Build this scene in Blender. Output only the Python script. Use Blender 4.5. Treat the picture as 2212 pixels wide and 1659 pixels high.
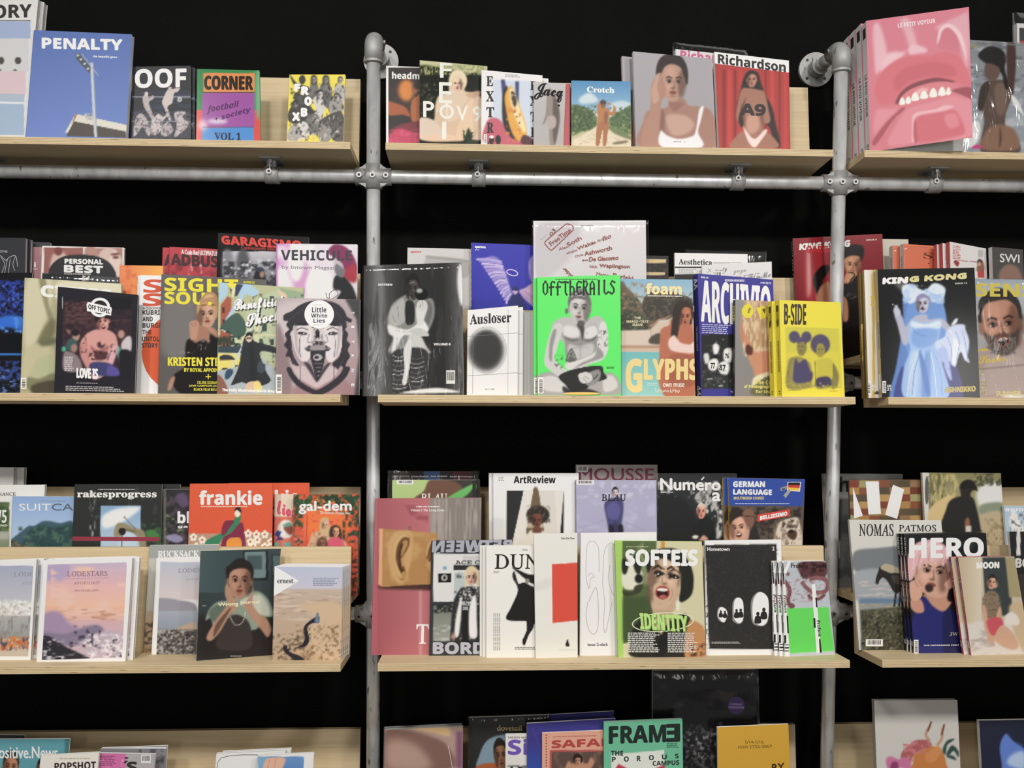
import bpy, bmesh, math, random
import numpy as np
from mathutils import Vector, Matrix

for _o in list(bpy.data.objects):
    bpy.data.objects.remove(_o)
SC = bpy.context.scene
COL = SC.collection

# ------------------------------------------------------------------ camera
FOC, PX, PY, IW, IH = 1900.0, 1106.0, 829.5, 2212.0, 1659.0
_y, _p, _r = [math.radians(a) for a in (2.236, -2.144, 0.384)]
CAM = np.array([0.0, -2.5, 1.75])
FW = np.array([math.sin(_y) * math.cos(_p), math.cos(_y) * math.cos(_p), math.sin(_p)])
_rt = np.array([math.cos(_y), -math.sin(_y), 0.0])
_up = np.cross(_rt, FW)
RT = math.cos(_r) * _rt + math.sin(_r) * _up
UP = -math.sin(_r) * _rt + math.cos(_r) * _up
cd = bpy.data.cameras.new('camera')
cd.sensor_fit = 'HORIZONTAL'; cd.sensor_width = 36.0; cd.lens = FOC / IW * 36.0
cd.clip_start = 0.02; cd.clip_end = 100
camo = bpy.data.objects.new('camera', cd); COL.objects.link(camo)
camo.matrix_world = Matrix(((RT[0], UP[0], -FW[0], CAM[0]), (RT[1], UP[1], -FW[1], CAM[1]), (RT[2], UP[2], -FW[2], CAM[2]), (0, 0, 0, 1)))
SC.camera = camo

# ------------------------------------------------------------------ light
w = bpy.data.worlds.new('room_light'); SC.world = w; w.use_nodes = True
w.node_tree.nodes['Background'].inputs[0].default_value = (1.0, 0.985, 0.96, 1)
w.node_tree.nodes['Background'].inputs[1].default_value = 0.22

def area(name, loc, target, power, sx, sy, col=(1, 0.965, 0.92)):
    l = bpy.data.lights.new(name, 'AREA'); l.shape = 'RECTANGLE'; l.size = sx; l.size_y = sy
    l.energy = power; l.color = col
    o = bpy.data.objects.new(name, l); COL.objects.link(o); o.location = loc
    o.rotation_euler = (Vector(target) - Vector(loc)).to_track_quat('-Z', 'Y').to_euler()
    return o
for _x, _tx, _pw in ((-2.3, -1.3, 17.5), (-0.7, -0.5, 18), (0.9, 0.5, 18), (2.5, 1.5, 17.5)):
    area('ceiling_lamp', (_x, -3.3, 4.05), (_tx, 0, 0.75), _pw, 0.34, 0.34).data.spread = math.radians(105)
for _x in (-1.5, 1.2, 3.75):                                  # tall lights added behind the camera for pipe streaks and cover glare
    area('added_streak_light', (_x, -6.0, 2.6), (_x, 0, 2.6), 17, 0.5, 1.5, (1, 0.985, 0.96))
SC.view_settings.view_transform = 'Standard'; SC.view_settings.look = 'None'
SC.view_settings.gamma = 1; SC.view_settings.use_curve_mapping = False
SC.view_settings.exposure = -0.06

# ------------------------------------------------------------------ helpers
def ray(px, py):
    return FW * FOC + RT * (px - PX) - UP * (py - PY)
def hit(px, py, P, N):
    d = ray(px, py)
    return CAM + d * (np.dot(P - CAM, N) / np.dot(d, N))
def unproj(px, py, Y):
    return hit(px, py, np.array([0, Y, 0.0]), np.array([0, 1.0, 0]))
def proj(P):
    v = np.asarray(P, float) - CAM
    z = v @ FW
    return np.stack([PX + FOC * (v @ RT) / z, PY - FOC * (v @ UP) / z], -1)
def lin(c):
    c = np.asarray(c, float)
    return np.where(c <= 0.04045, c / 12.92, ((c + 0.055) / 1.055) ** 2.4)
def hx(s):
    s = s.lstrip('#')
    if len(s) == 3: s = ''.join(a * 2 for a in s)
    return np.array([int(s[i:i + 2], 16) for i in (0, 2, 4)]) / 255.0

def obj(name, me, parent=None, loc=None):
    o = bpy.data.objects.new(name, me); COL.objects.link(o)
    if parent is not None: o.parent = parent
    if loc is not None: o.location = loc
    return o
def thing(name, label, cat, loc=(0, 0, 0), group=None):
    o = bpy.data.objects.new(name, None); COL.objects.link(o); o.location = loc
    o.empty_display_size = 0.03
    o['label'] = label; o['category'] = cat
    if group: o['group'] = group
    return o
def from_bm(name, bm, mat):
    me = bpy.data.meshes.new(name); bm.normal_update(); bm.to_mesh(me); bm.free()
    for m in (mat if isinstance(mat, (list, tuple)) else [mat]): me.materials.append(m)
    return me

# ------------------------------------------------------------------ materials
def newmat(name):
    m = bpy.data.materials.new(name); m.use_nodes = True
    nt = m.node_tree; b = nt.nodes['Principled BSDF']
    return m, nt, b
def N(nt, t, **kw):
    n = nt.nodes.new(t)
    for k, v in kw.items():
        if k.startswith('i_'):
            n.inputs[k[2:].replace('_', ' ')].default_value = v
        else: setattr(n, k, v)
    return n
def print_mat(name, rough, coat=0.0, spec=0.5):
    m, nt, b = newmat(name)
    a = N(nt, 'ShaderNodeAttribute', attribute_name='Col')
    nt.links.new(a.outputs['Color'], b.inputs['Base Color'])
    b.inputs['Roughness'].default_value = rough
    b.inputs['Specular IOR Level'].default_value = spec
    b.inputs['Coat Weight'].default_value = coat
    b.inputs['Coat Roughness'].default_value = 0.06
    return m
MAT = {'matte': print_mat('matte_print', 0.6, 0, 0.2), 'satin': print_mat('satin_print', 0.42, 0, 0.28), 'gloss': print_mat('gloss_print', 0.16, 0.0, 0.45)}
def wood(name, edge=False):
    m, nt, b = newmat(name)
    tc = N(nt, 'ShaderNodeTexCoord')
    mp = N(nt, 'ShaderNodeMapping'); mp.inputs['Scale'].default_value = (1.2, 14, 40) if not edge else (5, 1, 1)
    nt.links.new(tc.outputs['Object'] if not edge else tc.outputs['UV'], mp.inputs[0])
    no = N(nt, 'ShaderNodeTexNoise'); no.inputs['Scale'].default_value = 3.0; no.inputs['Detail'].default_value = 5; no.inputs['Roughness'].default_value = 0.6
    nt.links.new(mp.outputs[0], no.inputs['Vector'])
    cr = N(nt, 'ShaderNodeValToRGB')
    e = cr.color_ramp.elements
    e[0].position = 0.25; e[1].position = 0.75
    e[0].color = (*lin(hx('ccb68f')), 1); e[1].color = (*lin(hx('e0cda9')), 1)
    nt.links.new(no.outputs['Fac'], cr.inputs[0])
    col = cr.outputs[0]
    if edge:
        sp = N(nt, 'ShaderNodeSeparateXYZ'); nt.links.new(tc.outputs['UV'], sp.inputs[0])
        mu = N(nt, 'ShaderNodeMath', operation='MULTIPLY'); nt.links.new(sp.outputs['Y'], mu.inputs[0]); mu.inputs[1].default_value = 4.5
        fr = N(nt, 'ShaderNodeMath', operation='FRACT'); nt.links.new(mu.outputs[0], fr.inputs[0])
        gt = N(nt, 'ShaderNodeMath', operation='GREATER_THAN'); nt.links.new(fr.outputs[0], gt.inputs[0]); gt.inputs[1].default_value = 0.55
        mx = N(nt, 'ShaderNodeMix', data_type='RGBA', blend_type='MULTIPLY')
        nt.links.new(gt.outputs[0], mx.inputs['Factor']); nt.links.new(col, mx.inputs[6]); mx.inputs[7].default_value = (0.72, 0.66, 0.58, 1)
        # dark voids between plies
        mp2 = N(nt, 'ShaderNodeMapping'); mp2.inputs['Scale'].default_value = (14, 5, 1); nt.links.new(tc.outputs['UV'], mp2.inputs[0])
        n2 = N(nt, 'ShaderNodeTexNoise'); n2.inputs['Scale'].default_value = 1.5; n2.inputs['Detail'].default_value = 1; nt.links.new(mp2.outputs[0], n2.inputs['Vector'])
        c2 = N(nt, 'ShaderNodeValToRGB'); c2.color_ramp.elements[0].position = 0.70; c2.color_ramp.elements[1].position = 0.74
        nt.links.new(n2.outputs['Fac'], c2.inputs[0])
        mm = N(nt, 'ShaderNodeMath', operation='MULTIPLY'); nt.links.new(c2.outputs[0], mm.inputs[0]); nt.links.new(gt.outputs[0], mm.inputs[1])
        m3 = N(nt, 'ShaderNodeMix', data_type='RGBA'); nt.links.new(mm.outputs[0], m3.inputs['Factor']); nt.links.new(mx.outputs[2], m3.inputs[6]); m3.inputs[7].default_value = (0.12, 0.08, 0.05, 1)
        col = m3.outputs[2]
    nt.links.new(col, b.inputs['Base Color'])
    b.inputs['Roughness'].default_value = 0.55; b.inputs['Specular IOR Level'].default_value = 0.3
    return m
M_PLY = wood('birch_plywood'); M_EDGE = wood('plywood_edge', True)
def galv(name, base, rough, metal=0.85):
    m, nt, b = newmat(name)
    tc = N(nt, 'ShaderNodeTexCoord')
    no = N(nt, 'ShaderNodeTexNoise'); no.inputs['Scale'].default_value = 34; no.inputs['Detail'].default_value = 4
    mp = N(nt, 'ShaderNodeMapping'); mp.inputs['Scale'].default_value = (1, 1, 0.35)
    nt.links.new(tc.outputs['Object'], mp.inputs[0]); nt.links.new(mp.outputs[0], no.inputs['Vector'])
    cr = N(nt, 'ShaderNodeValToRGB'); e = cr.color_ramp.elements
    e[0].position = 0.3; e[1].position = 0.7
    e[0].color = (*(np.array(base) * 0.72), 1); e[1].color = (*np.array(base), 1)
    nt.links.new(no.outputs['Fac'], cr.inputs[0])
    # dark scuffs and weld specks
    n2 = N(nt, 'ShaderNodeTexNoise'); n2.inputs['Scale'].default_value = 60; n2.inputs['Detail'].default_value = 2; nt.links.new(mp.outputs[0], n2.inputs['Vector'])
    c2 = N(nt, 'ShaderNodeValToRGB'); c2.color_ramp.elements[0].position = 0.66; c2.color_ramp.elements[1].position = 0.72; nt.links.new(n2.outputs['Fac'], c2.inputs[0])
    mx = N(nt, 'ShaderNodeMix', data_type='RGBA'); nt.links.new(c2.outputs[0], mx.inputs['Factor']); nt.links.new(cr.outputs[0], mx.inputs[6]); mx.inputs[7].default_value = (*(np.array(base) * 0.3), 1)
    nt.links.new(mx.outputs[2], b.inputs['Base Color'])
    mr = N(nt, 'ShaderNodeMapRange'); mr.inputs['To Min'].default_value = rough - 0.07; mr.inputs['To Max'].default_value = rough + 0.1
    nt.links.new(no.outputs['Fac'], mr.inputs['Value']); nt.links.new(mr.outputs[0], b.inputs['Roughness'])
    b.inputs['Metallic'].default_value = metal
    bp = N(nt, 'ShaderNodeBump'); bp.inputs['Strength'].default_value = 0.08; bp.inputs['Distance'].default_value = 0.002
    nt.links.new(no.outputs['Fac'], bp.inputs['Height']); nt.links.new(bp.outputs[0], b.inputs['Normal'])
    return m
M_PIPE = galv('galvanised_pipe', (0.88, 0.89, 0.90), 0.30, 0.5)
M_FIT = galv('cast_fitting', (0.46, 0.46, 0.455), 0.5, 0.25)
def flat(name, c, rough=0.5, metal=0.0):
    m, nt, b = newmat(name)
    b.inputs['Base Color'].default_value = (*c, 1); b.inputs['Roughness'].default_value = rough; b.inputs['Metallic'].default_value = metal
    return m
M_DARK = flat('screw_socket', (0.015, 0.015, 0.015), 0.5)
M_SCREW = flat('zinc_screw', (0.55, 0.55, 0.55), 0.3, 0.9)
def page_mat():
    m, nt, b = newmat('paper_pages')
    tc = N(nt, 'ShaderNodeTexCoord'); mp = N(nt, 'ShaderNodeMapping'); mp.inputs['Scale'].default_value = (60, 2500, 60)
    nt.links.new(tc.outputs['Object'], mp.inputs[0])
    no = N(nt, 'ShaderNodeTexNoise'); no.inputs['Scale'].default_value = 1; nt.links.new(mp.outputs[0], no.inputs['Vector'])
    cr = N(nt, 'ShaderNodeValToRGB'); e = cr.color_ramp.elements; e[0].color = (0.55, 0.53, 0.5, 1); e[1].color = (0.8, 0.79, 0.77, 1)
    nt.links.new(no.outputs['Fac'], cr.inputs[0]); nt.links.new(cr.outputs[0], b.inputs['Base Color'])
    b.inputs['Roughness'].default_value = 0.8
    return m
M_PAGE = page_mat()
def film_mat():
    m = bpy.data.materials.new('clear_film'); m.use_nodes = True; nt = m.node_tree
    for n in list(nt.nodes): nt.nodes.remove(n)
    out = N(nt, 'ShaderNodeOutputMaterial'); mix = N(nt, 'ShaderNodeMixShader')
    tr = N(nt, 'ShaderNodeBsdfTransparent'); tr.inputs[0].default_value = (0.95, 0.95, 0.95, 1)
    gl = N(nt, 'ShaderNodeBsdfGlossy'); gl.inputs['Roughness'].default_value = 0.09; gl.inputs[0].default_value = (0.9, 0.9, 0.9, 1)
    lw = N(nt, 'ShaderNodeLayerWeight'); lw.inputs['Blend'].default_value = 0.25
    tc = N(nt, 'ShaderNodeTexCoord'); mp = N(nt, 'ShaderNodeMapping'); mp.inputs['Rotation'].default_value = (0, 0.6, 0); mp.inputs['Scale'].default_value = (30, 30, 8)
    no = N(nt, 'ShaderNodeTexNoise'); no.inputs['Scale'].default_value = 1.0; no.inputs['Distortion'].default_value = 1.5
    nt.links.new(tc.outputs['Object'], mp.inputs[0]); nt.links.new(mp.outputs[0], no.inputs['Vector'])
    bp = N(nt, 'ShaderNodeBump'); bp.inputs['Strength'].default_value = 0.5; bp.inputs['Distance'].default_value = 0.004
    nt.links.new(no.outputs['Fac'], bp.inputs['Height']); nt.links.new(bp.outputs[0], gl.inputs['Normal'])
    ad = N(nt, 'ShaderNodeMath', operation='MULTIPLY_ADD'); ad.inputs[1].default_value = 0.6; ad.inputs[2].default_value = 0.016
    nt.links.new(lw.outputs['Fresnel'], ad.inputs[0]); nt.links.new(ad.outputs[0], mix.inputs[0])
    nt.links.new(tr.outputs[0], mix.inputs[1]); nt.links.new(gl.outputs[0], mix.inputs[2]); nt.links.new(mix.outputs[0], out.inputs[0])
    return m
M_FILM = film_mat()

# ------------------------------------------------------------------ setting
def wall_material():
    m, nt, b = newmat('black_wall_cloth')
    tc = N(nt, 'ShaderNodeTexCoord')
    no = N(nt, 'ShaderNodeTexNoise'); no.inputs['Scale'].default_value = 5; no.inputs['Detail'].default_value = 8; no.inputs['Roughness'].default_value = 0.7
    nt.links.new(tc.outputs['Object'], no.inputs['Vector'])
    cr = N(nt, 'ShaderNodeValToRGB'); e = cr.color_ramp.elements
    e[0].color = (0.003, 0.003, 0.003, 1); e[1].color = (0.007, 0.0073, 0.007, 1)
    nt.links.new(no.outputs['Fac'], cr.inputs[0]); nt.links.new(cr.outputs[0], b.inputs['Base Color'])
    b.inputs['Roughness'].default_value = 0.95; b.inputs['Specular IOR Level'].default_value = 0.12
    return m
def slab(name, lo, hi, mat):
    bm = bmesh.new(); bmesh.ops.create_cube(bm, size=1)
    for v in bm.verts:
        v.co = Vector([lo[i] + (v.co[i] + 0.5) * (hi[i] - lo[i]) for i in range(3)])
    o = obj(name, from_bm(name, bm, mat)); o['kind'] = 'structure'
    return o
slab('wall_back', (-4, 0.20, -0.2), (5, 0.32, 3.9), wall_material())
slab('floor', (-4, -4, -0.28), (5, 0.20, -0.2), flat('dark_floor', (0.09, 0.085, 0.08), 0.6))

# trays: front top edge (y, z), depth, back board height
TH = math.radians(7.0)
TD = np.array([0, math.cos(TH), -math.sin(TH)])   # along the floor, towards the wall
TN = np.array([0, math.sin(TH), math.cos(TH)])    # up along the back board
TRAY = {'B1': (-0.10, 2.308, 0.17, 0.25), 'B2': (-0.115, 1.748, 0.185, 0.25), 'F2': (-0.274, 1.638, 0.13, 0.24),
        'B3': (-0.087, 1.0715, 0.158, 0.295), 'F3': (-0.274, 0.951, 0.155, 0.28),
        'B4': (-0.115, 0.348, 0.185, 0.295), 'F4': (-0.274, 0.224, 0.13, 0.278)}
BT = 0.019
BAYX = {'left': (-1.57, -0.345), 'middle': (-0.251, 0.972), 'right': (1.058, 2.283)}
def board(name, x0, x1, P, d, n, L, T, parent, org):
    """board from x0..x1, starting at P (y,z), running L along d, thickness T along n"""
    me = bpy.data.meshes.new(name)
    vs = []
    for x in (x0, x1):
        for a, b in ((0, 0), (1, 0), (1, 1), (0, 1)):
            q = np.array([x, P[0], P[1]]) + d * (L * a) + n * (T * b)
            vs.append(tuple(q - org))
    fs = [(0, 1, 2, 3), (7, 6, 5, 4), (0, 3, 7, 4), (1, 5, 6, 2), (0, 4, 5, 1), (3, 2, 6, 7)]
    me.from_pydata(vs, [], fs)
    uv = me.uv_layers.new(name='UVMap')
    W = x1 - x0
    for f in me.polygons:
        for li in f.loop_indices:
            vi = me.loops[li].vertex_index
            c = vi % 4; a = (c in (1, 2)); b = (c in (2, 3)); s = vi // 4
            if f.index in (0, 1): uv.data[li].uv = (a * L, b)
            elif f.index in (2, 3): uv.data[li].uv = (s * W, b)
            else: uv.data[li].uv = (s * W, a * L)
    me.materials.append(M_PLY); me.materials.append(M_EDGE)
    for f in me.polygons: f.material_index = 1 if f.index < 4 else 0
    bm = bmesh.new(); bm.from_mesh(me); bmesh.ops.recalc_face_normals(bm, faces=bm.faces); bm.to_mesh(me); bm.free()
    return obj(name, me, parent)
SHELF_LABEL = {('left', 1): 'plywood shelf holding the blue floodlight cover, upper left', ('middle', 1): 'plywood shelf on two clamps holding the red curtain cover, top centre', ('right', 1): 'plywood shelf under the big pink mouth cover, upper right',
 ('left', 2): 'two-tier plywood shelf holding the white Little Lies circle cover', ('middle', 2): 'two-tier plywood shelf holding the bright green cover', ('right', 2): 'two-tier plywood shelf holding the blue gown cover',
 ('left', 3): 'two-tier plywood shelf holding the pink sunset mountain cover', ('middle', 3): 'two-tier plywood shelf holding the big ear and laughing face covers', ('right', 3): 'two-tier plywood shelf holding the pink haired man cover',
 ('left', 4): 'lowest plywood shelf cut by the frame, left of the left upright', ('middle', 4): 'lowest plywood shelf cut by the frame, between the uprights', ('right', 4): 'lowest plywood shelf with the rooster cover, cut by the frame'}
SHELF_LABEL[('left', 2)] = 'two-tier plywood shelf holding the inked face cover with white disc'
for row in (1, 2, 3, 4):
    for bay, (x0, x1) in BAYX.items():
        y, z, dep, bh = TRAY['B%d' % row]
        org = np.array([(x0 + x1) / 2, y, z - 0.02])
        t = thing('display_shelf', SHELF_LABEL[(bay, row)], 'shelf', tuple(org), 'plywood display shelves on the pipe frame')
        board('shelf_board', x0, x1, (y, z), TD, -TN, dep, BT, t, org)
        b0 = np.array([0, y, z]) + TD * dep - TN * BT
        board('back_board', x0, x1, b0[1:], TN, TD, bh + BT, BT, t, org)
        if row > 1:
            y, z, dep, bh = TRAY['F%d' % row]
            board('front_shelf_board', x0, x1, (y, z), TD, -TN, dep, BT, t, org)
            b0 = np.array([0, y, z]) + TD * dep - TN * BT
            board('front_riser_board', x0, x1, b0[1:], TN, TD, bh + BT, 0.016, t, org)

# pipe frame
def tube(bm, a, b, r, seg=24, cap=True):
    a = Vector(a); b = Vector(b); d = b - a
    m = Matrix.Translation((a + b) / 2) @ d.to_track_quat('Z', 'Y').to_matrix().to_4x4()
    bmesh.ops.create_cone(bm, cap_ends=cap, segments=seg, radius1=r, radius2=r, depth=d.length, matrix=m)
def tube_mesh(name, a, b, r, mat, seg=28):
    bm = bmesh.new(); tube(bm, a, b, r, seg)
    for f in bm.faces: f.smooth = len(f.verts) == 4
    return from_bm(name, bm, mat)
def bent(bm, pts, r, seg=20):
    rings = []
    n = len(pts)
    for i, p in enumerate(pts):
        d = (Vector(pts[min(i + 1, n - 1)]) - Vector(pts[max(i - 1, 0)])).normalized()
        s = Vector((1, 0, 0)); u = d.cross(s).normalized()
        rings.append([bm.verts.new(Vector(p) + (s * math.cos(k / seg * 2 * math.pi) + u * math.sin(k / seg * 2 * math.pi)) * r) for k in range(seg)])
    for a, b in zip(rings, rings[1:]):
        for k in range(seg):
            f = bm.faces.new((a[k], a[(k + 1) % seg], b[(k + 1) % seg], b[k])); f.smooth = True
    bm.faces.new(rings[0]); bm.faces.new(rings[-1])
PR = 0.019
POSTX = (-0.295, 1.030); PTOP = 2.645
RAILZ = (2.236, 1.665, 0.998, 0.27)
FR = thing('pipe_frame', 'galvanised steel pipe frame with cast fittings fixed to the black wall', 'frame', (0.37, 0, -0.2))
FO = Vector((0.37, 0, -0.2))
def fpart(name, bm, mat, parent=None):
    for v in bm.verts: v.co -= FO
    bmesh.ops.recalc_face_normals(bm, faces=bm.faces)
    return obj(name, from_bm(name, bm, mat), parent or FR)
def socket(p, par, d=Vector((0, -1, 0)), r=0.0075):
    bm = bmesh.new(); p = Vector(p); tube(bm, p, p + d * 0.006, r, 16)
    o = fpart('screw_boss', bm, M_SCREW, par)
    bm = bmesh.new(); tube(bm, p + d * 0.0055, p + d * 0.0064, r * 0.55, 6)
    fpart('hex_socket', bm, M_DARK, par)
for x in POSTX:
    bm = bmesh.new(); tube(bm, (x, 0, -0.2), (x, 0, PTOP - 0.03), PR, 28)
    for f in bm.faces: f.smooth = len(f.verts) == 4
    fpart('upright_pipe', bm, M_PIPE)
    # elbow
    bm = bmesh.new(); R = 0.0255
    pts = [(x, 0, PTOP - 0.078)] + [(x, 0.03 - 0.03 * math.cos(a), PTOP - 0.045 + 0.03 * math.sin(a) - 0.0) for a in np.linspace(0, math.pi / 2, 8)] + [(x, 0.062, PTOP - 0.015)]
    bent(bm, [(p[0], p[1], p[2] - 0.012) for p in pts], R)
    tube(bm, (x, 0, PTOP - 0.094), (x, 0, PTOP - 0.088), R + 0.001, 24)
    e = fpart('elbow_fitting', bm, M_FIT)
    zc = PTOP - 0.027
    socket((x + (0.024 if x < 0 else -0.024), 0.03, zc), e, Vector((1 if x < 0 else -1, 0, 0)))
    bm = bmesh.new(); tube(bm, (x, 0.05, zc), (x, 0.19, zc), PR, 24)
    for f in bm.faces: f.smooth = len(f.verts) == 4
    fpart('wall_pipe', bm, M_PIPE)
    bm = bmesh.new(); tube(bm, (x, 0.189, zc), (x, 0.1998, zc), 0.052, 40); tube(bm, (x, 0.15, zc), (x, 0.19, zc), 0.0265, 28)
    fl = fpart('wall_flange', bm, M_FIT)
    for k in range(4):
        a = math.radians(45 + 90 * k); p = Vector((x + 0.039 * math.cos(a), 0.1888, zc + 0.039 * math.sin(a)))
        bm = bmesh.new(); tube(bm, p, p + Vector((0, -0.0012, 0)), 0.0042, 12); fpart('screw_hole', bm, M_DARK, fl)
for z in RAILZ:
    bm = bmesh.new(); tube(bm, (-1.75, 0, z), (2.45, 0, z), PR, 28)
    for f in bm.faces: f.smooth = len(f.verts) == 4
    fpart('rail_pipe', bm, M_PIPE)
    for x in POSTX:
        bm = bmesh.new(); R = 0.0245
        tube(bm, (x - 0.05, 0, z), (x + 0.05, 0, z), R, 28); tube(bm, (x, 0, z - 0.034), (x, 0, z + 0.034), R, 28)
        # webbing of the casting between the arms
        for sx in (-1, 1):
            for sz in (-1, 1):
                q = [(x + sx * 0.020, z + sz * 0.020), (x + sx * 0.040, z + sz * 0.020), (x + sx * 0.020, z + sz * 0.032)]
                lo = [bm.verts.new((a, -0.014, b)) for a, b in q]; hi = [bm.verts.new((a, 0.014, b)) for a, b in q]
                bm.faces.new(lo); bm.faces.new(hi[::-1])
                for k in range(3): bm.faces.new((lo[k], lo[(k + 1) % 3], hi[(k + 1) % 3], hi[k]))
        for f in bm.faces: f.smooth = len(f.verts) == 4 and f.calc_area() < 0.0012
        c = fpart('cross_fitting', bm, M_FIT)
        for dx in (-0.037, 0, 0.037): socket((x + dx, -0.0235, z), c)
# shelf clamps on the rails
CLX = {'left': (-0.575, -1.35), 'middle': (0.0, 0.735), 'right': (1.305, 2.0)}
for row, z in enumerate(RAILZ, 1):
    y, zt, dep, bh = TRAY['B%d' % row]
    for bay, xs in CLX.items():
        for x in xs:
            bm = bmesh.new(); tube(bm, (x - 0.019, 0, z), (x + 0.019, 0, z), 0.0245, 28)
            u0 = np.array([x, y, zt]) - TN * BT
            k = (0.0 - y) / TD[1]; top = u0 + TD * k
            bmesh.ops.create_cube(bm, size=1, matrix=Matrix.Translation((x, -0.004, (z + 0.02 + top[2]) / 2)) @ Matrix.Diagonal((0.024, 0.026, top[2] - z - 0.02, 1)))
            for f in bm.faces: f.smooth = len(f.verts) == 4 and f.calc_area() < 0.0003
            c = fpart('shelf_clamp', bm, M_FIT)
            bm = bmesh.new()
            mm = Matrix.Translation(Vector(top - TN * 0.0028)) @ Matrix.Rotation(-TH, 4, 'X') @ Matrix.Diagonal((0.056, 0.07, 0.005, 1))
            bmesh.ops.create_cube(bm, size=1, matrix=mm); fpart('fixing_plate', bm, M_FIT, c)
            bm = bmesh.new(); tube(bm, (x - 0.002, -0.026, top[2] - 0.012), (x - 0.002, -0.026, top[2] - 0.003), 0.0065, 6); tube(bm, (x - 0.002, -0.026, top[2] - 0.03), (x - 0.002, -0.026, top[2] - 0.01), 0.003, 10)
            for sx in (-1, 1): tube(bm, (x - 0.002, -0.026, top[2] - 0.012), (x - 0.002 + sx * 0.009, -0.028, top[2] - 0.024), 0.0025, 8)
            fpart('wing_bolt', bm, M_SCREW, c)
            socket((x - 0.004, -0.0235, z + 0.006), c)
# ------------------------------------------------------------------ printed covers
FONTBASE = {'s': (0x1D5D4, 0x1D5EE, 0x1D7EC), 'S': (0x1D400, 0x1D41A, 0x1D7CE), 'i': (0x1D434, 0x1D44E, 0), 'r': (0x1D434, 0x1D44E, 0), 'c': (0x1D4D0, 0x1D4EA, 0), 'f': (0x1D56C, 0x1D586, 0), 'm': (0x1D670, 0x1D68A, 0x1D7F6), 'k': (0x1D63C, 0x1D656, 0)}
def fontify(f, s):
    if f not in FONTBASE: return s
    A, a, d = FONTBASE[f]; o = ''
    for ch in s:
        if 'A' <= ch <= 'Z': o += chr(A + ord(ch) - 65)
        elif 'a' <= ch <= 'z':
            o += '\u210e' if (ch == 'h' and f in 'ir') else chr(a + ord(ch) - 97)
        elif '0' <= ch <= '9' and d: o += chr(d + ord(ch) - 48)
        else: o += ch
    return o
TEXT = {}
def prepare_text(keys):
    tmp = []
    try:      # Blender's own bundled math font holds the serif, script and heavy sans alphabets
        import os
        mf_ = bpy.data.fonts.load(os.path.join(bpy.utils.system_resource('DATAFILES'), 'fonts', 'NotoSansMath-Regular.woff2'))
    except Exception: mf_ = None
    for f, s in sorted(keys):
        c = bpy.data.curves.new('lettering', 'FONT'); c.body = fontify(f, s); c.resolution_u = 3
        if f in FONTBASE and mf_: c.font = mf_
        o = bpy.data.objects.new('lettering', c); COL.objects.link(o); tmp.append(((f, s), o, c))
    dg = bpy.context.evaluated_depsgraph_get()
    for k, o, c in tmp:
        me = o.evaluated_get(dg).to_mesh(); me.calc_loop_triangles()
        v = np.empty(len(me.vertices) * 3); me.vertices.foreach_get('co', v); v = v.reshape(-1, 3)[:, :2]
        t = np.empty(len(me.loop_triangles) * 3, int); me.loop_triangles.foreach_get('vertices', t)
        if k[0] == 'r': v = np.stack([v[:, 0] - 0.24 * v[:, 1], v[:, 1]], -1)
        if len(v):
            lo = v.min(0); hi = v.max(0); v = (v - lo) / np.maximum(hi - lo, 1e-6)
        TEXT[k] = (v, t.reshape(-1, 3))
    for k, o, c in tmp:
        bpy.data.objects.remove(o); bpy.data.curves.remove(c)

def vnoise(h, w, sx, sy, rng):
    gh, gw = int(h / sy) + 3, int(w / sx) + 3
    g = rng.random((gh, gw))
    yy = np.arange(h) / sy; xx = np.arange(w) / sx
    y0 = yy.astype(int); x0 = xx.astype(int); fy = (yy - y0)[:, None]; fx = (xx - x0)[None]
    fy = fy * fy * (3 - 2 * fy); fx = fx * fx * (3 - 2 * fx)
    a = g[y0][:, x0]; b = g[y0][:, x0 + 1]; c = g[y0 + 1][:, x0]; d = g[y0 + 1][:, x0 + 1]
    return (a * (1 - fx) + b * fx) * (1 - fy) + (c * (1 - fx) + d * fx) * fy
def blur(m, f):
    r = int(round(f * 0.55 + 0.1))
    if r < 1: return m
    for _ in range(2):
        for ax in (0, 1):
            p = np.concatenate([np.repeat(m.take([0], ax), r + 1, ax), m, np.repeat(m.take([-1], ax), r, ax)], ax)
            c = np.cumsum(p, ax); n = m.shape[ax]
            m = (c.take(range(2 * r + 1, 2 * r + 1 + n), ax) - c.take(range(0, n), ax)) / (2 * r + 1)
    return m
def spline(p, closed=True, k=6):
    p = np.asarray(p, float); n = len(p); out = []
    for i in range(n if closed else n - 1):
        if closed: a, b, c, d = p[i - 1], p[i], p[(i + 1) % n], p[(i + 2) % n]
        else: a, b, c, d = p[max(i - 1, 0)], p[i], p[i + 1], p[min(i + 2, n - 1)]
        for t in np.arange(k) / k:
            out.append(0.5 * (2 * b + (c - a) * t + (2 * a - 5 * b + 4 * c - d) * t * t + (3 * b - a - 3 * c + d) * t ** 3))
    if not closed: out.append(p[-1])
    return np.array(out)
def stroke(p, w):
    p = np.asarray(p, float); d = np.gradient(p, axis=0); d /= np.maximum(np.linalg.norm(d, axis=1, keepdims=True), 1e-6)
    n = np.stack([-d[:, 1], d[:, 0]], -1) * w / 2
    return np.concatenate([p + n, (p - n)[::-1]])
def ellipse(cx, cy, rx, ry, rot=0, n=28):
    a = np.arange(n) / n * 2 * math.pi; c, s = math.cos(math.radians(rot)), math.sin(math.radians(rot))
    x, y = rx * np.cos(a), ry * np.sin(a)
    return np.stack([cx + x * c - y * s, cy + x * s + y * c], -1)

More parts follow.
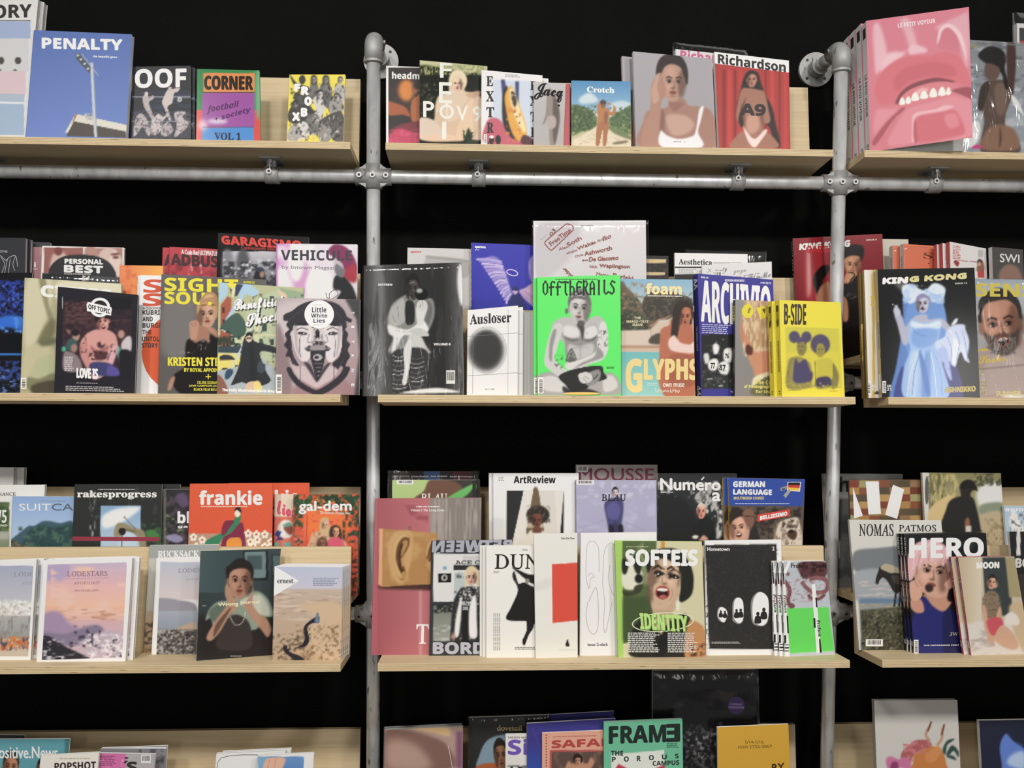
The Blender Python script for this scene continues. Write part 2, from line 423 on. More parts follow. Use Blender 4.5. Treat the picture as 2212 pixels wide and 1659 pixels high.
class Canvas:
    def __init__(s, lo, hi, seed):
        s.x0, s.y0 = int(lo[0]) - 4, int(lo[1]) - 4
        s.w, s.h = int(hi[0]) - s.x0 + 6, int(hi[1]) - s.y0 + 6
        s.a = np.zeros((s.h, s.w, 3)) + 0.8
        s.rng = np.random.default_rng(seed)
        s.vec = []
    def mask(s, pts, f=0.7):
        p = np.asarray(pts, float) - (s.x0, s.y0)
        pad = int(3 * f) + 3
        xa, ya = np.maximum(np.floor(p.min(0)).astype(int) - pad, 0); xb, yb = np.minimum(np.ceil(p.max(0)).astype(int) + pad, (s.w, s.h))
        if xa >= xb or ya >= yb: return None
        m = np.zeros((yb - ya, xb - xa))
        for oy in (0.25, 0.75):
            Y = np.arange(ya, yb) + oy
            X = np.arange(xa, xb)[None] + 0.5
            cr = np.zeros((yb - ya, xb - xa), int)
            cov = np.zeros((yb - ya, xb - xa))
            q = np.roll(p, -1, 0)
            for (x1, y1), (x2, y2) in zip(p, q):
                if y1 == y2: continue
                r = (Y >= min(y1, y2)) & (Y < max(y1, y2))
                if not r.any(): continue
                xc = x1 + (Y[r] - y1) * (x2 - x1) / (y2 - y1)
                cov[r] += np.clip(xc[:, None] - X + 0.5, 0, 1) * (1 if y2 > y1 else -1)
            m += np.clip(np.abs(cov), 0, 1) / 2
        if f >= 1: m = blur(m, f)
        return m, xa, ya, xb, yb
    def comp(s, mk, c, al=1.0):
        if mk is None: return
        m, xa, ya, xb, yb = mk
        v = s.a[ya:yb, xa:xb]
        s.a[ya:yb, xa:xb] = v + (c - v) * (m * al)[..., None]
    def fill(s, pts, c, f=0.7, al=1.0): s.comp(s.mask(pts, f), c, al)
    def noise(s, pts, c, amt, sx, sy, f=1, al=1.0):
        mk = s.mask(pts, f)
        if mk is None: return
        m, xa, ya, xb, yb = mk
        n = 0.65 * vnoise(*m.shape, sx, sy, s.rng) + 0.35 * vnoise(*m.shape, max(sx / 2.3, 1), max(sy / 2.3, 1), s.rng)
        k = np.clip((n - (1 - amt)) * 4 + 0.5, 0, 1)
        s.comp((m * k, xa, ya, xb, yb), c, al)
    def grad(s, x0, y0, x1, y1, c1, c2, horiz=False):
        xa, ya, xb, yb = [int(round(v)) for v in (x0 - s.x0, y0 - s.y0, x1 - s.x0, y1 - s.y0)]
        xs, ys, xe, ye = max(xa, 0), max(ya, 0), min(xb, s.w), min(yb, s.h)
        if xs >= xe or ys >= ye: return
        if horiz: t = ((np.arange(xs, xe) - xa) / max(xb - xa, 1))[None, :, None]
        else: t = ((np.arange(ys, ye) - ya) / max(yb - ya, 1))[:, None, None]
        s.a[ys:ye, xs:xe] = c1 + (c2 - c1) * t
    def face(s, cx, cy, w, h, rot, skin, hair, fl=''):
        """portrait head: flags b=bald/short hair, l=long, k=lit from left (else right), m=open mouth, u=up-do, a=afro, d=beard, n=no brows, r=red lips"""
        c_, s_ = math.cos(math.radians(rot)), math.sin(math.radians(rot))
        def T(pts): return [(cx + (x * w / 2) * c_ - (y * h / 2) * s_, cy + (x * w / 2) * s_ + (y * h / 2) * c_) for x, y in pts]
        def E(x, y, rx, ry, c, f=None, al=1, a=0):
            p = T(list(ellipse(x, y, rx, ry, a, 18))); s.fill(p, c, max(0.7, w * 0.02 if f is None else f * w), al)
        dk, lt = skin * np.array([0.52, 0.46, 0.44]), np.minimum(skin * 1.14, 1)
        sd = 1 if 'k' in fl else -1
        if 'a' in fl: E(0, -0.45, 1.55, 1.2, hair, 0.04)
        elif 'l' in fl: s.fill(spline(T([(-1.15, 1.6), (-1.2, -0.2), (-0.8, -1.1), (0, -1.3), (0.8, -1.1), (1.2, -0.2), (1.2, 1.6), (0.6, 1.2), (-0.6, 1.2)])), hair, 1)
        elif 'z' not in fl: E(0, -0.22, 1.07, 1.02, hair)
        if 'l' not in fl and 'a' not in fl:
            E(-1.0, 0.08, 0.13, 0.22, skin * 0.85); E(1.0, 0.08, 0.13, 0.22, skin * 0.75)
        s.fill(spline(T([(-0.93, -0.35), (-0.8, -0.85), (0, -1.0), (0.8, -0.85), (0.93, -0.35), (0.88, 0.3), (0.6, 0.78), (0.25, 1.0), (-0.25, 1.0), (-0.6, 0.78), (-0.88, 0.3)])), skin, max(0.8, w * 0.015))
        E(sd * 0.72, 0.1, 0.33, 0.75, dk, 0.09, 0.75); E(-sd * 0.3, -0.45, 0.4, 0.3, lt, 0.08, 0.6); E(-sd * 0.45, 0.2, 0.25, 0.25, lt, 0.07, 0.6)
        if 'd' in fl: s.fill(spline(T([(-0.9, 0.2), (-0.6, 0.35), (0, 0.3), (0.6, 0.35), (0.9, 0.2), (0.65, 0.85), (0, 1.08), (-0.65, 0.85)])), hair, w * 0.04, 0.75)
        if 'b' not in fl and 'z' not in fl:
            s.fill(spline(T([(-1.02, 0.0), (-1.0, -0.7), (-0.4, -1.22), (0.4, -1.22), (1.0, -0.7), (1.02, 0.0), (0.84, -0.4), (0.5, -0.68), (0, -0.72), (-0.5, -0.66), (-0.84, -0.4)])), hair, max(0.8, w * 0.02))
        if 'u' in fl: E(0.1, -1.25, 0.5, 0.35, hair)
        ink = dk * 0.35
        for e in (-1, 1):
            E(e * 0.4, -0.02, 0.24, 0.13, dk, 0.03, 0.8); E(e * 0.4, 0.0, 0.15, 0.07, ink, 0.01, 1)
            if w > 26: E(e * 0.4 - 0.12, 0.02, 0.05, 0.045, np.array([.85, .83, .8]), 0.0, 0.7)
            if 'n' not in fl: s.fill(T([(e * 0.14, -0.2), (e * 0.45, -0.29), (e * 0.68, -0.2), (e * 0.66, -0.14), (e * 0.44, -0.21), (e * 0.16, -0.13)]), ink, max(0.7, w * 0.012), 0.85)
        s.fill(T([(0.02, -0.1), (sd * 0.14, 0.32), (sd * 0.02, 0.38), (-0.03, 0.1)]), dk, max(0.7, w * 0.03), 0.75)
        E(0, 0.34, 0.17, 0.06, dk, 0.02, 0.85); E(-sd * 0.04, 0.2, 0.06, 0.16, lt, 0.03, 0.7)
        lip = np.array([0.62, 0.2, 0.2]) if 'r' in fl else skin * np.array([0.7, 0.42, 0.42])
        if 'm' in fl:
            E(0, 0.58, 0.36, 0.2, lip); E(0, 0.58, 0.28, 0.13, np.array([.2, .05, .05]), 0.01); E(0, 0.52, 0.25, 0.06, np.array([.93, .9, .86]), 0.01)
        else:
            E(0, 0.57, 0.29, 0.1, lip, 0.02, 0.95); s.fill(T([(-0.28, 0.56), (0, 0.585), (0.28, 0.56), (0, 0.61)]), ink, 0.7, 0.8)
        E(0, 0.76, 0.25, 0.05, dk, 0.03, 0.4)

BLACK = {'O': [[(.5, 0), (.12, .2), (.12, .8), (.5, 1), (.88, .8), (.88, .2), (.5, 0)]], 'F': [[(.3, 1), (.3, .15), (.55, 0), (.95, .08)], [(.05, .45), (.75, .42)]],
 'T': [[(0, .1), (.4, .02), (1, .1)], [(.5, .05), (.5, .85), (.75, 1)]], 'H': [[(.15, 0), (.15, 1)], [(.15, .48), (.6, .4), (.85, .55), (.85, 1)]],
 'E': [[(.9, .1), (.5, 0), (.15, .2), (.15, .8), (.5, 1), (.95, .85)], [(.15, .5), (.75, .45)]], 'R': [[(.15, 0), (.15, 1)], [(.15, .08), (.6, 0), (.85, .22), (.6, .48), (.2, .5)], [(.45, .5), (.7, .85), (1, 1)]],
 'A': [[(.15, 1), (.15, .25), (.5, 0), (.85, .25), (.85, 1)], [(.15, .6), (.85, .55)]], 'I': [[(.5, 0), (.5, 1)]], 'L': [[(.25, 0), (.25, .85), (.55, 1), (.95, .85)]],
 'S': [[(.9, .12), (.5, 0), (.15, .22), (.8, .6), (.8, .82), (.45, 1), (.05, .88)]]}
def parse(art, cv):
    seed = 0
    for ln in art.strip().split('\n'):
        ln = ln.strip()
        if not ln or ln[0] == '#': continue
        w = ln.split(' '); op = w[0]
        if op == 'bl':   # blackletter capitals built from broken pen strokes
            x0, y0, x1, y1, sl = [float(a) for a in w[2:7]]; tx = w[7]; st = (x1 - x0) / len(tx)
            for k, ch in enumerate(tx):
                for pl in BLACK[ch]:
                    q = np.array(pl, float) * (st * 0.78, y1 - y0) + (x0 + k * st + st * 0.1, y0 + sl * k / len(tx))
                    cv.vec.append(('q', hx(w[1]), q, st * 0.26))
                    for e_ in (q[0], q[-1]):
                        r = st * 0.2; cv.vec.append(('p', hx(w[1]), np.array([(e_[0] - r, e_[1]), (e_[0], e_[1] - r), (e_[0] + r, e_[1]), (e_[0], e_[1] + r)])))
            continue
        if op in 'tT':
            k = 7 if op == 't' else 8
            cv.vec.append((op, w[1], hx(w[2]), [float(a) for a in w[3:3 + k - 1]] if op == 't' else [float(a) for a in w[3:10]], ' '.join(w[9:] if op == 't' else w[10:])))
            continue
        if op == 'bg':
            c1 = hx(w[1]); c2 = hx(w[2]) if len(w) > 2 else c1
            cv.grad(cv.x0, cv.y0, cv.x0 + cv.w, cv.y0 + cv.h, c1, c2); continue
        if op in ('gr', 'gh'):
            v = [float(a) for a in w[1:5]]; cv.grad(*v, hx(w[5]), hx(w[6]), op == 'gh'); continue
        if op == 'F':
            v = [float(a) for a in w[1:6]]; cv.face(*v, hx(w[6]), hx(w[7]), w[8] if len(w) > 8 else ''); continue
        if op == 'bc': w.insert(1, '201e1e')
        c = hx(w[1]); v = [float(a) for a in w[2:]]
        if op == 'r': cv.fill([(v[0], v[1]), (v[2], v[1]), (v[2], v[3]), (v[0], v[3])], c, v[4] if len(v) > 4 else 0.7, v[5] if len(v) > 5 else 1)
        elif op == 'p': cv.fill(np.array(v[1:]).reshape(-1, 2), c, v[0])
        elif op == 's': cv.fill(spline(np.array(v[1:]).reshape(-1, 2)), c, v[0])
        elif op == 'sa': cv.fill(spline(np.array(v[2:]).reshape(-1, 2)), c, v[0], v[1])
        elif op == 'l': cv.fill(stroke(spline(np.array(v[2:]).reshape(-1, 2), False), v[0]), c, v[1])
        elif op == 'e': cv.fill(ellipse(*v[1:6]), c, v[0])
        elif op == 'ea': cv.fill(ellipse(*v[2:7]), c, v[0], v[1])
        elif op == 'n': cv.noise([(v[0], v[1]), (v[2], v[1]), (v[2], v[3]), (v[0], v[3])], c, *v[4:])
        elif op == 'np': cv.noise(spline(np.array(v[5:]).reshape(-1, 2)), c, v[0], v[1], v[2], v[3], v[4])
        elif op == 'vr': cv.vec.append(('p', c, np.array([(v[0], v[1]), (v[2], v[1]), (v[2], v[3]), (v[0], v[3])])))
        elif op == 'vp': cv.vec.append(('p', c, np.array(v).reshape(-1, 2)))
        elif op == 've': cv.vec.append(('p', c, ellipse(*v)))
        elif op == 'vs': cv.vec.append(('p', c, spline(np.array(v).reshape(-1, 2))))
        elif op == 'vl': cv.vec.append(('q', c, spline(np.array(v[1:]).reshape(-1, 2), False, 5), v[0]))
        elif op == 'vo':  # ring: width cx cy rx ry rot
            cv.vec.append(('q', c, np.concatenate([ellipse(*v[1:], n=40), ellipse(*v[1:], n=40)[:1]]), v[0]))
        elif op == 'ln':  # microtext: x0 y0 x1 y1 rows [slope]
            rows = int(v[4]); sl = v[5] if len(v) > 5 else 0; hgt = (v[3] - v[1]) / rows
            for k in range(rows):
                x = v[0]; end = v[2] - cv.rng.random() * 0.25 * (v[2] - v[0])
                while x < end:
                    l = min((2 + 5 * cv.rng.random()) * max(hgt * 0.35, 0.7), end - x)
                    y = v[1] + k * hgt + hgt * 0.15 + sl * (x - v[0]) / max(v[2] - v[0], 1)
                    cv.vec.append(('p', c, np.array([(x, y), (x + l, y), (x + l, y + hgt * 0.5), (x, y + hgt * 0.5)]))); x += l + max(hgt * 0.35, 0.8)
        elif op == 'bc':  # barcode x0 y0 x1 y1 (bars vertical)
            cv.vec.append(('p', hx('eceae6'), np.array([(v[0], v[1]), (v[2], v[1]), (v[2], v[3]), (v[0], v[3])])))
            hor = len(v) > 4; a0, a1 = (v[1], v[3]) if hor else (v[0], v[2])
            x = a0 + (a1 - a0) * 0.12
            while x < a1 - (a1 - a0) * 0.12:
                b = 0.5 + cv.rng.random() * 1.3
                if hor: q = [(v[0] + (v[2] - v[0]) * .2, x), (v[2] - (v[2] - v[0]) * .15, x), (v[2] - (v[2] - v[0]) * .15, x + b), (v[0] + (v[2] - v[0]) * .2, x + b)]
                else: q = [(x, v[1] + (v[3] - v[1]) * .12), (x + b, v[1] + (v[3] - v[1]) * .12), (x + b, v[3] - (v[3] - v[1]) * .25), (x, v[3] - (v[3] - v[1]) * .25)]
                cv.vec.append(('p', c, np.array(q))); x += b + 0.5 + cv.rng.random()

def tess(poly):
    from mathutils.geometry import tessellate_polygon
    return np.array(tessellate_polygon([[Vector((p[0], p[1], 0)) for p in poly]]), int).reshape(-1, 3)
def clip_tris(v, t, quad):
    """keep triangles inside the convex quad (px), cut the ones that cross its edge"""
    ctr = quad.mean(0); out = v[t]
    for i in range(4):
        a, b = quad[i], quad[(i + 1) % 4]; n = np.array([-(b - a)[1], (b - a)[0]])
        if n @ (ctr - a) < 0: n = -n
        if not len(out): break
        d = (out - a) @ n; ins = d >= 0; cnt = ins.sum(1)
        keep = [out[cnt == 3]]
        for tri, dd in zip(out[(cnt > 0) & (cnt < 3)], d[(cnt > 0) & (cnt < 3)]):
            pl = []
            for k in range(3):
                p, q, dp, dq = tri[k], tri[(k + 1) % 3], dd[k], dd[(k + 1) % 3]
                if dp >= 0: pl.append(p)
                if (dp >= 0) != (dq >= 0): pl.append(p + (q - p) * dp / (dp - dq))
            for k in range(1, len(pl) - 1): keep.append(np.array([[pl[0], pl[k], pl[k + 1]]]))
        out = np.concatenate(keep) if keep else out[:0]
    return out

ALB = 1.0
def albedo(c, gain=1.0):
    a = lin(np.clip(c, 0, 1)) * ALB * gain
    g = (a @ np.array([0.3, 0.6, 0.1]))[..., None]
    return np.clip(a * 0.92 + g * 0.08, 0.004, 0.84)

MAGS = []
def MAG(*a, **k): MAGS.append((a, k))
REG = {}
def build_mag(name, label, tray, d, TL, TR, BLx, BRx, t, art, tw=0.0, spine='e8e6e2', mat='satin', gain=1.0, cell=2.2, group=None, cat='magazine', sleeve=None, sart=None, open_cover=None, key=None, pages=True, copies=()):
    y, z, dep, bh = TRAY[tray]
    if tray == 'F3': d += 0.04
    elif tray == 'B3': d = max(d - 0.015, 0.001)
    def line(dd, u, B=None):
        return (np.array([0, y, z]) + TD * dd) if B is None else B
    def on_line(B, u, px):
        k = RT * FOC - FW * (px - PX)
        s = -((B - CAM) @ k) / (u @ k)
        return B + u * s
    B0 = np.array([0, y, z]) + TD * d
    X = np.array([1.0, 0, 0])
    bl = on_line(B0, X, BLx)
    a = math.radians(tw); u = X * math.cos(a) + TD * math.sin(a)
    m = -X * math.sin(a) + TD * math.cos(a)           # backwards out of the cover
    br = on_line(bl, u, BRx)
    tl = hit(*TL, bl, m); tr = hit(*TR, bl, m)
    fq = [tl, tr, br, bl]
    if open_cover is not None:                          # front cover swung open about its left edge
        a2 = math.radians(open_cover[0])
        u2 = X * math.cos(a2) + TD * math.sin(a2); m2 = -X * math.sin(a2) + TD * math.cos(a2)
        fq = [tl, hit(*open_cover[1], bl, m2), hit(*open_cover[2], bl, m2), bl]
        mf = m2
    else: mf = m
    org = (bl + br) / 2 + m * t / 2
    root = thing(name, label, cat, tuple(org), group)
    # --- front print
    pq = proj(np.array(fq)); cv = Canvas(pq.min(0), pq.max(0), len(REG) * 7 + 11)
    parse(art, cv)
    nu = max(2, int(math.ceil(np.linalg.norm(pq[1] - pq[0]) / cell))); nv = max(2, int(math.ceil(np.linalg.norm(pq[3] - pq[0]) / cell)))
    uu, vv = np.meshgrid(np.linspace(0, 1, nu + 1), np.linspace(0, 1, nv + 1))
    uu = uu[..., None]; vv = vv[..., None]
    G = (fq[0] * (1 - uu) + fq[1] * uu) * (1 - vv) + (fq[3] * (1 - uu) + fq[2] * uu) * vv
    gp = proj(G.reshape(-1, 3)); im = blur(cv.a[..., 0], 0)[..., None] if False else cv.a
    gx = np.clip(gp[:, 0] - cv.x0 - 0.5, 0, cv.w - 1.01); gy = np.clip(gp[:, 1] - cv.y0 - 0.5, 0, cv.h - 1.01)
    xi, yi = gx.astype(int), gy.astype(int); fx, fy = (gx - xi)[:, None], (gy - yi)[:, None]
    gc = (im[yi, xi] * (1 - fx) + im[yi, xi + 1] * fx) * (1 - fy) + (im[yi + 1, xi] * (1 - fx) + im[yi + 1, xi + 1] * fx) * fy
    V = [G.reshape(-1, 3)]; Cc = [albedo(gc, gain)]
    ii = np.arange((nu + 1) * (nv + 1)).reshape(nv + 1, nu + 1)
    quads = np.stack([ii[1:, :-1], ii[1:, 1:], ii[:-1, 1:], ii[:-1, :-1]], -1).reshape(-1, 4)
    faces = [list(q) for q in quads.tolist()]
    nb = len(V[0])
    # --- vectors
    tris = []; tcol = []
    lay = 0
    for ve in cv.vec:
        if ve[0] == 'p': P, tr_ = ve[2], tess(ve[2]); c = ve[1]; jobs = [(P, tr_)]
        elif ve[0] == 'q':
            p = ve[2]; n = len(p); dd = np.gradient(p, axis=0); dd /= np.maximum(np.linalg.norm(dd, axis=1, keepdims=True), 1e-6)
            if np.allclose(p[0], p[-1]): dd[0] = dd[-1] = (dd[0] + dd[-1]) / max(np.linalg.norm(dd[0] + dd[-1]), 1e-6)
            nn = np.stack([-dd[:, 1], dd[:, 0]], -1) * ve[3] / 2
            P = np.concatenate([p + nn, p - nn]); k = np.arange(n - 1)
            jobs = [(P, np.concatenate([np.stack([k, k + 1, k + n], -1), np.stack([k + 1, k + n + 1, k + n], -1)]))]; c = ve[1]
        else:
            tv, tt = TEXT[(ve[1], ve[4])]; c = ve[2]; q = ve[3]
            if not len(tv): continue
            if ve[0] == 't':
                x0, y0, x1, y1, sl, wt = q; o_, ex, ey = np.array([x0, y0]), np.array([x1 - x0, sl]), np.array([0, y1 - y0])
            else:
                o_, ex, ey, wt = np.array(q[0:2]), np.array(q[2:4]) - np.array(q[0:2]), np.array(q[4:6]) - np.array(q[0:2]), q[6]
            P = o_ + tv[:, :1] * ex + (1 - tv[:, 1:]) * ey
            if wt:
                uh = ex / max(np.linalg.norm(ex), 1e-6) * wt; vh = ey / max(np.linalg.norm(ey), 1e-6) * wt
                jobs = [(P + k, tt) for k in (uh, -uh, vh, -vh)]
            else: jobs = [(P, tt)]
        for P, tt in jobs:
            T3 = clip_tris(P, tt, pq)
            if not len(T3): continue
            lay += 1
            pts = T3.reshape(-1, 2)
            dirs = FW * FOC + RT * (pts[:, :1] - PX) - UP * (pts[:, 1:] - PY)
            s = ((bl - CAM) @ mf) / (dirs @ mf)
            tris.append(CAM + dirs * s[:, None] - mf * (0.00006 + lay * 0.000012)); tcol.append(np.repeat(albedo(c, gain)[None], len(pts), 0))
    if tris:
        tv = np.concatenate(tris); k = np.arange(len(tv)).reshape(-1, 3) + nb
        V.append(tv); Cc.append(np.concatenate(tcol)); faces += k.tolist(); nb += len(tv)
    # --- cover shell: front sheet thickness, spine, back sheet
    ct = 0.0007
    sc_ = albedo(hx(spine), gain); ec = albedo(hx('d8d6d2'), 1)
    def bx(q8, c):
        nonlocal nb
        V.append(np.array(q8)); Cc.append(np.repeat(c[None], 8, 0))
        for f in ((0, 3, 2, 1), (4, 5, 6, 7), (0, 1, 5, 4), (1, 2, 6, 5), (2, 3, 7, 6), (3, 0, 4, 7)): faces.append([i + nb for i in f])
        nb += 8
    e = mf * 0.00005
    bx([p + e for p in fq] + [p + mf * ct for p in fq], ec)
    ls = u * ct
    bx([tl, tl + ls, bl + ls, bl] + [tl + m * t, tl + ls + m * t, bl + ls + m * t, bl + m * t], sc_)
    bx([p + m * (t - ct) for p in (tl, tr, br, bl)] + [p + m * t for p in (tl, tr, br, bl)], sc_)
    if sart:                                            # lettering on the spine: text, v0, v1, u0, u1, colour
        for f_, s_, v0, v1, u0, u1, c in sart:
            tv, tt = TEXT[(f_, s_)] if s_ else (np.array([[0, 0], [1, 0], [1, 1], [0, 1.]]), np.array([[0, 1, 2], [0, 2, 3]]))
            vq = v0 + (v1 - v0) * tv[:, :1]; uq = u0 + (u1 - u0) * (tv[:, 1:])
            # text reads downwards, letter tops towards the front cover
            pt = tl * (1 - vq) + bl * vq + m * t * (1 - uq) - u * 0.00025
            V.append(pt[tt.reshape(-1)]); Cc.append(np.repeat(albedo(hx(c), gain)[None], tt.size, 0))
            faces += (np.arange(tt.size).reshape(-1, 3) + nb).tolist(); nb += tt.size
    V = np.concatenate(V) - org; Cc = np.concatenate(Cc)
    me = bpy.data.meshes.new('cover'); me.from_pydata(V.tolist(), [], faces)
    at = me.color_attributes.new('Col', 'FLOAT_COLOR', 'POINT')
    at.data.foreach_set('color', np.concatenate([Cc, np.ones((len(Cc), 1))], 1).astype(np.float32).ravel())
    me.materials.append(MAT[mat]); me.update()
    parts = [obj('cover', me, root)]
    if pages:
        i1 = 0.0012; bmv = []
        wv = (tr - tl) / np.linalg.norm(tr - tl); hv = (tl - bl) / np.linalg.norm(tl - bl)
        fr = [tl + wv * ct - hv * i1, tr - wv * i1 - hv * i1, br - wv * i1 + hv * 0.0003, bl + wv * ct + hv * 0.0003]
        q8 = [p + m * (ct if open_cover is None else 0.0) - org for p in fr] + [p + m * (t - ct) - org for p in fr]
        pm = bpy.data.meshes.new('page_block')
        pm.from_pydata([tuple(p) for p in q8], [], [(0, 1, 2, 3), (7, 6, 5, 4), (4, 5, 1, 0), (5, 6, 2, 1), (6, 7, 3, 2), (7, 4, 0, 3)])
        pm.materials.append(M_PAGE); pm.update()
        parts.append(obj('page_block', pm, root))
    if sleeve is not None:                              # clear film: margins (left, top, right, bottom) in metres, wrinkle
        l_, t_, r_, b_, wr = sleeve
        wv = (tr - tl) / np.linalg.norm(tr - tl); hv = (tl - bl) / np.linalg.norm(tl - bl)
        q = [tl - wv * l_ + hv * t_, tr + wv * r_ + hv * t_, br + wv * r_, bl - wv * l_]
        rng = np.random.default_rng(len(REG) + 5); a_, b2 = 26, 34
        n1 = vnoise(b2 + 1, a_ + 1, 5, 7, rng); n2 = vnoise(b2 + 1, a_ + 1, 2, 3, rng)
        sv = []; sf = []
        for s_, off in ((1, 0.0012), (-1, t + 0.0006)):
            base = len(sv)
            for j in range(b2 + 1):
                for i in range(a_ + 1):
                    fu, fv = i / a_, j / b2
                    p = (q[0] * (1 - fu) + q[1] * fu) * (1 - fv) + (q[3] * (1 - fu) + q[2] * fu) * fv
                    edge = min(1, 8 * min(fu, 1 - fu, fv + 0.02))
                    o2 = (-off if s_ == 1 else off)
                    k_ = wr * edge * (n1[j, i] * 0.7 + n2[j, i] * 0.3) * (-1 if s_ == 1 else 0.1)
                    inner = (m * t * 0.5) * (1 - edge) * s_ if (fu in (0, 1) or fv == 0) else 0
                    sv.append(tuple(p + m * (o2 + k_) + inner - org))
            for j in range(b2):
                for i in range(a_):
                    k = base + j * (a_ + 1) + i; sf.append((k, k + 1, k + a_ + 2, k + a_ + 1))
        sm = bpy.data.meshes.new('plastic_sleeve'); sm.from_pydata(sv, [], sf)
        for p in sm.polygons: p.use_smooth = True
        sm.materials.append(M_FILM); sm.update(); parts.append(obj('plastic_sleeve', sm, root))
    REG[key or len(REG)] = root
    # identical copies standing behind: (dx, depth back, label)
    for dx, dz, lab in copies:
        r2 = root.copy(); COL.objects.link(r2); r2['label'] = lab
        r2.location = Vector(org) + Vector(tuple(X * dx + TD * dz))
        for p_ in parts:
            c2 = p_.copy(); COL.objects.link(c2); c2.parent = r2
    return root

def build_all():
    keys = set()
    for a, k in MAGS:
        for ln in a[9].strip().split('\n'):
            w_ = ln.strip().split(' ')
            if w_[0] == 't': keys.add((w_[1], ' '.join(w_[9:])))
            elif w_[0] == 'T': keys.add((w_[1], ' '.join(w_[10:])))
        for s_ in k.get('sart') or (): 
            if s_[1]: keys.add((s_[0], s_[1]))
    prepare_text(keys)
    for a, k in MAGS: build_mag(*a, **k)
# ================================================================== top row
MAG('magazine', 'tall white magazine with pale blue and pink panels, cut by the left frame edge', 'B1', .06, (-140,-14), (83,-4), -172, 53, .019, '''
bg dedcda
r 9fb0d4 -140 46 66 83
r cfcfd0 -140 83 62 154
r d9bfc6 -140 154 56 203
r a9bacb -140 203 53 222
r e0e2e6 -140 220 53 224
r 9db6cf -140 224 52 292
e 45403d .8 39 131 7 8
e 45403d .8 3 131 6 8
p 45403d .8 26 153 33 149 38 153
p 45403d .8 -4 153 0 149 5 153
t s 23211f -62 13 68 41 -4 .7 STORY
vr 3a3a3c -140 44 66 45.4
''', copies=[(.006, .021, 'second copy of the tall pale panelled magazine, its white edge showing behind')], group='tall pale panelled magazines')
MAG('magazine', 'blue magazine with a stadium floodlight against the sky and bold white title', 'B1', .05, (73,65), (285,74), 54, 271, .018, '''
bg 4f6eb4 6a86cc
p d9d6ca .8 140 287 163 246 274 270 274 287
p 4a423c .8 143 294 160 262 272 284 272 298
p b0714f .8 155 268 163 245 167 247 160 262
l c3cbd6 6 .8 198 135 203 240 207 296
l 8f9aa8 1.5 .8 201 135 206 240 210 296
p 4b5058 .8 163 117 171 115 196 146 195 160 178 142 165 128
e cdd3d8 .7 168 120 3 2
e cdd3d8 .7 175 128 3 2
e cdd3d8 .7 183 138 3 2
e cdd3d8 .7 190 148 3 2
l b9c0c8 1.5 .7 176 116 212 163
e 8c8c8a .8 193 253 10 5 20
n c9c8c4 182 245 203 262 .5 3 3
t s f0eeee 91 82 264 104 4 1 PENALTY
t b e6e8ee 201 119 253 125 2 .2 the beautiful game
''', spine='5a78bd')
MAG('magazine', 'dark magazine of leaping wrestlers with white rounded three-letter title', 'B1', .07, (287,144), (411,142), 282, 412, .007, '''
bg 23252c 1d2027
n 2f3a52 288 196 412 240 .45 30 4
n 454a5e 284 240 412 266 .5 4 3
r 8e929c 284 208 414 211
r 8a8f99 284 261 414 264
r 3a3d48 284 266 414 298
s b9aeb0 .8 308 212 316 202 322 212 330 206 332 213 322 222 330 246 338 262 332 268 322 248 312 232
s cfc2bf .8 352 214 362 194 372 192 388 190 384 198 376 202 372 222 362 232 370 258 366 262 356 236 350 222
s bcb1b4 .8 292 260 300 246 312 250 322 270 326 290 318 292 308 274 296 290 288 292
s cbc0c0 .8 328 262 342 248 354 252 362 240 364 248 352 262 346 284 332 292 326 280
s c2b7b9 .8 376 246 388 240 402 244 394 252 408 268 390 288 376 296 382 272
s b5abb0 .8 350 272 364 264 374 282 362 294 348 290
e d6cac6 .8 316 203 4 5
e c9b8b2 .8 367 192 4 5
e cfc0bb .8 342 251 5 5
e d8d8dc .7 388 215 5 5
e 333 .7 388 215 2 2
n 55545e 284 240 412 298 .35 3 3
t s f3f1ee 292 150 402 190 -2 .8 OOF
''', spine='1c1d22', copies=[(.008, .011, 'second dark wrestlers magazine just behind the front copy'), (.017, .022, 'hindmost dark wrestlers magazine, only its edge showing')], group='dark wrestlers magazines')
MAG('magazine', 'green and red framed magazine with orange, purple and blue blocks', 'B1', .05, (426,149), (560,152), 423, 563, .009, '''
bg 2f8a4d
r dc4c44 415 238 570 305
r e58e4a 439 158 550 199
r a052a4 437 200 550 274
r 4a8fd6 436 275 548 305
e e9c3d2 9 438 270 10 12
e d8c8e0 5 470 262 22 6
e 77b58a 6 558 200 6 60
t s 2b2118 442 164 546 193 1 1.2 CORNER
T k 5a2466 447 229 516 217 447 247 .2 football
T k 5a2466 462 252 541 230 464 266 .2 + society
vr 5b3b30 437 199 550 200.2
vr 2f4f7c 437 274 549 275.2
t S 1c2a4a 463 286 520 302 1 .3 VOL 1
''', spine='2f8a4d', mat='gloss')  # pale green ellipse at the right edge is painted glare
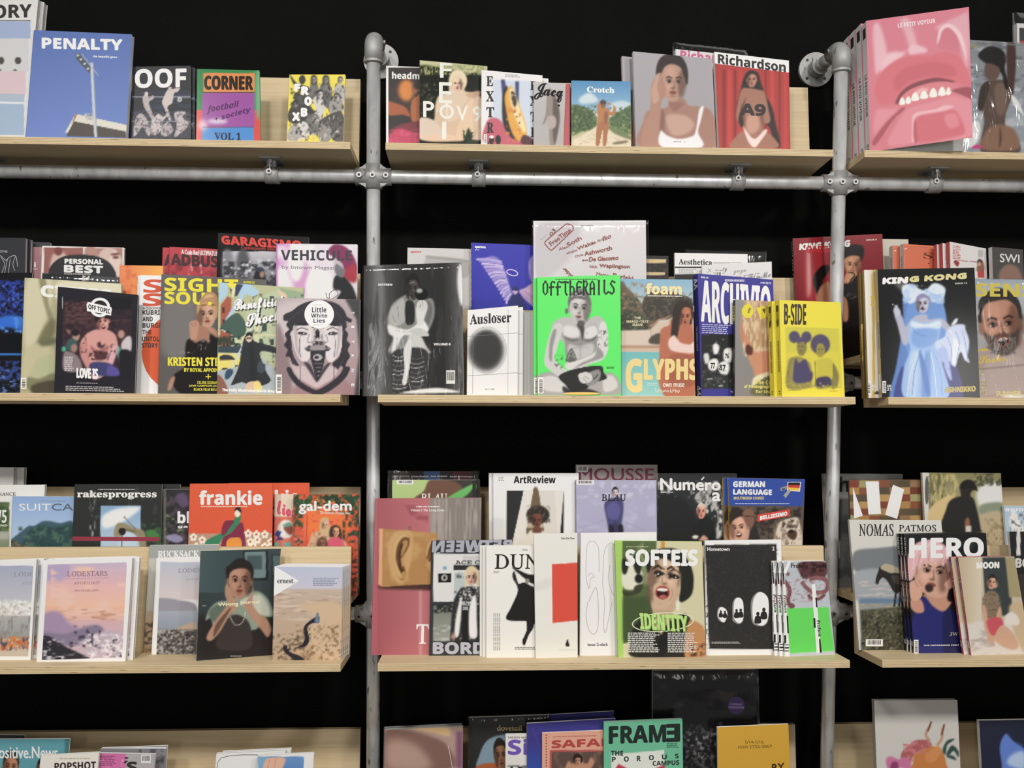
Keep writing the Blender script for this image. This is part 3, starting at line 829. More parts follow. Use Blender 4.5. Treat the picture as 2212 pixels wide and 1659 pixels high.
MAG('magazine', 'yellow magazine crowded with black and white cut-out bodies', 'B1', .075, (625,161), (746,161), 618, 740, .012, '''
bg ecd92a
s 2b2a2a .8 626 160 640 178 656 184 668 190 664 206 650 198 634 182
e 2a2828 .8 653 172 7 10
s 6e6b69 .8 670 186 680 178 688 188 684 212 668 212
F 678 172 11 15 0 8a8683 2a2828 l
s 76726f .8 692 184 706 178 718 194 710 220 690 214
F 704 173 12 16 0 7d7976 262424 l
s b6b2ae .8 722 190 734 182 746 190 742 222 726 214
F 735 174 11 14 0 aaa6a2 3a3836
e 3c3a39 .8 642 208 8 9
s 4a4745 .8 640 216 652 204 668 206 674 218 664 238 642 240
s cfcbc7 .8 676 214 692 206 704 222 700 244 690 262 678 258 682 236
F 692 204 13 16 0 d6d2ce 2a2828 l
s 5c5957 .8 700 196 716 206 720 228 704 232
s 9a9692 .8 712 220 726 214 740 222 738 246 714 248
F 727 210 12 15 0 b5b0ab 1f1e1e
s 3a3837 .8 622 244 634 226 650 226 656 250 644 268 624 262
F 637 226 12 14 0 8a8683 222
s 2f2d2c .8 646 232 668 228 680 248 676 276 652 278
s 6b6865 .8 662 252 684 246 694 268 686 290 666 286
s d4d0cc .8 640 272 656 262 668 276 664 298 642 298
s a9a5a1 .8 624 280 634 268 648 276 646 302 622 302
s 444240 .8 690 262 730 240 742 250 744 270 700 290
s 8d8985 .8 690 280 704 268 716 280 712 304 690 304
s 54514e .8 716 272 732 262 744 274 742 304 718 302
n c9c5c1 626 250 742 304 .28 5 5
n 1f1e1e 626 180 744 304 .3 5 6
t s f4f2f0 637 182 648 196 0 1.4 F
t s f4f2f0 652 188 666 204 0 1.6 R
t s f4f2f0 659 210 672 227 0 1.6 O
t s f4f2f0 651 234 663 251 0 1.2 B
t s f4f2f0 632 244 647 260 0 1.6 X
''', spine='cfc9b8')
MAG('magazine', 'black magazine with a figure in orange robes before a glowing sun', 'B1', .085, (834,142), (940,146), 834, 938, .008, '''
bg 1b1411
r 2a1a14 838 180 900 240 8
e d77f22 7 878 195 18 24
s a6521f 1.2 836 220 852 222 876 232 886 252 870 248 838 248
s b5622b 1.2 888 222 900 208 912 206 916 262 890 262
e 9a5a34 1 897 190 8 12
e 1d100c 1 902 184 9 9
s 7c1b2e 2 838 288 862 270 900 262 920 264 920 310 838 310
s c32f5a 2 838 296 860 278 888 284 910 294 912 310 838 310
n d84a70 838 280 905 308 .4 12 5
vr e7e4e0 834 142 839 312
vr e7e4e0 832 140 942 146
t s efece6 847 155 934 170 2 -0.3 headmast
''', spine='222')
MAG('magazine', 'magazine with a fair haired figure seated outdoors under large thin white capitals', 'B1', .05, (906,130), (1053,143), 906, 1049, .009, '''
bg 16180f 1c1f14
n 55583f 908 180 945 250 .35 5 5
p c9c79b 1 906 128 1054 141 1054 158 1040 160 1030 156 1015 159 990 153 970 150 950 146 920 140 906 141
n 9aa06a 908 140 1052 162 .5 2 5
e e8d4b5 1.5 988 175 19 22
s e2cab0 1.5 972 176 968 200 945 210 940 256 958 300 1000 300 1046 300 1050 260 1040 212 1020 200 1004 196 1004 178
F 988 180 22 34 0 e3c3a8 e6d2ae nk
s ead9b6 1.2 972 172 976 156 990 151 1004 158 1009 176 1003 190 1000 170 990 160 978 166
s dcbd9f 2 940 250 955 240 962 262 990 256 1000 230 1016 210 1032 224 1036 258 1020 300 940 300
s e6c8a8 2 1000 240 1018 212 1034 232 1032 270 1012 296 985 298
s cfa78a 1.5 1034 196 1036 206 1020 212 1006 204
r d8c3b0 906 262 945 296 4
s e0cbb8 2 906 256 940 262 960 300 906 300
p 1a2312 1 1000 308 1012 275 1018 290 1020 308
n 2a3a1c 1000 280 1022 308 .5 4 4
e e8c7ab 2 950 298 36 8
t b f0ede2 951 136 975 167 1 .7 F
t b f0ede2 949 178 976 222 1 .7 E
t b f0ede2 956 264 963 300 0 1 I
t b f0ede2 915 219 937 252 1 .9 P
t b f0ede2 950 226 980 256 1 .9 O
t b f0ede2 987 229 1010 260 1 .9 V
t b f0ede2 1022 230 1040 262 1 .9 9
t b f0ede2 963 222 968 254 0 .6 T
''', tw=3, spine='8a8d6a', mat='gloss')
MAG('magazine', 'white magazine with a halved papaya and two columns of black capitals', 'B1', .028, (1040,151), (1172,163), 1039, 1166, .008, '''
bg e6e4e4
p c9d3e2 1 1064 172 1166 176 1166 312 1064 312
p 2e3a6b 1 1082 172 1090 172 1094 190 1094 240 1088 240
p 2e3a6b 1 1113 176 1121 176 1120 240 1114 230
s c4566a 1 1052 262 1075 256 1100 280 1140 295 1158 312 1050 312
s 17130f 1 1086 205 1096 186 1098 230 1108 280 1118 304 1100 292 1086 262
s e2a432 1 1090 212 1100 188 1108 190 1120 222 1134 262 1138 290 1128 304 1114 300 1100 270
s f0d9a4 1 1100 200 1108 192 1120 226 1132 262 1136 284 1126 280 1108 240
n d98820 1094 230 1126 306 .35 5 8
s 2a1f16 1 1104 198 1112 202 1116 220 1112 232 1106 218
n f0d9a4 1104 198 1116 232 .3 3 3
e 3a2a1c .7 1116 252 1.6 2
e 3a2a1c .7 1122 266 1.6 2
e 3a2a1c .7 1112 242 1.4 2
s 4a1d2a 1 1130 292 1148 298 1153 312 1126 310
e 111 .8 1062 302 5 9
e 111 .8 1076 302 6 10
e f4f2f2 .8 1062 296 5 3
t S 1d1b1b 1051 165 1065 186 0 .5 E
t S 1d1b1b 1050 197 1067 219 0 .5 X
t S 1d1b1b 1051 232 1067 253 0 .5 T
t S 1d1b1b 1052 265 1066 287 0 .5 R
t S 1d1b1b 1052 298 1066 314 0 .5 A
t S 1d1b1b 1146 176 1158 194 0 .5 E
t S 1d1b1b 1145 208 1160 228 0 .5 X
t S 1d1b1b 1146 242 1160 262 0 .5 T
t S 1d1b1b 1147 276 1160 296 0 .5 R
ln aaa 1091 160 1128 167 2 2
bc 1045 290 1052 312 1
''', tw=3, spine='e2e0de', copies=[(.018, .02, 'second white magazine behind the papaya cover, only a blank strip visible')], group='papaya magazines')
MAG('magazine', 'grey magazine with a drawn nude from behind and brush script lettering', 'B1', .02, (1153,176), (1222,181), 1153, 1217, .006, '''
bg c3c0bf b3afae
s 9a8f8a 1.2 1184 192 1196 200 1198 230 1204 256 1200 312 1188 312 1186 276 1182 256 1180 230
s 6d615e 1.2 1196 204 1208 236 1208 270 1198 312 1194 276
s b9aca6 1.2 1183 254 1196 250 1202 262 1198 276 1184 276
s 857a76 1 1182 232 1180 258 1172 270 1178 252
t c 1a1817 1154 178 1216 216 6 .9 Jacq
ve 1a1817 1207 228 2.5 2.5
''', tw=4, mat='matte')
MAG('book', 'narrow book with a coral red spine edge left of the blue sky cover', 'B1', .036, (1216,181), (1232,182), 1216, 1231, .01, '''
bg c8555c
r d98a8c 1210 190 1216 200
''', spine='c8555c', sart=[('s','PARADISE',.35,.8,.25,.75,'7a2a30')], cat='book')
MAG('book', 'narrow beige book with dark bands beside the blue sky cover', 'B1', .049, (1226,179), (1236,180), 1226, 1236, .01, '''
bg a79a8c
r 3a3a3a 1218 262 1240 275
r 3a3a3a 1218 292 1240 306
''', spine='a79a8c', cat='book')
MAG('magazine', 'small magazine of a tanned figure on a sandy path under blue sky', 'B1', .02, (1234,174), (1362,176), 1234, 1363, .009, '''
gr 1230 170 1370 240 3f86bb 8db4cf
s c8d6dc 3 1252 212 1272 200 1286 208 1290 220 1256 224
s bfd0d8 3 1320 224 1345 218 1364 226 1364 240 1322 240
gr 1230 252 1370 318 8b9a5a d9cba8
s 45602f 1.2 1233 234 1244 226 1262 232 1278 240 1288 254 1284 276 1256 284 1233 290
s 4d6a38 1.2 1318 258 1330 244 1346 238 1364 230 1364 288 1340 282 1316 270
n 2c4522 1234 228 1288 284 .45 4 4
n 7d9450 1234 228 1288 296 .3 4 4
n 2f4a24 1316 232 1364 290 .4 4 4
n 8c9c58 1312 246 1364 296 .3 5 4
p dfd0b4 1.2 1290 272 1312 272 1366 306 1366 320 1236 320 1236 304
n c9b896 1236 285 1364 316 .35 8 3
s 6b7a4a 1.5 1310 272 1340 280 1364 296 1364 302 1330 290
s b5743f .8 1290 238 1300 232 1316 236 1314 258 1312 268 1294 268 1292 254
s b5743f .8 1290 240 1292 224 1302 218 1304 224 1298 236
s b5743f .8 1312 238 1322 242 1324 228 1312 226 1314 222 1330 232 1328 248 1316 248
e 8a5a34 .8 1303 226 6 8
e 4a2f1e .8 1303 221 7 5
s a8683a .8 1292 266 1314 266 1312 292 1309 314 1302 314 1303 280 1299 292 1294 314 1287 314 1288 288
s 8d5430 1 1306 242 1313 244 1311 266 1305 262
e 6b6248 1.5 1340 308 18 3 -8
t S f4f1ea 1268 187 1327 199 2 .3 Crotch
''', spine='5f8bb0')
MAG('magazine', 'grey magazine with a dark haired woman in white top touching her temple', 'B1', .022, (1367,111), (1538,127), 1374, 1548, .011, '''
bg a9a5ab 9d989e
s 2a211d 1.2 1418 150 1426 126 1446 116 1470 122 1482 140 1486 170 1478 184 1424 168
s a5796a 1.5 1446 214 1478 214 1488 228 1536 240 1546 318 1385 318 1390 262 1400 240 1440 232
s b58a78 1.5 1426 160 1440 140 1462 136 1478 152 1480 178 1472 204 1458 220 1444 214 1428 190
F 1455 176 50 84 3 b88e7b 2a211d zk
s 2a211d 1.2 1420 172 1420 140 1440 120 1466 120 1484 146 1484 182 1478 166 1470 146 1452 138 1436 144 1428 160
s b0816f 1.2 1406 190 1412 172 1420 160 1430 158 1424 172 1436 182 1438 206 1428 226 1428 314 1388 318 1390 272 1404 240
s c19985 1.2 1407 196 1418 162 1426 162 1420 186 1424 214 1412 224
s 8a5f51 1.5 1428 240 1436 250 1432 310 1424 314
s 96685a 2 1446 222 1478 222 1470 232 1456 240
s c49c8a 3 1440 250 1480 250 1500 270 1480 290 1450 290
s e9e9ec 1 1427 282 1440 292 1464 300 1490 296 1502 286 1510 240 1516 230 1520 232 1514 260 1508 286 1516 318 1430 318
ln 777 1455 305 1475 308 1
ve 555 1479 307 1 1
''', tw=4, spine='e4e2e2', copies=[(-.026, .03, 'second grey portrait magazine, its blank lilac edge showing at the left')], group='grey portrait magazines')
MAG('magazine', 'plastic-wrapped white magazine with pink title half hidden behind the red curtain cover', 'B1', .085, (1459,106), (1612,122), 1462, 1612, .014, '''
bg ebe8e9
r c43b46 1450 150 1620 330
t s d8699a 1470 108 1606 130 12 .6 Richardson
''', tw=3, sleeve=(.006,.022,.008,0,.006), spine='e2dfe0')
MAG('magazine', 'red curtain magazine with a long haired woman and black title on white', 'B1', .03, (1543,112), (1704,131), 1553, 1708, .015, '''
bg b22f2c
r 8f2422 1560 150 1568 320 2
r c83a36 1572 150 1580 320 2
r 7d1c1c 1586 150 1590 320 2
r c23734 1596 150 1602 320 2
r 8a2120 1652 150 1656 320 2
r c83a36 1664 150 1672 320 2
r 86201f 1682 150 1686 320 2
r c43835 1694 150 1700 320 2
s 241a18 1.2 1598 250 1592 230 1598 200 1608 166 1620 154 1636 158 1644 180 1654 206 1668 232 1676 270 1686 314 1672 314 1658 270 1610 262
s a5705b 1.2 1600 196 1616 190 1640 194 1652 200 1660 236 1664 262 1650 266 1648 240 1644 258 1652 280 1674 300 1676 320 1580 320 1592 292 1606 280 1606 250 1596 262 1590 248
F 1624 172 22 32 0 b57f68 241a18 zr
s 241a18 1 1610 172 1612 158 1624 152 1638 160 1640 180 1634 164 1622 160
s 8d5a48 2 1602 222 1600 262 1606 280 1612 262
s 8d5a48 2 1648 226 1644 262 1650 280
s c99681 3 1616 250 1636 250 1640 276 1624 290 1612 276
s efd9d2 1 1605 272 1612 282 1630 300 1652 280 1657 284 1642 306 1632 318 1622 314 1612 296
s 241a18 1.2 1612 210 1604 240 1606 268 1600 274 1596 252
vp f2f0ef 1541 108 1706 128 1706 157 1543 137
T s 24211f 1551 116 1697 135 1551 137 .5 Richardson
t s 2b211f 1600 224 1653 248 2 1.2 A9
ln 555 1680 150 1696 153 1
''', tw=4, mat='satin', spine='f0eeee')
MAG('magazine', 'large pink magazine with an open toothy mouth, front cover swinging open', 'B1', .012, (1871,45), (2080,40), 1880, 2082, .034, '''
bg d8798c d2707e
s e6b2bd 6 1886 60 1898 50 1912 90 1916 130 1902 150 1892 160 1888 120
s e9bcc5 6 1902 150 1912 120 1930 112 1952 112 1960 104 1950 122 1925 140 1908 165
s e3a6b3 5 1944 46 1962 40 1980 90 1976 110 1966 106 1954 70
s e8b8c2 4 1962 108 1970 96 1984 98 2000 104 2002 112 1984 116 1966 118
s dfa0ae 6 2020 60 2045 46 2080 30 2092 30 2094 110 2086 150 2070 90 2040 70
s cf6f80 4 2026 88 2032 66 2046 56 2062 62 2070 84 2072 112 2050 108 2030 104
s edc6ce 2 2024 96 2028 66 2042 52 2058 54 2074 70 2084 96 2088 130 2082 112 2068 78 2050 60 2036 66 2030 84
s d56672 4 1890 196 1898 164 1918 142 1950 124 1984 120 2006 122 2040 112 2072 122 2092 160 2096 186 2060 178 2020 168 1980 176 1946 200 1932 222 1900 226
s c95866 5 1930 176 1950 150 1990 136 2030 134 2062 146 2060 166 2010 164 1966 176 1940 196
s 7d2c38 1.8 1934 222 1944 202 1962 186 1990 174 2024 168 2058 174 2060 178 2030 176 1996 182 1966 194 1948 210 1940 224
s da7680 1.5 1942 222 1950 206 1970 192 2000 184 2034 178 2054 180 2056 206 2010 214 1966 228 1946 230
s e8a8aa 2 1976 200 1990 190 2006 192 2000 200 1984 204
s 9a3a48 2.5 2056 196 2072 190 2094 188 2102 196 2100 216 2084 208 2070 202
s a84452 2 1884 308 1896 288 1914 264 1934 244 1950 232 1954 236 1936 252 1920 272 1906 294 1890 314
s e08a98 5 1892 240 1920 236 1940 236 1920 256 1898 280 1888 290
s de8492 3 1956 240 1980 228 2020 218 2056 208 2080 212 2098 220 2100 292 1985 308 1920 314 1930 280
s eab2ba 2.5 1972 250 1984 242 2020 236 2040 228 2060 230 2036 240 2000 246 1982 254 1976 300 1970 306 1970 270
s cf5f6c 3 1978 258 1990 250 2034 242 2062 238 2078 262 2084 286 2060 296 1980 306
s dc7c88 4 2040 250 2064 246 2072 270 2050 276
s b8505e 2 1974 270 1978 258 1982 300 1976 308
s f3eee4 .8 1943 225 1944.8 214.8 1949 210 1953.2 214.8 1955 224 1949 227
s f3eee4 .8 1956 222 1957.8 212.4 1962 208 1966.2 212.4 1968 221 1962 224
s f3eee4 .8 1968.5 216 1971.05 204.6 1977 199 1982.95 204.6 1985.5 215 1977 218
s f3eee4 .8 1987.5 212 1990.05 201.2 1996 196 2001.95 201.2 2004.5 211 1996 214
s f3eee4 .8 2007.5 208 2010.05 196 2016 190 2021.95 196 2024.5 207 2016 210
s f3eee4 .8 2027 205 2029.4 193 2035 187 2040.6 193 2043 204 2035 207
s f3eee4 .8 2044 203 2045.5 192.8 2049 188 2052.5 192.8 2054 202 2049 205
T s f3d8dc 1939 51 2020 40 1940 60 .2 LE PETIT VOYEUR
''', tw=-4, open_cover=(-17,(2093,15),(2101,297)), spine='f4f2ef', mat='satin', sart=[('s','LE PETIT VOYEUR',.4,.72,.3,.72,'2a2828'),('s','07',.93,.97,.3,.7,'2a2828'),('','',.04,.12,.2,.8,'3a3838')], group='pink mouth magazines')
MAG('magazine', 'second pink mouth magazine, white spine just behind the open front copy', 'B1', .048, (1859,51), (2060,52), 1868, 2066, .034, '''
bg d8798c d2707e
''', spine='f4f2ef', sart=[('s','LE PETIT VOYEUR',.4,.72,.3,.72,'2a2828'),('s','07',.93,.97,.3,.7,'2a2828'),('','',.04,.12,.2,.8,'3a3838')],
 copies=[(-.002, .037, 'third pink mouth magazine, white spine close to the upright pipe'), (-.004, .074, 'hindmost pink mouth magazine, spine behind the upright pipe')], group='pink mouth magazines')
MAG('magazine', 'glossy wrapped magazine with a bare back at the right frame edge', 'B1', .06, (2078,86), (2262,97), 2070, 2268, .012, '''
bg 8f949a 9aa3ae
n b9bfc6 2080 90 2212 320 .4 25 12
n 6d7379 2080 90 2212 200 .35 20 10
s 5d4a41 2 2128 180 2150 172 2180 176 2190 196 2172 250 2176 290 2196 300 2200 330 2124 330 2120 300 2126 262 2118 220
s 3a2e28 2 2112 232 2118 190 2132 176 2136 190 2122 236
s 7a6152 3 2150 186 2176 186 2172 240 2154 246
s 8e6a55 3 2126 290 2144 272 2170 270 2194 284 2198 322 2122 322
s 5a4034 2 2160 272 2164 300 2158 320
s 191614 1.5 2114 124 2124 106 2142 100 2162 106 2174 124 2170 146 2176 170 2184 186 2172 192 2164 160 2150 150
s 6b5146 1.5 2128 140 2144 138 2160 150 2152 172 2130 168
s 4a2e2a 2 2176 92 2192 92 2194 150 2186 210 2176 170
e f2f2f2 3 2103 290 13 30 15
s f4f4f4 2 2184 204 2200 220 2212 250 2206 244 2190 226
s d5397f 1 2098 320 2112 312 2122 320
ln b9b060 2094 96 2116 104 3
''', mat='gloss', spine='999', sleeve=(.004,.004,.004,0,.005))  # white ellipse and white sliver are glare painted over the figure
MAG('magazine', 'plastic-wrapped white framed magazine at the top right corner', 'B1', .1, (2196,50), (2330,56), 2200, 2330, .012, '''
bg e4e2e0
r 3a3a3c 2202 60 2330 100
r b5433e 2202 88 2330 330
''', sleeve=(.008,.034,.008,0,.006))
# ================================================================== second row, left bay
MAG('magazine', 'black magazine with fine white scratchy drawing, far left of the second row', 'B2', .08, (-130,512), (56,514), -146, 50, .012, '''
bg 33353a
t b a9abb0 -6 540 16 545 1 .1 TOMB
vl c9cbd0 1 -20 548 0 552 12 562 20 556 32 552 36 560 38 576
vl b9bbc0 1 2 556 10 570 4 590
vl b9bbc0 1 16 560 10 590
vl b9bbc0 1 22 560 18 590
vl b9bbc0 1 34 553 28 570 32 585
''', mat='matte', spine='2c2d31', copies=[(.006,.016,'second black scratchy drawing magazine, edge showing just behind')], group='black scratchy drawing magazines')
MAG('magazine', 'plain dark grey magazine top behind the pinkish cover sliver', 'B2', .122, (60,522), (109,524), 54, 106, .01, '''
bg 46474b
''', mat='matte', spine='3a3b3e')
MAG('magazine', 'dusty pink magazine sliver with a small white letter i', 'B2', .110, (67,533), (200,538), 60, 196, .008, '''
bg a5757a 98696d
r b58a8c 86 530 110 600 3
t s efe9e8 74 566 77 577 0 .3 i
ln e8d8d8 66 580 86 583 1
''', spine='8a5f63')
MAG('magazine', 'white framed magazine with two brownish faces and a black arch holding the title', 'B2', .07, (91,531), (268,535), 82, 264, .008, '''
bg e6e2dd
r 9c5f58 95 535 180 590
r b08078 183 536 264 600
e d2b4a8 3 128 575 20 34
e 7a3f3a 1 126 543 9 9
e d8bcb0 4 235 570 26 36
s e2cdc2 2 248 540 262 560 258 580 264 596 230 596 236 560
e 6a3b36 1.2 250 556 7 3
s 7a4640 1 240 548 256 546 258 550 242 552
s b98a80 2 185 536 210 540 200 590 184 590
s 26272b .8 104 592 112 572 128 558 150 551 180 550 210 554 232 564 246 580 252 600 252 640 104 640
t s f0eeea 140 559 222 569 2 .5 PERSONAL
t s f0eeea 139 573 222 588 2 .9 BEST
t b d8d6d2 139 590 196 593 1 .1 IMAGINE FOR BEING PEOPLE
''', spine='ddd')
MAG('magazine', 'orange and yellow book top between the black arch cover and the red cover', 'F2', .084, (259,573), (352,574), 252, 348, .010, '''
bg e8844a
gh 285 570 360 640 e98b40 f0b048
n d9703c 258 570 300 640 .4 12 12
''', spine='e07a44', cat='book')
MAG('magazine', 'red magazine with smoke and dark grey title beside the black car cover', 'B2', .085, (366,533), (540,542), 360, 540, .006, '''
bg c23440 a82a38
n 8f1f30 366 560 480 700 .4 14 12
n e0a0a0 405 570 470 640 .3 7 9
t b f0dede 392 539 472 549 4 .4 A Code Red ULTIMATUM
T s 3c1f22 370 548 540 558 370 572 1 ADBUSTERS
''', spine='b9323c', copies=[(-.022,.009,'second red smoke magazine, its left strip showing beside the front copy')], group='red smoke magazines')
MAG('magazine', 'black magazine with angular red title over a misty forest photo', 'B2', .05, (471,503), (667,512), 462, 662, .01, '''
bg 1c1b1c
gr 481 543 660 640 c9c8d0 54565a
s 8a8a92 5 482 545 500 545 505 600 482 600
s 5c5d64 6 515 545 535 545 540 600 512 600
n 3f4146 482 565 600 620 .5 12 10
n dcdce2 482 560 600 600 .3 8 6
s 2b2c30 2 548 600 552 585 566 580 572 592 574 612 548 612
e a98a78 1.2 566 592 5 8
e 3a3f55 1.2 562 582 9 5
T s e0473c 478 509 650 521 480 527 .8 GARAGISMO
T S b5443c 521 531 650 537 521 540 .1 Contemporary Automotive Culture
''', spine='161616', mat='gloss')
MAG('magazine', 'pink and white magazine with glare and a folded armoured rider', 'B2', .03, (597,526), (772,528), 594, 770, .012, '''
bg e6dde6
gh 590 520 660 660 c97fc0 ecdcea
n f3eef3 600 530 680 640 .5 40 50
e d9a2cf 8 650 600 18 40
e f8f6f8 6 640 560 16 48
e f8f6f6 6 690 620 30 40
s 8a3a62 2 708 545 722 528 744 532 762 550 772 580 760 590 740 580 726 560
s c9c2c6 2 720 560 736 566 742 580 728 588
s b03a4a 3 740 590 764 570 772 590 768 610 750 606
s 2e2f33 1.5 722 600 734 592 748 602 764 624 768 655 724 655 736 630 720 624
s 777a80 2 726 570 744 584 740 600 724 590
vl 2a2b30 1.2 704 632 706 642 716 646 730 636 724 626 712 634 712 648
t s 4a4650 607 540 760 562 1 .3 VEHICULE
t b 8b8690 609 573 738 583 2 .1 by Intown Magazine
''', spine='e0d8e0', mat='gloss')  # soft white ellipses put the glare into the cover colours
MAG('magazine', 'black and electric blue wave magazine cut by the left frame edge', 'F2', .075, (-110,590), (70,589), -130, 56, .008, '''
bg 14151a
n 2a3fa0 -20 606 60 680 .55 8 6
n 4a6ad0 -20 610 60 670 .35 5 4
n 0e0f18 -20 606 60 690 .35 6 5
s 2f6fd8 6 -10 690 20 680 56 688 56 716 20 708 -10 712
n 4f8fe8 -10 685 60 720 .4 10 6
r 0d0f16 -20 722 60 760 4
r 3a78d0 -20 764 60 767
n 2d4590 -20 780 60 850 .45 8 7
n 6a86c0 -10 795 60 850 .3 8 5
''', spine='14151a', mat='gloss')
MAG('magazine', 'charcoal magazine in clear film rising behind the olive cloth cover', 'F2', .095, (92,590), (264,600), 80, 258, .008, '''
bg 2c2d30
r 55585a 195 590 262 640 2
r d6d4d0 178 592 193 606
t b 333 182 595 190 603 0 .2 ?
''', sleeve=(.003,.004,.003,0,.004), spine='26272a', mat='gloss')
MAG('magazine', 'olive magazine of draped cloth with one large white capital', 'F2', .05, (53,600), (262,613), 43, 258, .01, '''
bg b9b28c a8a27e
s cfc9a6 6 60 605 110 600 104 680 60 760 52 700
s 8f8a68 4 84 606 98 602 106 660 116 690 108 700
s 76724f 5 82 740 100 700 118 690 118 720 100 745
s dcd8b8 6 120 612 200 610 260 612 258 700 150 690
s c4bd96 6 52 760 90 740 118 760 116 800 70 820 48 830
s 6a6a4c 5 85 735 120 730 120 742 90 748
s b5b88f 4 64 820 82 775 118 770 118 825 90 828
s 7d805e 4 60 815 84 818 118 806 118 835 80 845 58 838
s 4a4436 4 70 832 120 822 120 852 74 852
t s f3f1e6 89 616 240 640 10 1.2 CITIES
bc 45 816 57 840 1
''', spine='a9a27c')
MAG('magazine', 'black bordered magazine with a shirtless tattooed singer in a crowd', 'F2', .022, (125,619), (298,637), 117, 291, .008, '''
bg 1f1e26
p 35242c 1 136 650 285 658 281 800 134 800
n 5a3a3c 140 650 205 700 .5 8 4
n 26202a 215 660 282 720 .5 10 10
n 4a3038 136 690 282 800 .4 7 7
r 16151c 238 642 284 668 3
e 8a6a62 1.2 152 712 8 10
e 2a2024 1.2 152 706 9 7
e b08a80 1.2 164 726 8 11
e 251c22 1.2 162 718 10 8
e 3a5a58 1.2 155 745 12 14
e a37a70 1.2 160 752 7 9
s 8a7a80 1.2 140 760 168 770 176 800 138 800
e 3fae88 2 138 754 5 6
e b58c80 1.2 262 722 7 9
s c8c0c4 1.2 262 742 276 726 284 732 282 760 266 760
s 5fa08c 1.5 252 760 258 748 268 780 262 790
s 1c1b22 1.2 258 760 284 762 282 815 262 815
s d59a92 1.2 174 740 186 722 206 712 230 712 248 722 254 742 252 764 240 760 232 776 236 790 196 790 190 770 188 752 184 770 176 762
s c98a84 1.2 174 742 188 738 190 762 196 790 204 806 210 818 200 818 184 790 174 768
s d9a8b0 1.2 254 744 250 770 236 800 214 818 206 812 228 790 240 758
s a86c6a 2.5 196 746 212 756 234 746 232 756 212 764 198 758
F 222 694 28 44 -6 cf948a 2a2024 bm
s 251c20 1 204 684 210 674 226 672 238 682 236 690 222 686 212 692 208 700
s 4a3038 1 210 742 216 738 220 746 228 742 222 752 212 750
s 5a3438 1.2 204 764 216 758 230 762 230 774 218 778 206 776
n 3a2024 192 758 234 778 .4 4 4
n 4a2c30 175 726 186 762 .4 4 5
n 4a2c30 238 744 252 764 .4 4 4
s 3f3f70 1.2 196 784 234 784 254 800 256 812 216 812 196 806
s 5a4f9a 2 234 790 254 796 256 810 232 810
vp efedea 187 656 190 655 239 666 242 668 239 680 188 672
vo efedea 6 216 664 19 18 0
vp efedea 189 652 241 664 240 682 188 670
T s 26242c 191 657 238 668 191 667 .2 OFF TOPIC
t s f0eeea 166 795 211 816 2 .9 LOVE IS
ln d8d4d4 139 770 160 802 8
ln b9b7ba 165 826 222 829 1 1
ln b9b7ba 142 833 270 845 3 3
t b 8a8890 134 640 137 668 0 .1 .
''', spine='1a191f', mat='matte')
MAG('magazine', 'white magazine with stacked orange S shapes and a big orange disc', 'F2', .066, (303,594), (480,600), 293, 476, .005, '''
bg f0efee
ve dd5a2c 398 762 92 88
t s d8502c 310 604 350 632 0 .5 S
t s d8502c 309 634 350 661 0 .5 S
t b 6a5a52 309 663 380 668 1 .2 A CLOCKWORK ORANGE
t s 3c3634 308 670 362 680 0 .1 KUBRICK
t s 3c3634 308 684 330 694 0 .1 AND
t s 3c3634 308 698 364 708 0 .1 BURGESS
t s 3c3634 308 713 327 722 0 .1 THE
t s 3c3634 307 727 352 737 0 .1 UNTOLD
t s 3c3634 307 741 341 751 0 .1 STORY
''', spine='e8e6e4', copies=[(-.006,.006,'second white orange-disc magazine, its edge just left of the front one'),(-.011,.012,'hindmost white orange-disc magazine in its little stack')], group='white orange-disc magazines')
MAG('magazine', 'grey magazine with a blonde woman resting on her fist and yellow lettering', 'F2', .045, (349,592), (575,604), 341, 568, .006, '''
bg 6a6766 5d5a59
s 7a7674 10 360 640 420 640 410 760 350 760
s 1f1b1c 1.5 398 780 402 740 412 730 424 726 440 740 462 716 480 726 480 850 420 850 400 820 380 818 396 800
s 1f1b1c 2 380 806 420 790 470 800 470 852 395 852 372 826
s a97b64 1.5 424 690 448 700 452 740 440 732 420 740 412 710
s b98a70 1.5 446 700 466 712 480 724 470 730 452 716
F 447 678 42 56 -4 c99c82 c9a070 b
s c9a070 1.2 426 678 428 656 438 640 452 632 468 640 472 668 466 690 462 670 450 658 436 660 430 670
n 8a6040 430 636 470 662 .4 5 4
s a06a4c 1.2 436 644 446 632 462 632 470 642 458 646
s c19078 1.2 409 700 413 694 422 692 430 698 428 712 424 732 412 734 410 716
l 8a5f4c 1.2 .7 414 698 418 706
l 8a5f4c 1.2 .7 420 695 424 704
n 9a9490 428 735 456 760 .2 3 8
s b08670 1.5 362 842 366 824 374 812 378 818 370 840
n b8b4b0 392 758 420 768 .3 3 3
t s ecdf20 356 600 514 628 4 .6 SIGHT
t s ecdf20 356 630 512 656 4 .6 SOUND
vs b98f62 432 662 433 648 440 637 450 631 462 633 470 644 471 664 462 654 448 652 438 656
vs d4ae80 440 644 450 636 462 640 452 643
t s ecdf20 363 772 526 790 1 .5 KRISTEN STEWART
t s ecdf20 398 795 500 803 1 .2 BY ROYAL APPOINTMENT
vr ecdf20 449 808 451 819
vr ecdf20 444 813 456 814.5
t s ecdf20 426 823 476 829 1 0 CELINE SCIAMMA
t s ecdf20 408 831 501 836 1 0 JANE CAMPION-JANE BIRKIN
t s ecdf20 419 838 484 844 1 0 BLACK FILM BULLETIN
t b ecdf20 526 607 550 612 1 .1 NOVEMBER 2021
''', spine='55524f', mat='gloss')
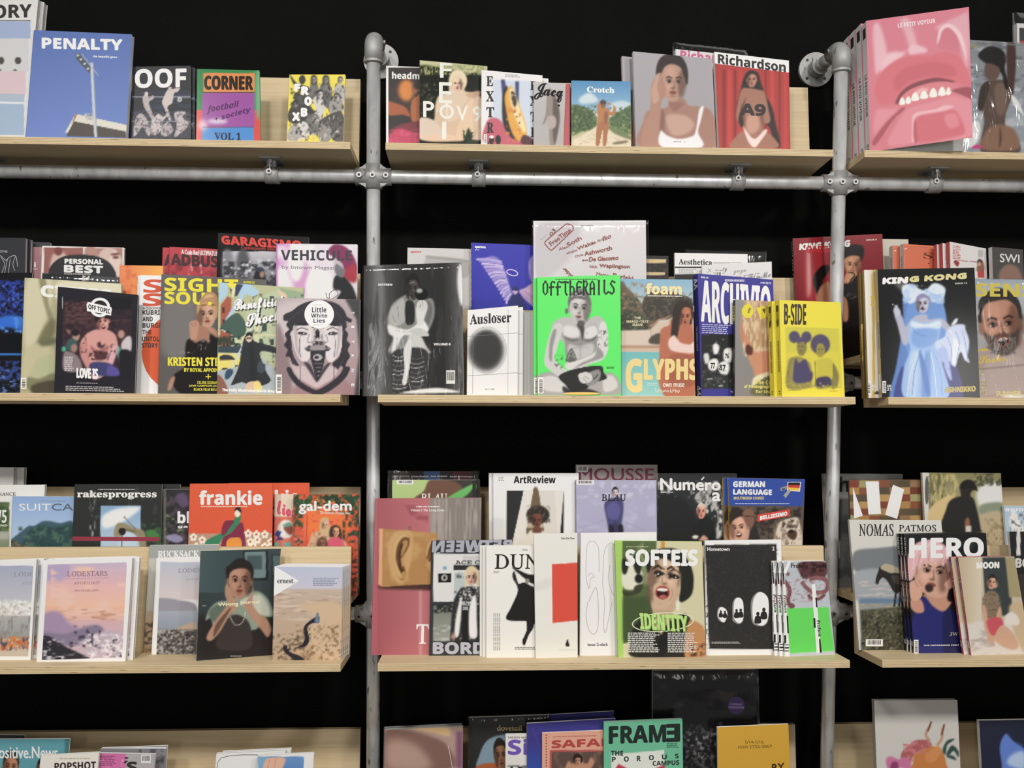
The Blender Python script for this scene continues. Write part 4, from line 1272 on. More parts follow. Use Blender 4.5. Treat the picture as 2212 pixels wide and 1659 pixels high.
MAG('magazine', 'comic style magazine with a black coated figure, dinosaur, shovel and white brush lettering', 'F2', .03, (472,610), (656,622), 468, 652, .006, '''
bg b6b98e
p 8fa88c .8 560 640 602 630 602 760 560 750
p a9553f .8 476 660 492 640 500 644 498 760 476 760
p b5604a .8 500 690 520 700 520 740 500 740
p b7c29c .8 532 655 604 622 655 632 655 780 560 780 532 720
p 93a888 .8 604 622 655 632 655 780 604 780
p cfd3a8 .8 500 700 560 690 560 780 500 780
r d2cda0 540 690 600 694
r d2cda0 540 722 600 726
r d2cda0 560 752 600 756
n 2f3a34 540 634 655 780 .22 7 9
r 35424a 583 640 592 656
r 35424a 566 700 576 716
r 35424a 584 732 592 746
r 35424a 560 732 568 746
r 3a2a26 480 664 486 676
r 3a2a26 480 690 486 702
r 3a2a26 488 740 494 752
s a9cbe0 .8 474 612 490 614 490 636 482 650 486 640 474 652
s a9cbe0 .8 520 614 536 612 552 624 560 630 548 640 530 636 522 652 500 680 486 692 500 668 516 640
p 2a3a5a .8 494 612 526 614 512 640 500 640
s ecdf20 .8 488 606 512 606 510 616 504 626 494 618
s e3d7a0 .8 502 620 508 622 506 640 500 640
s 3f5a50 .8 476 706 492 688 512 676 524 686 532 704 528 724 510 730 500 722 484 712
s 2a4038 .8 474 710 490 712 500 722 488 718
p e8e8dc .7 478 712 482 712 480 716 484 714 488 714 486 718
r 4a3a2a 468 728 500 742 2
n 203a30 470 725 520 750 .5 5 4
r 33444e 470 748 530 762
s e6d56a .8 470 768 482 764 506 766 520 776 524 790 500 796 470 800
p 2a2f33 .8 474 770 484 766 500 768 510 778 474 778
e 222 .8 486 798 7 4
e 222 .8 512 792 5 4
p a9b4b8 .8 470 800 500 796 560 770 600 800 600 855 468 855
l c4d3da 3.4 .7 548 700 498 798
s 2f4a66 .8 488 802 498 796 504 804 494 818 486 818
l e8d0a0 2 .7 532 722 520 740
s 22272b .8 524 742 532 724 544 726 552 738 590 748 600 756 600 764 562 760 574 800 584 824 550 836 524 826 500 832 504 820 516 790
s 1a1e21 1.5 540 740 550 760 552 820 540 826
e dcc4ac .8 538 730 7 9
s 1c1c1f .7 530 728 534 718 544 718 546 728 538 725
r 2a2a2a 533 729 543 732
s 3a4a50 .8 560 780 574 792 566 806 556 800
s d8b89c .8 530 836 536 826 552 824 562 834 554 846 536 846
s e6cf7a .8 548 826 560 824 566 842 552 848
s 8a5a48 .8 468 812 480 816 492 840 490 852 468 852
n 3a3030 560 756 600 800 .25 5 6
s d9bfa0 .7 600 626 616 634 620 646 606 640
T c 23262a 504 650 612 640 512 681 2.2 Beneficial
T c 23262a 529 680 612 662 534 708 2.2 Shock!
T c f2f0ec 502 648 610 638 510 679 1 Beneficial
T c f2f0ec 527 678 610 660 532 706 1 Shock!
t s eef0ee 480 839 612 847 3 .3 The Fully Illustrated Movie Magazine
''', spine='38423e')
MAG('magazine', 'mauve magazine with an inked double face, white round logo disc and barcode', 'F2', .014, (598,643), (778,647), 595, 776, .007, '''
bg b3a4a6 a8898c
s c9bcbd 10 600 660 700 650 690 720 610 740
s c4aeb0 8 604 800 640 780 660 850 606 852
s a07c80 8 640 830 700 810 760 830 760 860 640 860
s 8f777a 6 598 700 622 760 630 850 598 850
p 3a3a3e 3 745 645 780 645 778 860 765 860 776 760 770 690
s 2a2730 .9 611 686 616 678 630 672 646 660 668 651 700 649 726 655 742 668 750 684 760 690 757 697 746 694 740 702 628 704 622 694 614 693
s 2a2730 .9 628 700 740 700 746 712 752 722 749 734 756 744 751 756 756 770 749 782 744 796 736 790 728 800 718 786 734 768 738 730 730 712 636 712 630 740 634 768 646 790 632 786 626 772 617 770 621 756 614 746 619 734 615 722 624 712
l 15131a 1.4 .7 622 716 628 730 620 744 628 758
l 4a4550 1.2 .7 744 712 740 728 748 742 742 760
l 4a4550 1.2 .7 626 690 650 672 680 660
l 4a4550 1.2 .7 740 690 720 668 700 660
l 4a4550 1.4 .7 630 775 640 790
l 4a4550 1.4 .7 742 776 734 792
s ddd3d4 .9 634 704 648 700 672 700 674 745 670 770 660 782 648 776 638 758 633 732
s ddd3d4 .9 738 704 724 700 702 700 700 745 704 770 712 783 724 776 736 758 739 732
s b9abae 2 634 706 642 706 644 750 652 772 640 758
s b9abae 2 738 706 730 706 728 750 722 772 732 758
s 1e1c26 .8 634 703 648 697 668 697 672 701 650 704
s 1e1c26 .8 738 703 724 697 706 697 702 701 722 704
l 26222c 1.8 .7 641 713 652 708 666 713
l 26222c 1.8 .7 706 713 718 708 731 713
s 34303a .8 642 720 650 716 660 718 664 722 654 724
s 34303a .8 708 722 714 717 724 717 730 721 718 724
e efe8e8 .7 655 720 2.4 1.4
e efe8e8 .7 716 720 2.4 1.4
e 17141c .7 653 720 1.6 1.8
e 17141c .7 718 720 1.6 1.8
l 3a343e 1.2 .7 649 724 647 745 649 772
l 3a343e 1.2 .7 723 724 724 748 721 772
l 5a5058 1.2 .7 668 722 664 736 667 740 671 739
l 5a5058 1.2 .7 704 722 708 736 705 740 701 739
s 2f2a32 .8 658 753 664 749 668 746 673 750 672 757 665 759
s 2f2a32 .8 714 753 708 749 704 746 701 750 702 757 708 759
l ddd0d2 .8 .7 659 753 672 753
l ddd0d2 .8 .7 702 753 713 753
p cfc6c6 .8 674 708 700 708 702 744 672 744
n 77707a 674 708 700 744 .35 2 6
s 1b1820 .8 681 728 682 716 686 711 690 716 691 728 689 733 686 728 683 733
l 2a2630 1 .7 676 738 700 738
n 2a2630 672 738 702 748 .5 1.5 6
p 9a9094 .8 671 746 703 746 702 758 671 758
p 2a2630 .8 670 757 704 757 703 768 699 788 690 822 684 836 678 800 671 775
e b9b0b2 .8 686 772 10 7
e 2a2630 .7 684 772 5 4
l b9b0b2 1 .7 678 786 696 786
l b9b0b2 1 .7 680 795 694 793
l b9b0b2 1 .7 681 804 692 802
l b9b0b2 1 .7 683 813 690 811
s 2a2630 .9 619 796 628 794 636 808 650 824 668 836 684 842 702 834 722 820 736 806 742 794 752 792 756 796 748 814 730 832 706 848 684 853 662 846 640 832 626 814
s cdb9ba 1.5 640 800 654 790 668 796 684 826 700 796 714 790 730 800 718 818 700 830 684 838 666 830 650 818
s 3a3440 1.5 656 782 668 786 676 800 682 822 668 802
s 3a3440 1.5 714 784 704 788 696 800 688 822 702 802
l 3a343c 1.2 .7 648 790 648 828
l 3a343c 1.2 .7 722 790 722 822
ve f4f3f1 689.5 679 32 30.5
t s 34343a 674 663 705 675 0 -0.1 Little
t s 34343a 672 677 707 686 0 -0.1 White
t s 34343a 677 688 702 697 0 -0.1 Lies
ln bbb 676 658 702 660 1
ln bbb 678 701 700 703 1
T b efecec 765 674 765 678 759 674 .3 T
T b efecec 765 704 765 708 759 704 .3 I
T b efecec 765 735 765 741 759 735 .3 T
T b efecec 765 765 765 771 759 765 .3 A
T b efecec 765 797 765 803 759 797 .3 N
T b efecec 765 829 765 835 759 829 .3 E
bc 596 809 609 850 1
''', spine='b9acad')
# ================================================================== second row, middle and right bays
MAG('magazine', 'pale grey magazine with tiny red title, half hidden behind the monochrome ball portrait', 'B2', .09, (880,535), (1030,538), 878, 1030, .01, '''
bg cfccca
s b3b0ae 1.2 921 590 921 554 930 553 1006 562 1006 600
s 9b9896 1 921 556 926 553 1006 562 1006 566 930 558
t s c94a58 887 542 910 547 0 .2 aperture
''', spine='c4c1bf')
MAG('magazine', 'ultramarine magazine with a lilac winged figure under a halo', 'B2', .06, (1018,524), (1190,531), 1019, 1192, .014, '''
bg 2a2bb0 2426a2
s 8578c6 1 1040 566 1056 554 1074 556 1086 574 1096 598 1102 620 1108 638 1098 648 1084 634 1066 608 1050 586
l b9aae0 4.6 .7 1084 566 1054 560 1029 560
l a092d4 4.6 .7 1085 571 1058 564 1035 563
l c9b8e6 4.6 .7 1087 576 1062 570 1040 570
l b9aae0 4.6 .7 1088 581 1065 576 1045 577
l a092d4 4.6 .7 1090 585 1068 582 1050 585
l c9b8e6 4.6 .7 1091 590 1071 588 1055 592
l b9aae0 4.6 .7 1093 595 1074 594 1059 599
l a092d4 4.6 .7 1094 600 1077 600 1064 606
l c9b8e6 4.6 .7 1095 605 1080 606 1068 613
l b9aae0 4.6 .7 1097 610 1083 612 1073 620
l a092d4 4.6 .7 1098 615 1086 618 1077 627
l c9b8e6 4.6 .7 1100 619 1089 624 1081 635
l b9aae0 4.6 .7 1101 624 1091 630 1086 642
l a092d4 4.6 .7 1103 629 1094 636 1090 649
l c9b8e6 4.6 .7 1104 634 1097 642 1094 656
l 6a5cba 1 .7 1086 572 1044 566
l 6a5cba 1 .7 1089 582 1052 579
l 6a5cba 1 .7 1091 592 1060 591
l 6a5cba 1 .7 1094 602 1068 604
l 6a5cba 1 .7 1097 612 1076 617
l 6a5cba 1 .7 1099 622 1084 629
l 6a5cba 1 .7 1102 632 1092 642
s c9a4c8 1 1121 628 1134 622 1150 610 1156 600 1156 660 1142 654 1130 642
l a88ac4 2 .7 1124 630 1146 650
l a88ac4 2 .7 1128 626 1152 644
l d8b8d8 2 .7 1134 624 1154 634
s a496d6 1 1142 570 1150 552 1158 560 1158 610 1146 605
s 1b1f66 1 1098 660 1104 640 1116 632 1126 640 1136 668 1098 668
e c0a0c0 .8 1113 628 6 8
s 1b1f66 .8 1106 626 1110 619 1118 620 1120 628
vo dfc0e6 2.2 1106.5 589 12 6 15
vl 1e2280 1.2 1119 605 1121 635
t s f1eef4 1026 531 1049 537 1 .3 aperture
t b c9c6e8 1026 538 1035 541 0 .1 244
''', tw=3, spine='e9e7e4', sart=[('','',.02+.055*i,.05+.055*i,.05,.95,'1c1c1e') for i in range(18)], mat='satin')
MAG('magazine', 'large white magazine in clear film with a slanting list of red names', 'B2', .035, (1152,477), (1395,476), 1153, 1398, .01, '''
bg e6e1e4 d9d5d8
s d2ccd2 8 1160 490 1250 480 1230 560 1160 600
T b 7a5048 1186 506 1195 493 1192 511 .5 03
ln a88a86 1168 516 1184 518 1 -14
vl 96504a 2.4 1182 533 1177 525 1183 517 1218 488 1226 484 1236 488 1238 496 1232 503 1198 535 1190 540 1182 533
T b 96504a 1185 524 1229 492 1191 532 .5 FreeTime
t b 8a8080 1244 487 1281 490 -2 .1 A playful magazine
T b 96504a 1206 536 1226 529 1208 542 .2 Alec
T b 96504a 1223 526 1253 510 1227 533 .5 Soth
T b 96504a 1223 546 1246 537 1224 551 .2 Waka
T b 96504a 1246 534 1281 520 1248 541 .5 Waka
T b 96504a 1281 523 1302 513 1282 528 .2 & Iko
T b 96504a 1302 511 1319 504 1303 521 .5 Iko
T b 96504a 1241 552 1259 547 1242 557 .2 Chris
T b 96504a 1262 544 1321 531 1263 553 .5 Ashworth
T b 96504a 1258 561 1271 559 1258 565 .2 Bea
T b 96504a 1273 556 1336 552 1273 565 .5 De Giacomo
T b 96504a 1274 573 1290 573 1274 579 .2 Nick
T b 96504a 1295 570 1360 572 1295 580 .5 Waplington
T b 96504a 1289 588 1320 592 1288 595 .2 Marton
T b 96504a 1325 590 1368 597 1324 600 .5 Perlaki
T b 96504a 1234 602 1214 582 1239 597 .4 older
''', sleeve=(.004,.002,.009,0,.003), spine='dcd8da', mat='satin')
MAG('magazine', 'dark magazine sliver with gold bars beside the wrapped white name-list cover', 'B2', .07, (1394,552), (1444,553), 1394, 1444, .01, '''
bg 1d1816
n 4a342c 1400 570 1444 700 .4 4 4
r d9bf8a 1394 560 1439 568
r d9bf8a 1394 588 1437 594
''', spine='1a1614')
MAG('magazine', 'black magazine in clear film just behind the white classic-serif cover', 'B2', .1, (1482,540), (1652,545), 1484, 1654, .01, '''
bg 1a1b1c
r 26282a 1560 545 1650 600 6
''', sleeve=(.004,.004,.006,0,.005), spine='222', mat='gloss')
MAG('magazine', 'white magazine with a classic serif title above a black band', 'B2', .075, (1457,546), (1615,549), 1459, 1618, .01, '''
bg e9e7e5
r 1b1b1c 1457 592 1515 660
r c9c7c5 1540 568 1577 570
vr 1f1f20 1458 576 1516 579
t S 2a2828 1466 559 1538 571 2 -0.25 Aesthetica
ln 999 1466 581 1506 590 3
ln aaa 1540 566 1610 569 1
''', spine='dddbd9')
MAG('magazine', 'white scribbled sheet magazine with handwritten sketch lines', 'B2', .052, (1516,573), (1667,565), 1518, 1670, .006, '''
bg dedcdc
T c 88858a 1540 584 1570 576 1542 594 -0.2 Naoty
T c 9a989c 1583 585 1612 582 1583 594 -0.2 zozo
T c a09ea2 1576 598 1640 588 1577 604 -0.2 is my year in
T c 88858a 1612 594 1664 586 1614 606 -0.2 FinMe
vl 77757a .9 1529 580 1536 588
vl 77757a .9 1536 580 1528 590
vl 77757a .9 1564 578 1568 584 1560 592
bc 1542 586 1560 602
''', tw=-3, spine='d4d2d2')
MAG('magazine', 'dark red magazine with a hatted figure in black gloves behind the right upright', 'B2', .15, (1712,515), (1906,505), 1722, 1914, .012, '''
bg 8d2028 5f1520
s a82830 20 1740 530 1790 540 1790 640 1740 650
gr 1705 660 1925 790 2a0f14 120b0d
s d09a94 6 1743 545 1750 545 1752 620 1744 640
s 181314 1.2 1826 546 1824 534 1838 528 1860 530 1866 538 1862 556 1846 552 1828 558
s c38a64 1.2 1824 556 1846 552 1860 556 1856 580 1846 592 1834 592 1826 580
F 1842 572 32 46 4 c08a66 1a1413 zk
s 181314 1 1820 560 1822 540 1840 530 1864 534 1864 556 1858 566 1856 554 1840 552 1828 556
s c9926c 1.5 1830 588 1848 588 1854 604 1836 612 1822 610
s 151213 1.2 1822 616 1836 612 1852 594 1868 604 1880 640 1880 780 1818 780 1812 660
l 2a1a16 3 .7 1832 588 1846 592 1838 606 1832 616
s 161314 1.2 1757 600 1772 578 1790 574 1786 592 1778 604 1776 618 1764 636
s 161314 1.2 1772 580 1778 574 1792 576 1784 594
s b77a5c 2 1772 620 1790 608 1796 620 1794 650 1764 650
s b77a5c 2 1816 640 1830 650 1832 690 1820 690
n 6a5a5a 1826 630 1850 646 .3 3 2
T s f1ebe8 1728 527 1836 519 1727 540 .9 KING KONG
t s c22a32 1742 532 1796 546 -1 .7 GARGI
T s e8d8d4 1871 517 1894 516 1871 520 .1 ISSUE 5
''', tw=-1, spine='2a1416', mat='gloss', sart=[('s','ISSUE FIVE FASHION',.02,.5,.2,.8,'c9bfa8')])
# --- front tier, middle bay
MAG('magazine', 'black and white wrapped magazine of a man in white shirt holding a ball', 'F2', .05, (786,574), (997,567), 782, 1003, .014, '''
bg 2c2c2d
gh 786 566 826 860 3a3a3a 8a8a89
gh 826 566 880 860 555 242425
gh 960 566 1003 860 2f2f2f 777
s 77787a 8 814 580 830 580 826 850 806 850
n 4a4a4a 786 570 870 860 .35 6 60
n 3a3a3b 930 570 1000 860 .35 8 60
s 8f8f8d 1 840 676 848 656 866 642 882 636 896 644 914 648 930 644 938 656 938 684 926 712 908 724 924 752 926 764 844 764 850 728 838 712 836 690
s b9b8b5 2 842 672 856 654 872 646 876 690 858 704 842 706
s 6f6f6e 2 900 652 926 650 934 672 924 706 912 714 904 690
s ecebe8 1 838 702 852 706 878 712 896 704 910 690 920 698 926 714 914 722 906 728 884 724 868 728 852 764 846 756 850 730 840 720
s d6d5d2 1 884 724 908 726 920 748 926 762 904 764 884 752
s 2b2b2c .9 876 654 890 650 896 664 895 694 886 702 876 696
s e2e1de 1 898 668 906 656 918 652 924 662 918 684 912 702 902 700
l 8a8a88 1.2 .7 846 680 856 700
l 8a8a88 1.2 .7 858 660 862 690
l 777777 1.2 .7 928 660 924 690
l b5b4b1 1.4 .7 852 712 880 718 900 708
l 8a8a88 1.2 .7 858 730 856 756
s cfcecb .9 886 714 904 708 922 716 926 726 910 726 894 724
F 891 624 27 54 3 4a4542 1f1d1c
l 9a9692 1.6 .8 884 612 896 610
l 9a9692 1.6 .8 884 640 892 650 900 646
e 141415 .8 910 635 14 14
ea c9c9c7 2.5 .9 906 628 7 5
s d9d8d5 .9 900 660 904 650 914 648 922 654 920 666 908 672
l 777777 1 .7 906 652 908 664
l 777777 1 .7 912 650 914 662
s 3a3a3b 1 848 762 876 752 912 752 926 766 925 800 918 856 890 856 884 806 874 856 850 856 846 800
l a9a8a6 1.6 .8 848 768 862 772 880 766
l 6a6a69 1.6 .8 886 773 900 776 916 771
l c4c3c1 1.6 .8 848 778 862 780 880 776
l a9a8a6 1.6 .8 886 783 900 787 916 781
l 6a6a69 1.6 .8 848 788 862 791 880 786
l c4c3c1 1.6 .8 886 793 900 795 916 791
l a9a8a6 1.6 .8 848 798 862 802 880 796
l 6a6a69 1.6 .8 886 803 900 806 916 801
l c4c3c1 1.6 .8 848 808 862 810 880 806
l a9a8a6 1.6 .8 886 813 900 817 916 811
l 6a6a69 1.6 .8 848 818 862 821 880 816
l c4c3c1 1.6 .8 886 823 900 825 916 821
l a9a8a6 1.6 .8 848 828 862 832 880 826
l 6a6a69 1.6 .8 886 833 900 836 916 831
l c4c3c1 1.6 .8 848 838 862 840 880 836
l a9a8a6 1.6 .8 886 843 900 847 916 841
l 6a6a69 1.6 .8 848 848 862 851 880 846
s e4e3e0 .9 872 758 882 734 889 738 888 766 884 796 877 830 869 826 874 794
s f4f4f2 3 990 578 998 574 1001 640 996 660 988 620
s efefed 2 876 846 940 838 985 844 985 848 880 850
T s e9e8e6 817 613 847 613 817 617 .3 SIXTEEN
T s e9e8e6 937 741 973 741 937 746 .3 VOLUME 6
bc 964 800 983 829
''', mat='gloss', sleeve=(.004,.003,.005,0,.001), spine='2a2a2a')  # white strip near the right edge is glare painted into the print
MAG('magazine', 'white magazine with a blurred black ball and thin grid lines', 'F2', .04, (1010,670), (1119,660), 1008, 1118, .005, '''
bg e6e5e4
e 3a3a39 9 1050 757 38 44
e 2f2f2e 6 1052 752 28 36
vl 777 .8 1009 727 1119 719
vl 777 .8 1009 812 1119 805
vl 777 .8 1022 722 1021 850
vl 999 .8 1098 668 1097 850
vo 999 .7 1052 756 42 50 0
t S 211f1e 1015 679 1104 701 -5 -0.35 Ausloser
ve 211f1e 1067 682 1.4 1.4
ve 211f1e 1073 681.5 1.4 1.4
t b 8a8888 1048 839 1068 842 0 .1 No 4 - 2020
''', tw=-4, spine='dcdad8', copies=[(.014,.02,'second white ball magazine, blank edge showing right of the front one')], group='white ball magazines')
MAG('magazine', 'plain pale grey book beside the green cover, mostly edge', 'F2', .075, (1096,674), (1152,675), 1094, 1152, .012, '''
bg c9c7c6
gh 1136 670 1156 850 b5b3b2 dcdad9
''', spine='bbb', cat='book')
MAG('magazine', 'bright green magazine with a shirtless seated man and black blackletter title', 'F2', .028, (1160,599), (1340,594), 1161, 1342, .009, '''
bg 4fe85c
s a5a3a0 2 1163 812 1188 804 1212 812 1240 834 1244 852 1162 852
s a5a3a0 2 1298 812 1320 805 1339 824 1339 852 1290 852 1262 838
s cfcdca 2 1170 818 1196 812 1220 830 1216 846 1176 842
s cfcdca 2 1304 816 1324 812 1334 836 1306 846
s b8b6b3 .9 1192 704 1202 692 1222 684 1236 688 1254 694 1274 688 1292 682 1304 692 1310 706 1300 740 1290 770 1262 794 1226 792 1218 760 1208 728
s 4fe85c .8 1216 712 1213 740 1206 764 1212 776 1222 784 1224 762 1214 732
s 8f8d8a 2.5 1212 716 1236 722 1252 716 1286 700 1294 736 1284 764 1250 778 1224 772 1220 740
s d6d4d1 3 1220 704 1240 706 1252 716 1250 728 1230 730 1216 722
s d6d4d1 3 1262 712 1284 702 1292 716 1286 730 1264 732
s bfbdba 3 1228 744 1250 748 1280 742 1280 766 1250 776 1230 770
s 3f3d3b 1.8 1250 688 1258 692 1262 712 1258 736 1254 716 1246 702
s 6a6866 1.5 1218 726 1234 732 1250 732 1244 737 1228 736
s 6a6866 1.5 1260 733 1276 732 1290 724 1284 735 1268 738
l 77757a 1.2 1 1254 740 1254 772
l 8a8886 1.2 1 1236 752 1272 750
s cac8c5 .9 1180 752 1187 724 1196 704 1208 698 1216 708 1208 736 1202 758 1198 776 1216 794 1238 808 1254 818 1256 828 1240 832 1214 818 1188 800 1176 784
s 8f8d8b 2 1196 712 1202 716 1194 750 1192 780 1186 772 1188 736
s d4d2cf .9 1313 738 1312 760 1300 778 1268 788 1238 802 1224 796 1222 786 1250 778 1284 762 1290 738 1296 700 1306 696 1312 712
s 93918f 2 1290 748 1304 770 1270 784 1240 796 1256 784 1284 770
n 3a3836 1292 714 1312 748 .36 5 5
n 4a4846 1198 768 1216 796 .36 5 4
n d0cecb 1238 796 1256 826 .3 5 3
F 1252 665 45 68 6 bdbab7 77757a bk
s 6b6967 .9 1228 664 1227 648 1233 634 1244 628 1260 629 1272 638 1277 654 1275 666 1271 654 1262 648 1246 645 1234 650
l c4c2bf 1.4 .7 1234 642 1244 634 1256 634
l c4c2bf 1.4 .7 1240 646 1252 638 1266 642
l 4a4846 1.2 .7 1236 648 1248 641 1262 646
l 4a4846 1.2 .7 1246 632 1258 636 1270 646
e 5a5856 1.2 1224 672 3 6
s 55534f 1 1248 694 1258 692 1264 698 1258 704 1250 702
s 5f5d5b .8 1222 780 1234 752 1245 778
l c9c7c4 1 .7 1226 776 1234 758 1242 776
l c9c7c4 1 .7 1228 770 1240 770
l 4a4846 1 .7 1266 718 1270 722
s 201f1e .9 1212 808 1246 796 1296 790 1304 804 1310 818 1280 828 1262 844 1236 848 1222 832 1208 818
s 8a8886 1 1262 812 1290 798 1298 806 1292 824 1270 834
l 201f1e 2 .7 1270 818 1278 810 1284 818 1292 808
s cdcbc8 .9 1250 808 1268 804 1280 812 1276 824 1260 828 1252 822
l 6a6866 1 .7 1262 812 1274 820
l 6a6866 1 .7 1258 816 1268 825
l 2a2928 1.6 .7 1222 806 1226 818
s 2f2e2d 1.5 1216 834 1240 846 1270 840 1296 852 1226 852
bl 1d221c 1171 608 1330 637 -2 OFFTHERAILS
ln 2a5a30 1200 602 1320 605 1
ln 2f7a36 1310 792 1330 797 2
ve e8c060 1256 850 40 3
bc 1162 815 1174 850 1
''', spine='46d653', copies=[(-.0095,.011,'second bright green magazine, a green strip left of the front copy')], group='bright green magazines')
MAG('magazine', 'poolside magazine with a woman in pale bikini and cream block lettering', 'F2', .05, (1340,602), (1496,604), 1342, 1502, .01, '''
gr 1335 600 1510 660 7fb0cc b7c4c0
s 6d5a48 2 1340 614 1356 622 1380 648 1400 672 1420 690 1420 730 1340 730
n 3f4a38 1342 640 1400 720 .5 6 5
n 9a7a60 1342 610 1410 690 .35 7 6
s 3a362e 1.5 1388 660 1398 636 1420 628 1450 630 1480 640 1496 650 1496 690 1440 690 1400 690
n 5a5244 1390 632 1496 690 .4 5 5
s 34382c 1.5 1342 680 1360 670 1384 684 1398 700 1396 714 1370 718 1342 716
n 5c6048 1342 672 1396 716 .4 5 4
p d3c1b0 1 1340 714 1406 712 1406 745 1340 748
p cdbba8 1 1406 710 1420 696 1440 692 1454 684 1462 700 1460 745 1406 745
l b98a70 3 1 1404 704 1414 700 1424 690 1436 688 1448 682
s 4a4438 2 1404 730 1420 720 1432 724 1436 742 1404 742
r b58a70 1340 746 1500 755 1
r cbb29a 1340 752 1500 760 1
gr 1340 760 1508 855 6bb8b8 8fc9c4
s b5694a 1.2 1424 775 1426 720 1432 708 1446 702 1450 690 1480 690 1496 700 1500 860 1440 860 1420 810
s 2b1d16 1.2 1450 730 1452 690 1456 662 1468 650 1484 650 1494 664 1494 700 1478 690 1464 700 1462 730 1456 748
F 1480 684 26 42 0 b06a4c 2b1d16 z
s 2b1d16 1 1462 690 1464 664 1476 652 1490 656 1496 668 1484 662 1474 668 1468 690
s 2b1d16 1.2 1464 690 1468 700 1462 730 1454 750 1450 724 1456 690
s e6c9c0 1.2 1444 736 1456 724 1470 740 1490 744 1500 738 1500 762 1460 760 1446 752
s a35a3e 2 1446 770 1500 772 1500 830 1446 830
t s ecd99c 1396 612 1472 635 1 .9 foam
t b e6dcc8 1399 637 1474 641 1 .2 international photography magazine
t s d8d0a8 1370 684 1384 689 0 .1 THE
t s d8d0a8 1353 692 1401 697 0 .1 IMAGE+TEXT
t s d8d0a8 1366 699 1388 704 0 .1 ISSUE
t s e6cf86 1352 776 1386 847 0 1.6 G
t s e6cf86 1392 776 1508 820 0 1.5 LYPHS
t b f0e6da 1432 828 1478 836 0 .2 own muse
ln cfe0dc 1398 827 1426 834 2
t b f0e6da 1415 838 1468 849 0 .2 أنا مصدر إلهامي
''', spine='7a7058')
MAG('book', 'thick indigo book with tall white condensed title and footballers', 'F2', .06, (1507,591), (1670,604), 1515, 1676, .03, '''
bg 403c98 3a3790
gr 1515 722 1680 840 1f2022 2c2e30
n e0e0de 1518 722 1585 838 .12 6 6
s e8e8e6 1 1540 746 1548 742 1554 750 1550 764 1542 764
s e8e8e6 1 1530 782 1544 774 1552 782 1546 800 1532 798
s e8e8e6 1 1552 788 1566 780 1576 790 1572 808 1556 806
s e8e8e6 1 1564 756 1576 752 1582 762 1578 782 1564 778
s d8d8d6 1 1520 766 1530 764 1532 780 1524 786
e 111 .8 1546 770 6 4
n 55585a 1516 800 1585 838 .3 8 8
r e8e8e6 1527 818 1539 820
r e8e8e6 1552 832 1562 834
t s 1b1b1d 1535 784 1544 796 0 .3 77
t s 1b1b1d 1554 788 1567 800 0 .3 87
t s 1b1b1d 1566 764 1574 774 0 .2 76
t s eceae8 1515 605 1664 695 14 .9 ARCHIVIO
t s e0dee8 1514 597 1530 601 1 .1 NUM. 04
t s e0dee8 1566 603 1608 608 1 .1 HIDDEN MEMORIES
t s e0dee8 1643 609 1665 613 1 .1 F/W 2019
ln b9b6dc 1516 699 1582 721 5 3
t s d8d6e4 1578 845 1602 849 0 .1 THE
''', tw=9, spine='2a2a86', sart=[('s','AA',.03,.12,.12,.9,'e8e6ea'),('s','THE UNREAL ISSUE',.42,.62,.35,.65,'d8d6e4'),('s','44',.9,.98,.12,.9,'e8e6ea')], cat='book')
MAG('book', 'grey book with a fair head seen from behind and yellow octagon shapes', 'F2', .050, (1588,647), (1700,653), 1587, 1704, .014, '''
bg 8f8d8c 83817f
s b58f6a 1.5 1600 690 1606 660 1622 644 1660 646 1664 780 1640 800 1622 790 1612 760 1600 730
n d9bf98 1604 650 1664 770 .45 3 14
s c98a68 1.5 1600 712 1608 736 1614 762 1626 790 1632 812 1662 802 1662 760 1630 760 1616 730
s c28062 2 1598 700 1606 710 1608 740 1600 730
s 5a2d26 1.2 1611 748 1616 744 1626 752 1624 766 1612 764
s e0d5b0 1.2 1628 816 1650 806 1664 804 1664 820 1628 836
s 6a6848 1.2 1630 832 1664 812 1664 852 1622 852
vp e2d322 1607 661 1613 656 1622 658 1627 667 1627 677 1622 686 1611 687 1603 679 1602 669
vp e2d322 1633 664 1642 664 1648 660 1656 664 1660 676 1654 686 1644 690
vp 6a5f38 1646 668 1654 666 1652 678
T b 6a5f38 1614 675 1619 664 1618 677 .3 over
t s d9cf70 1632 821 1690 830 1 .1 The Critical
t s d9cf70 1607 831 1690 840 1 .2 of Photography over
t s d9cf70 1632 842 1690 849 1 .1 for the 21st
''', tw=8, spine='3a3632', sart=[('s','OVER',.06,.22,.2,.85,'e2d322')], cat='book')
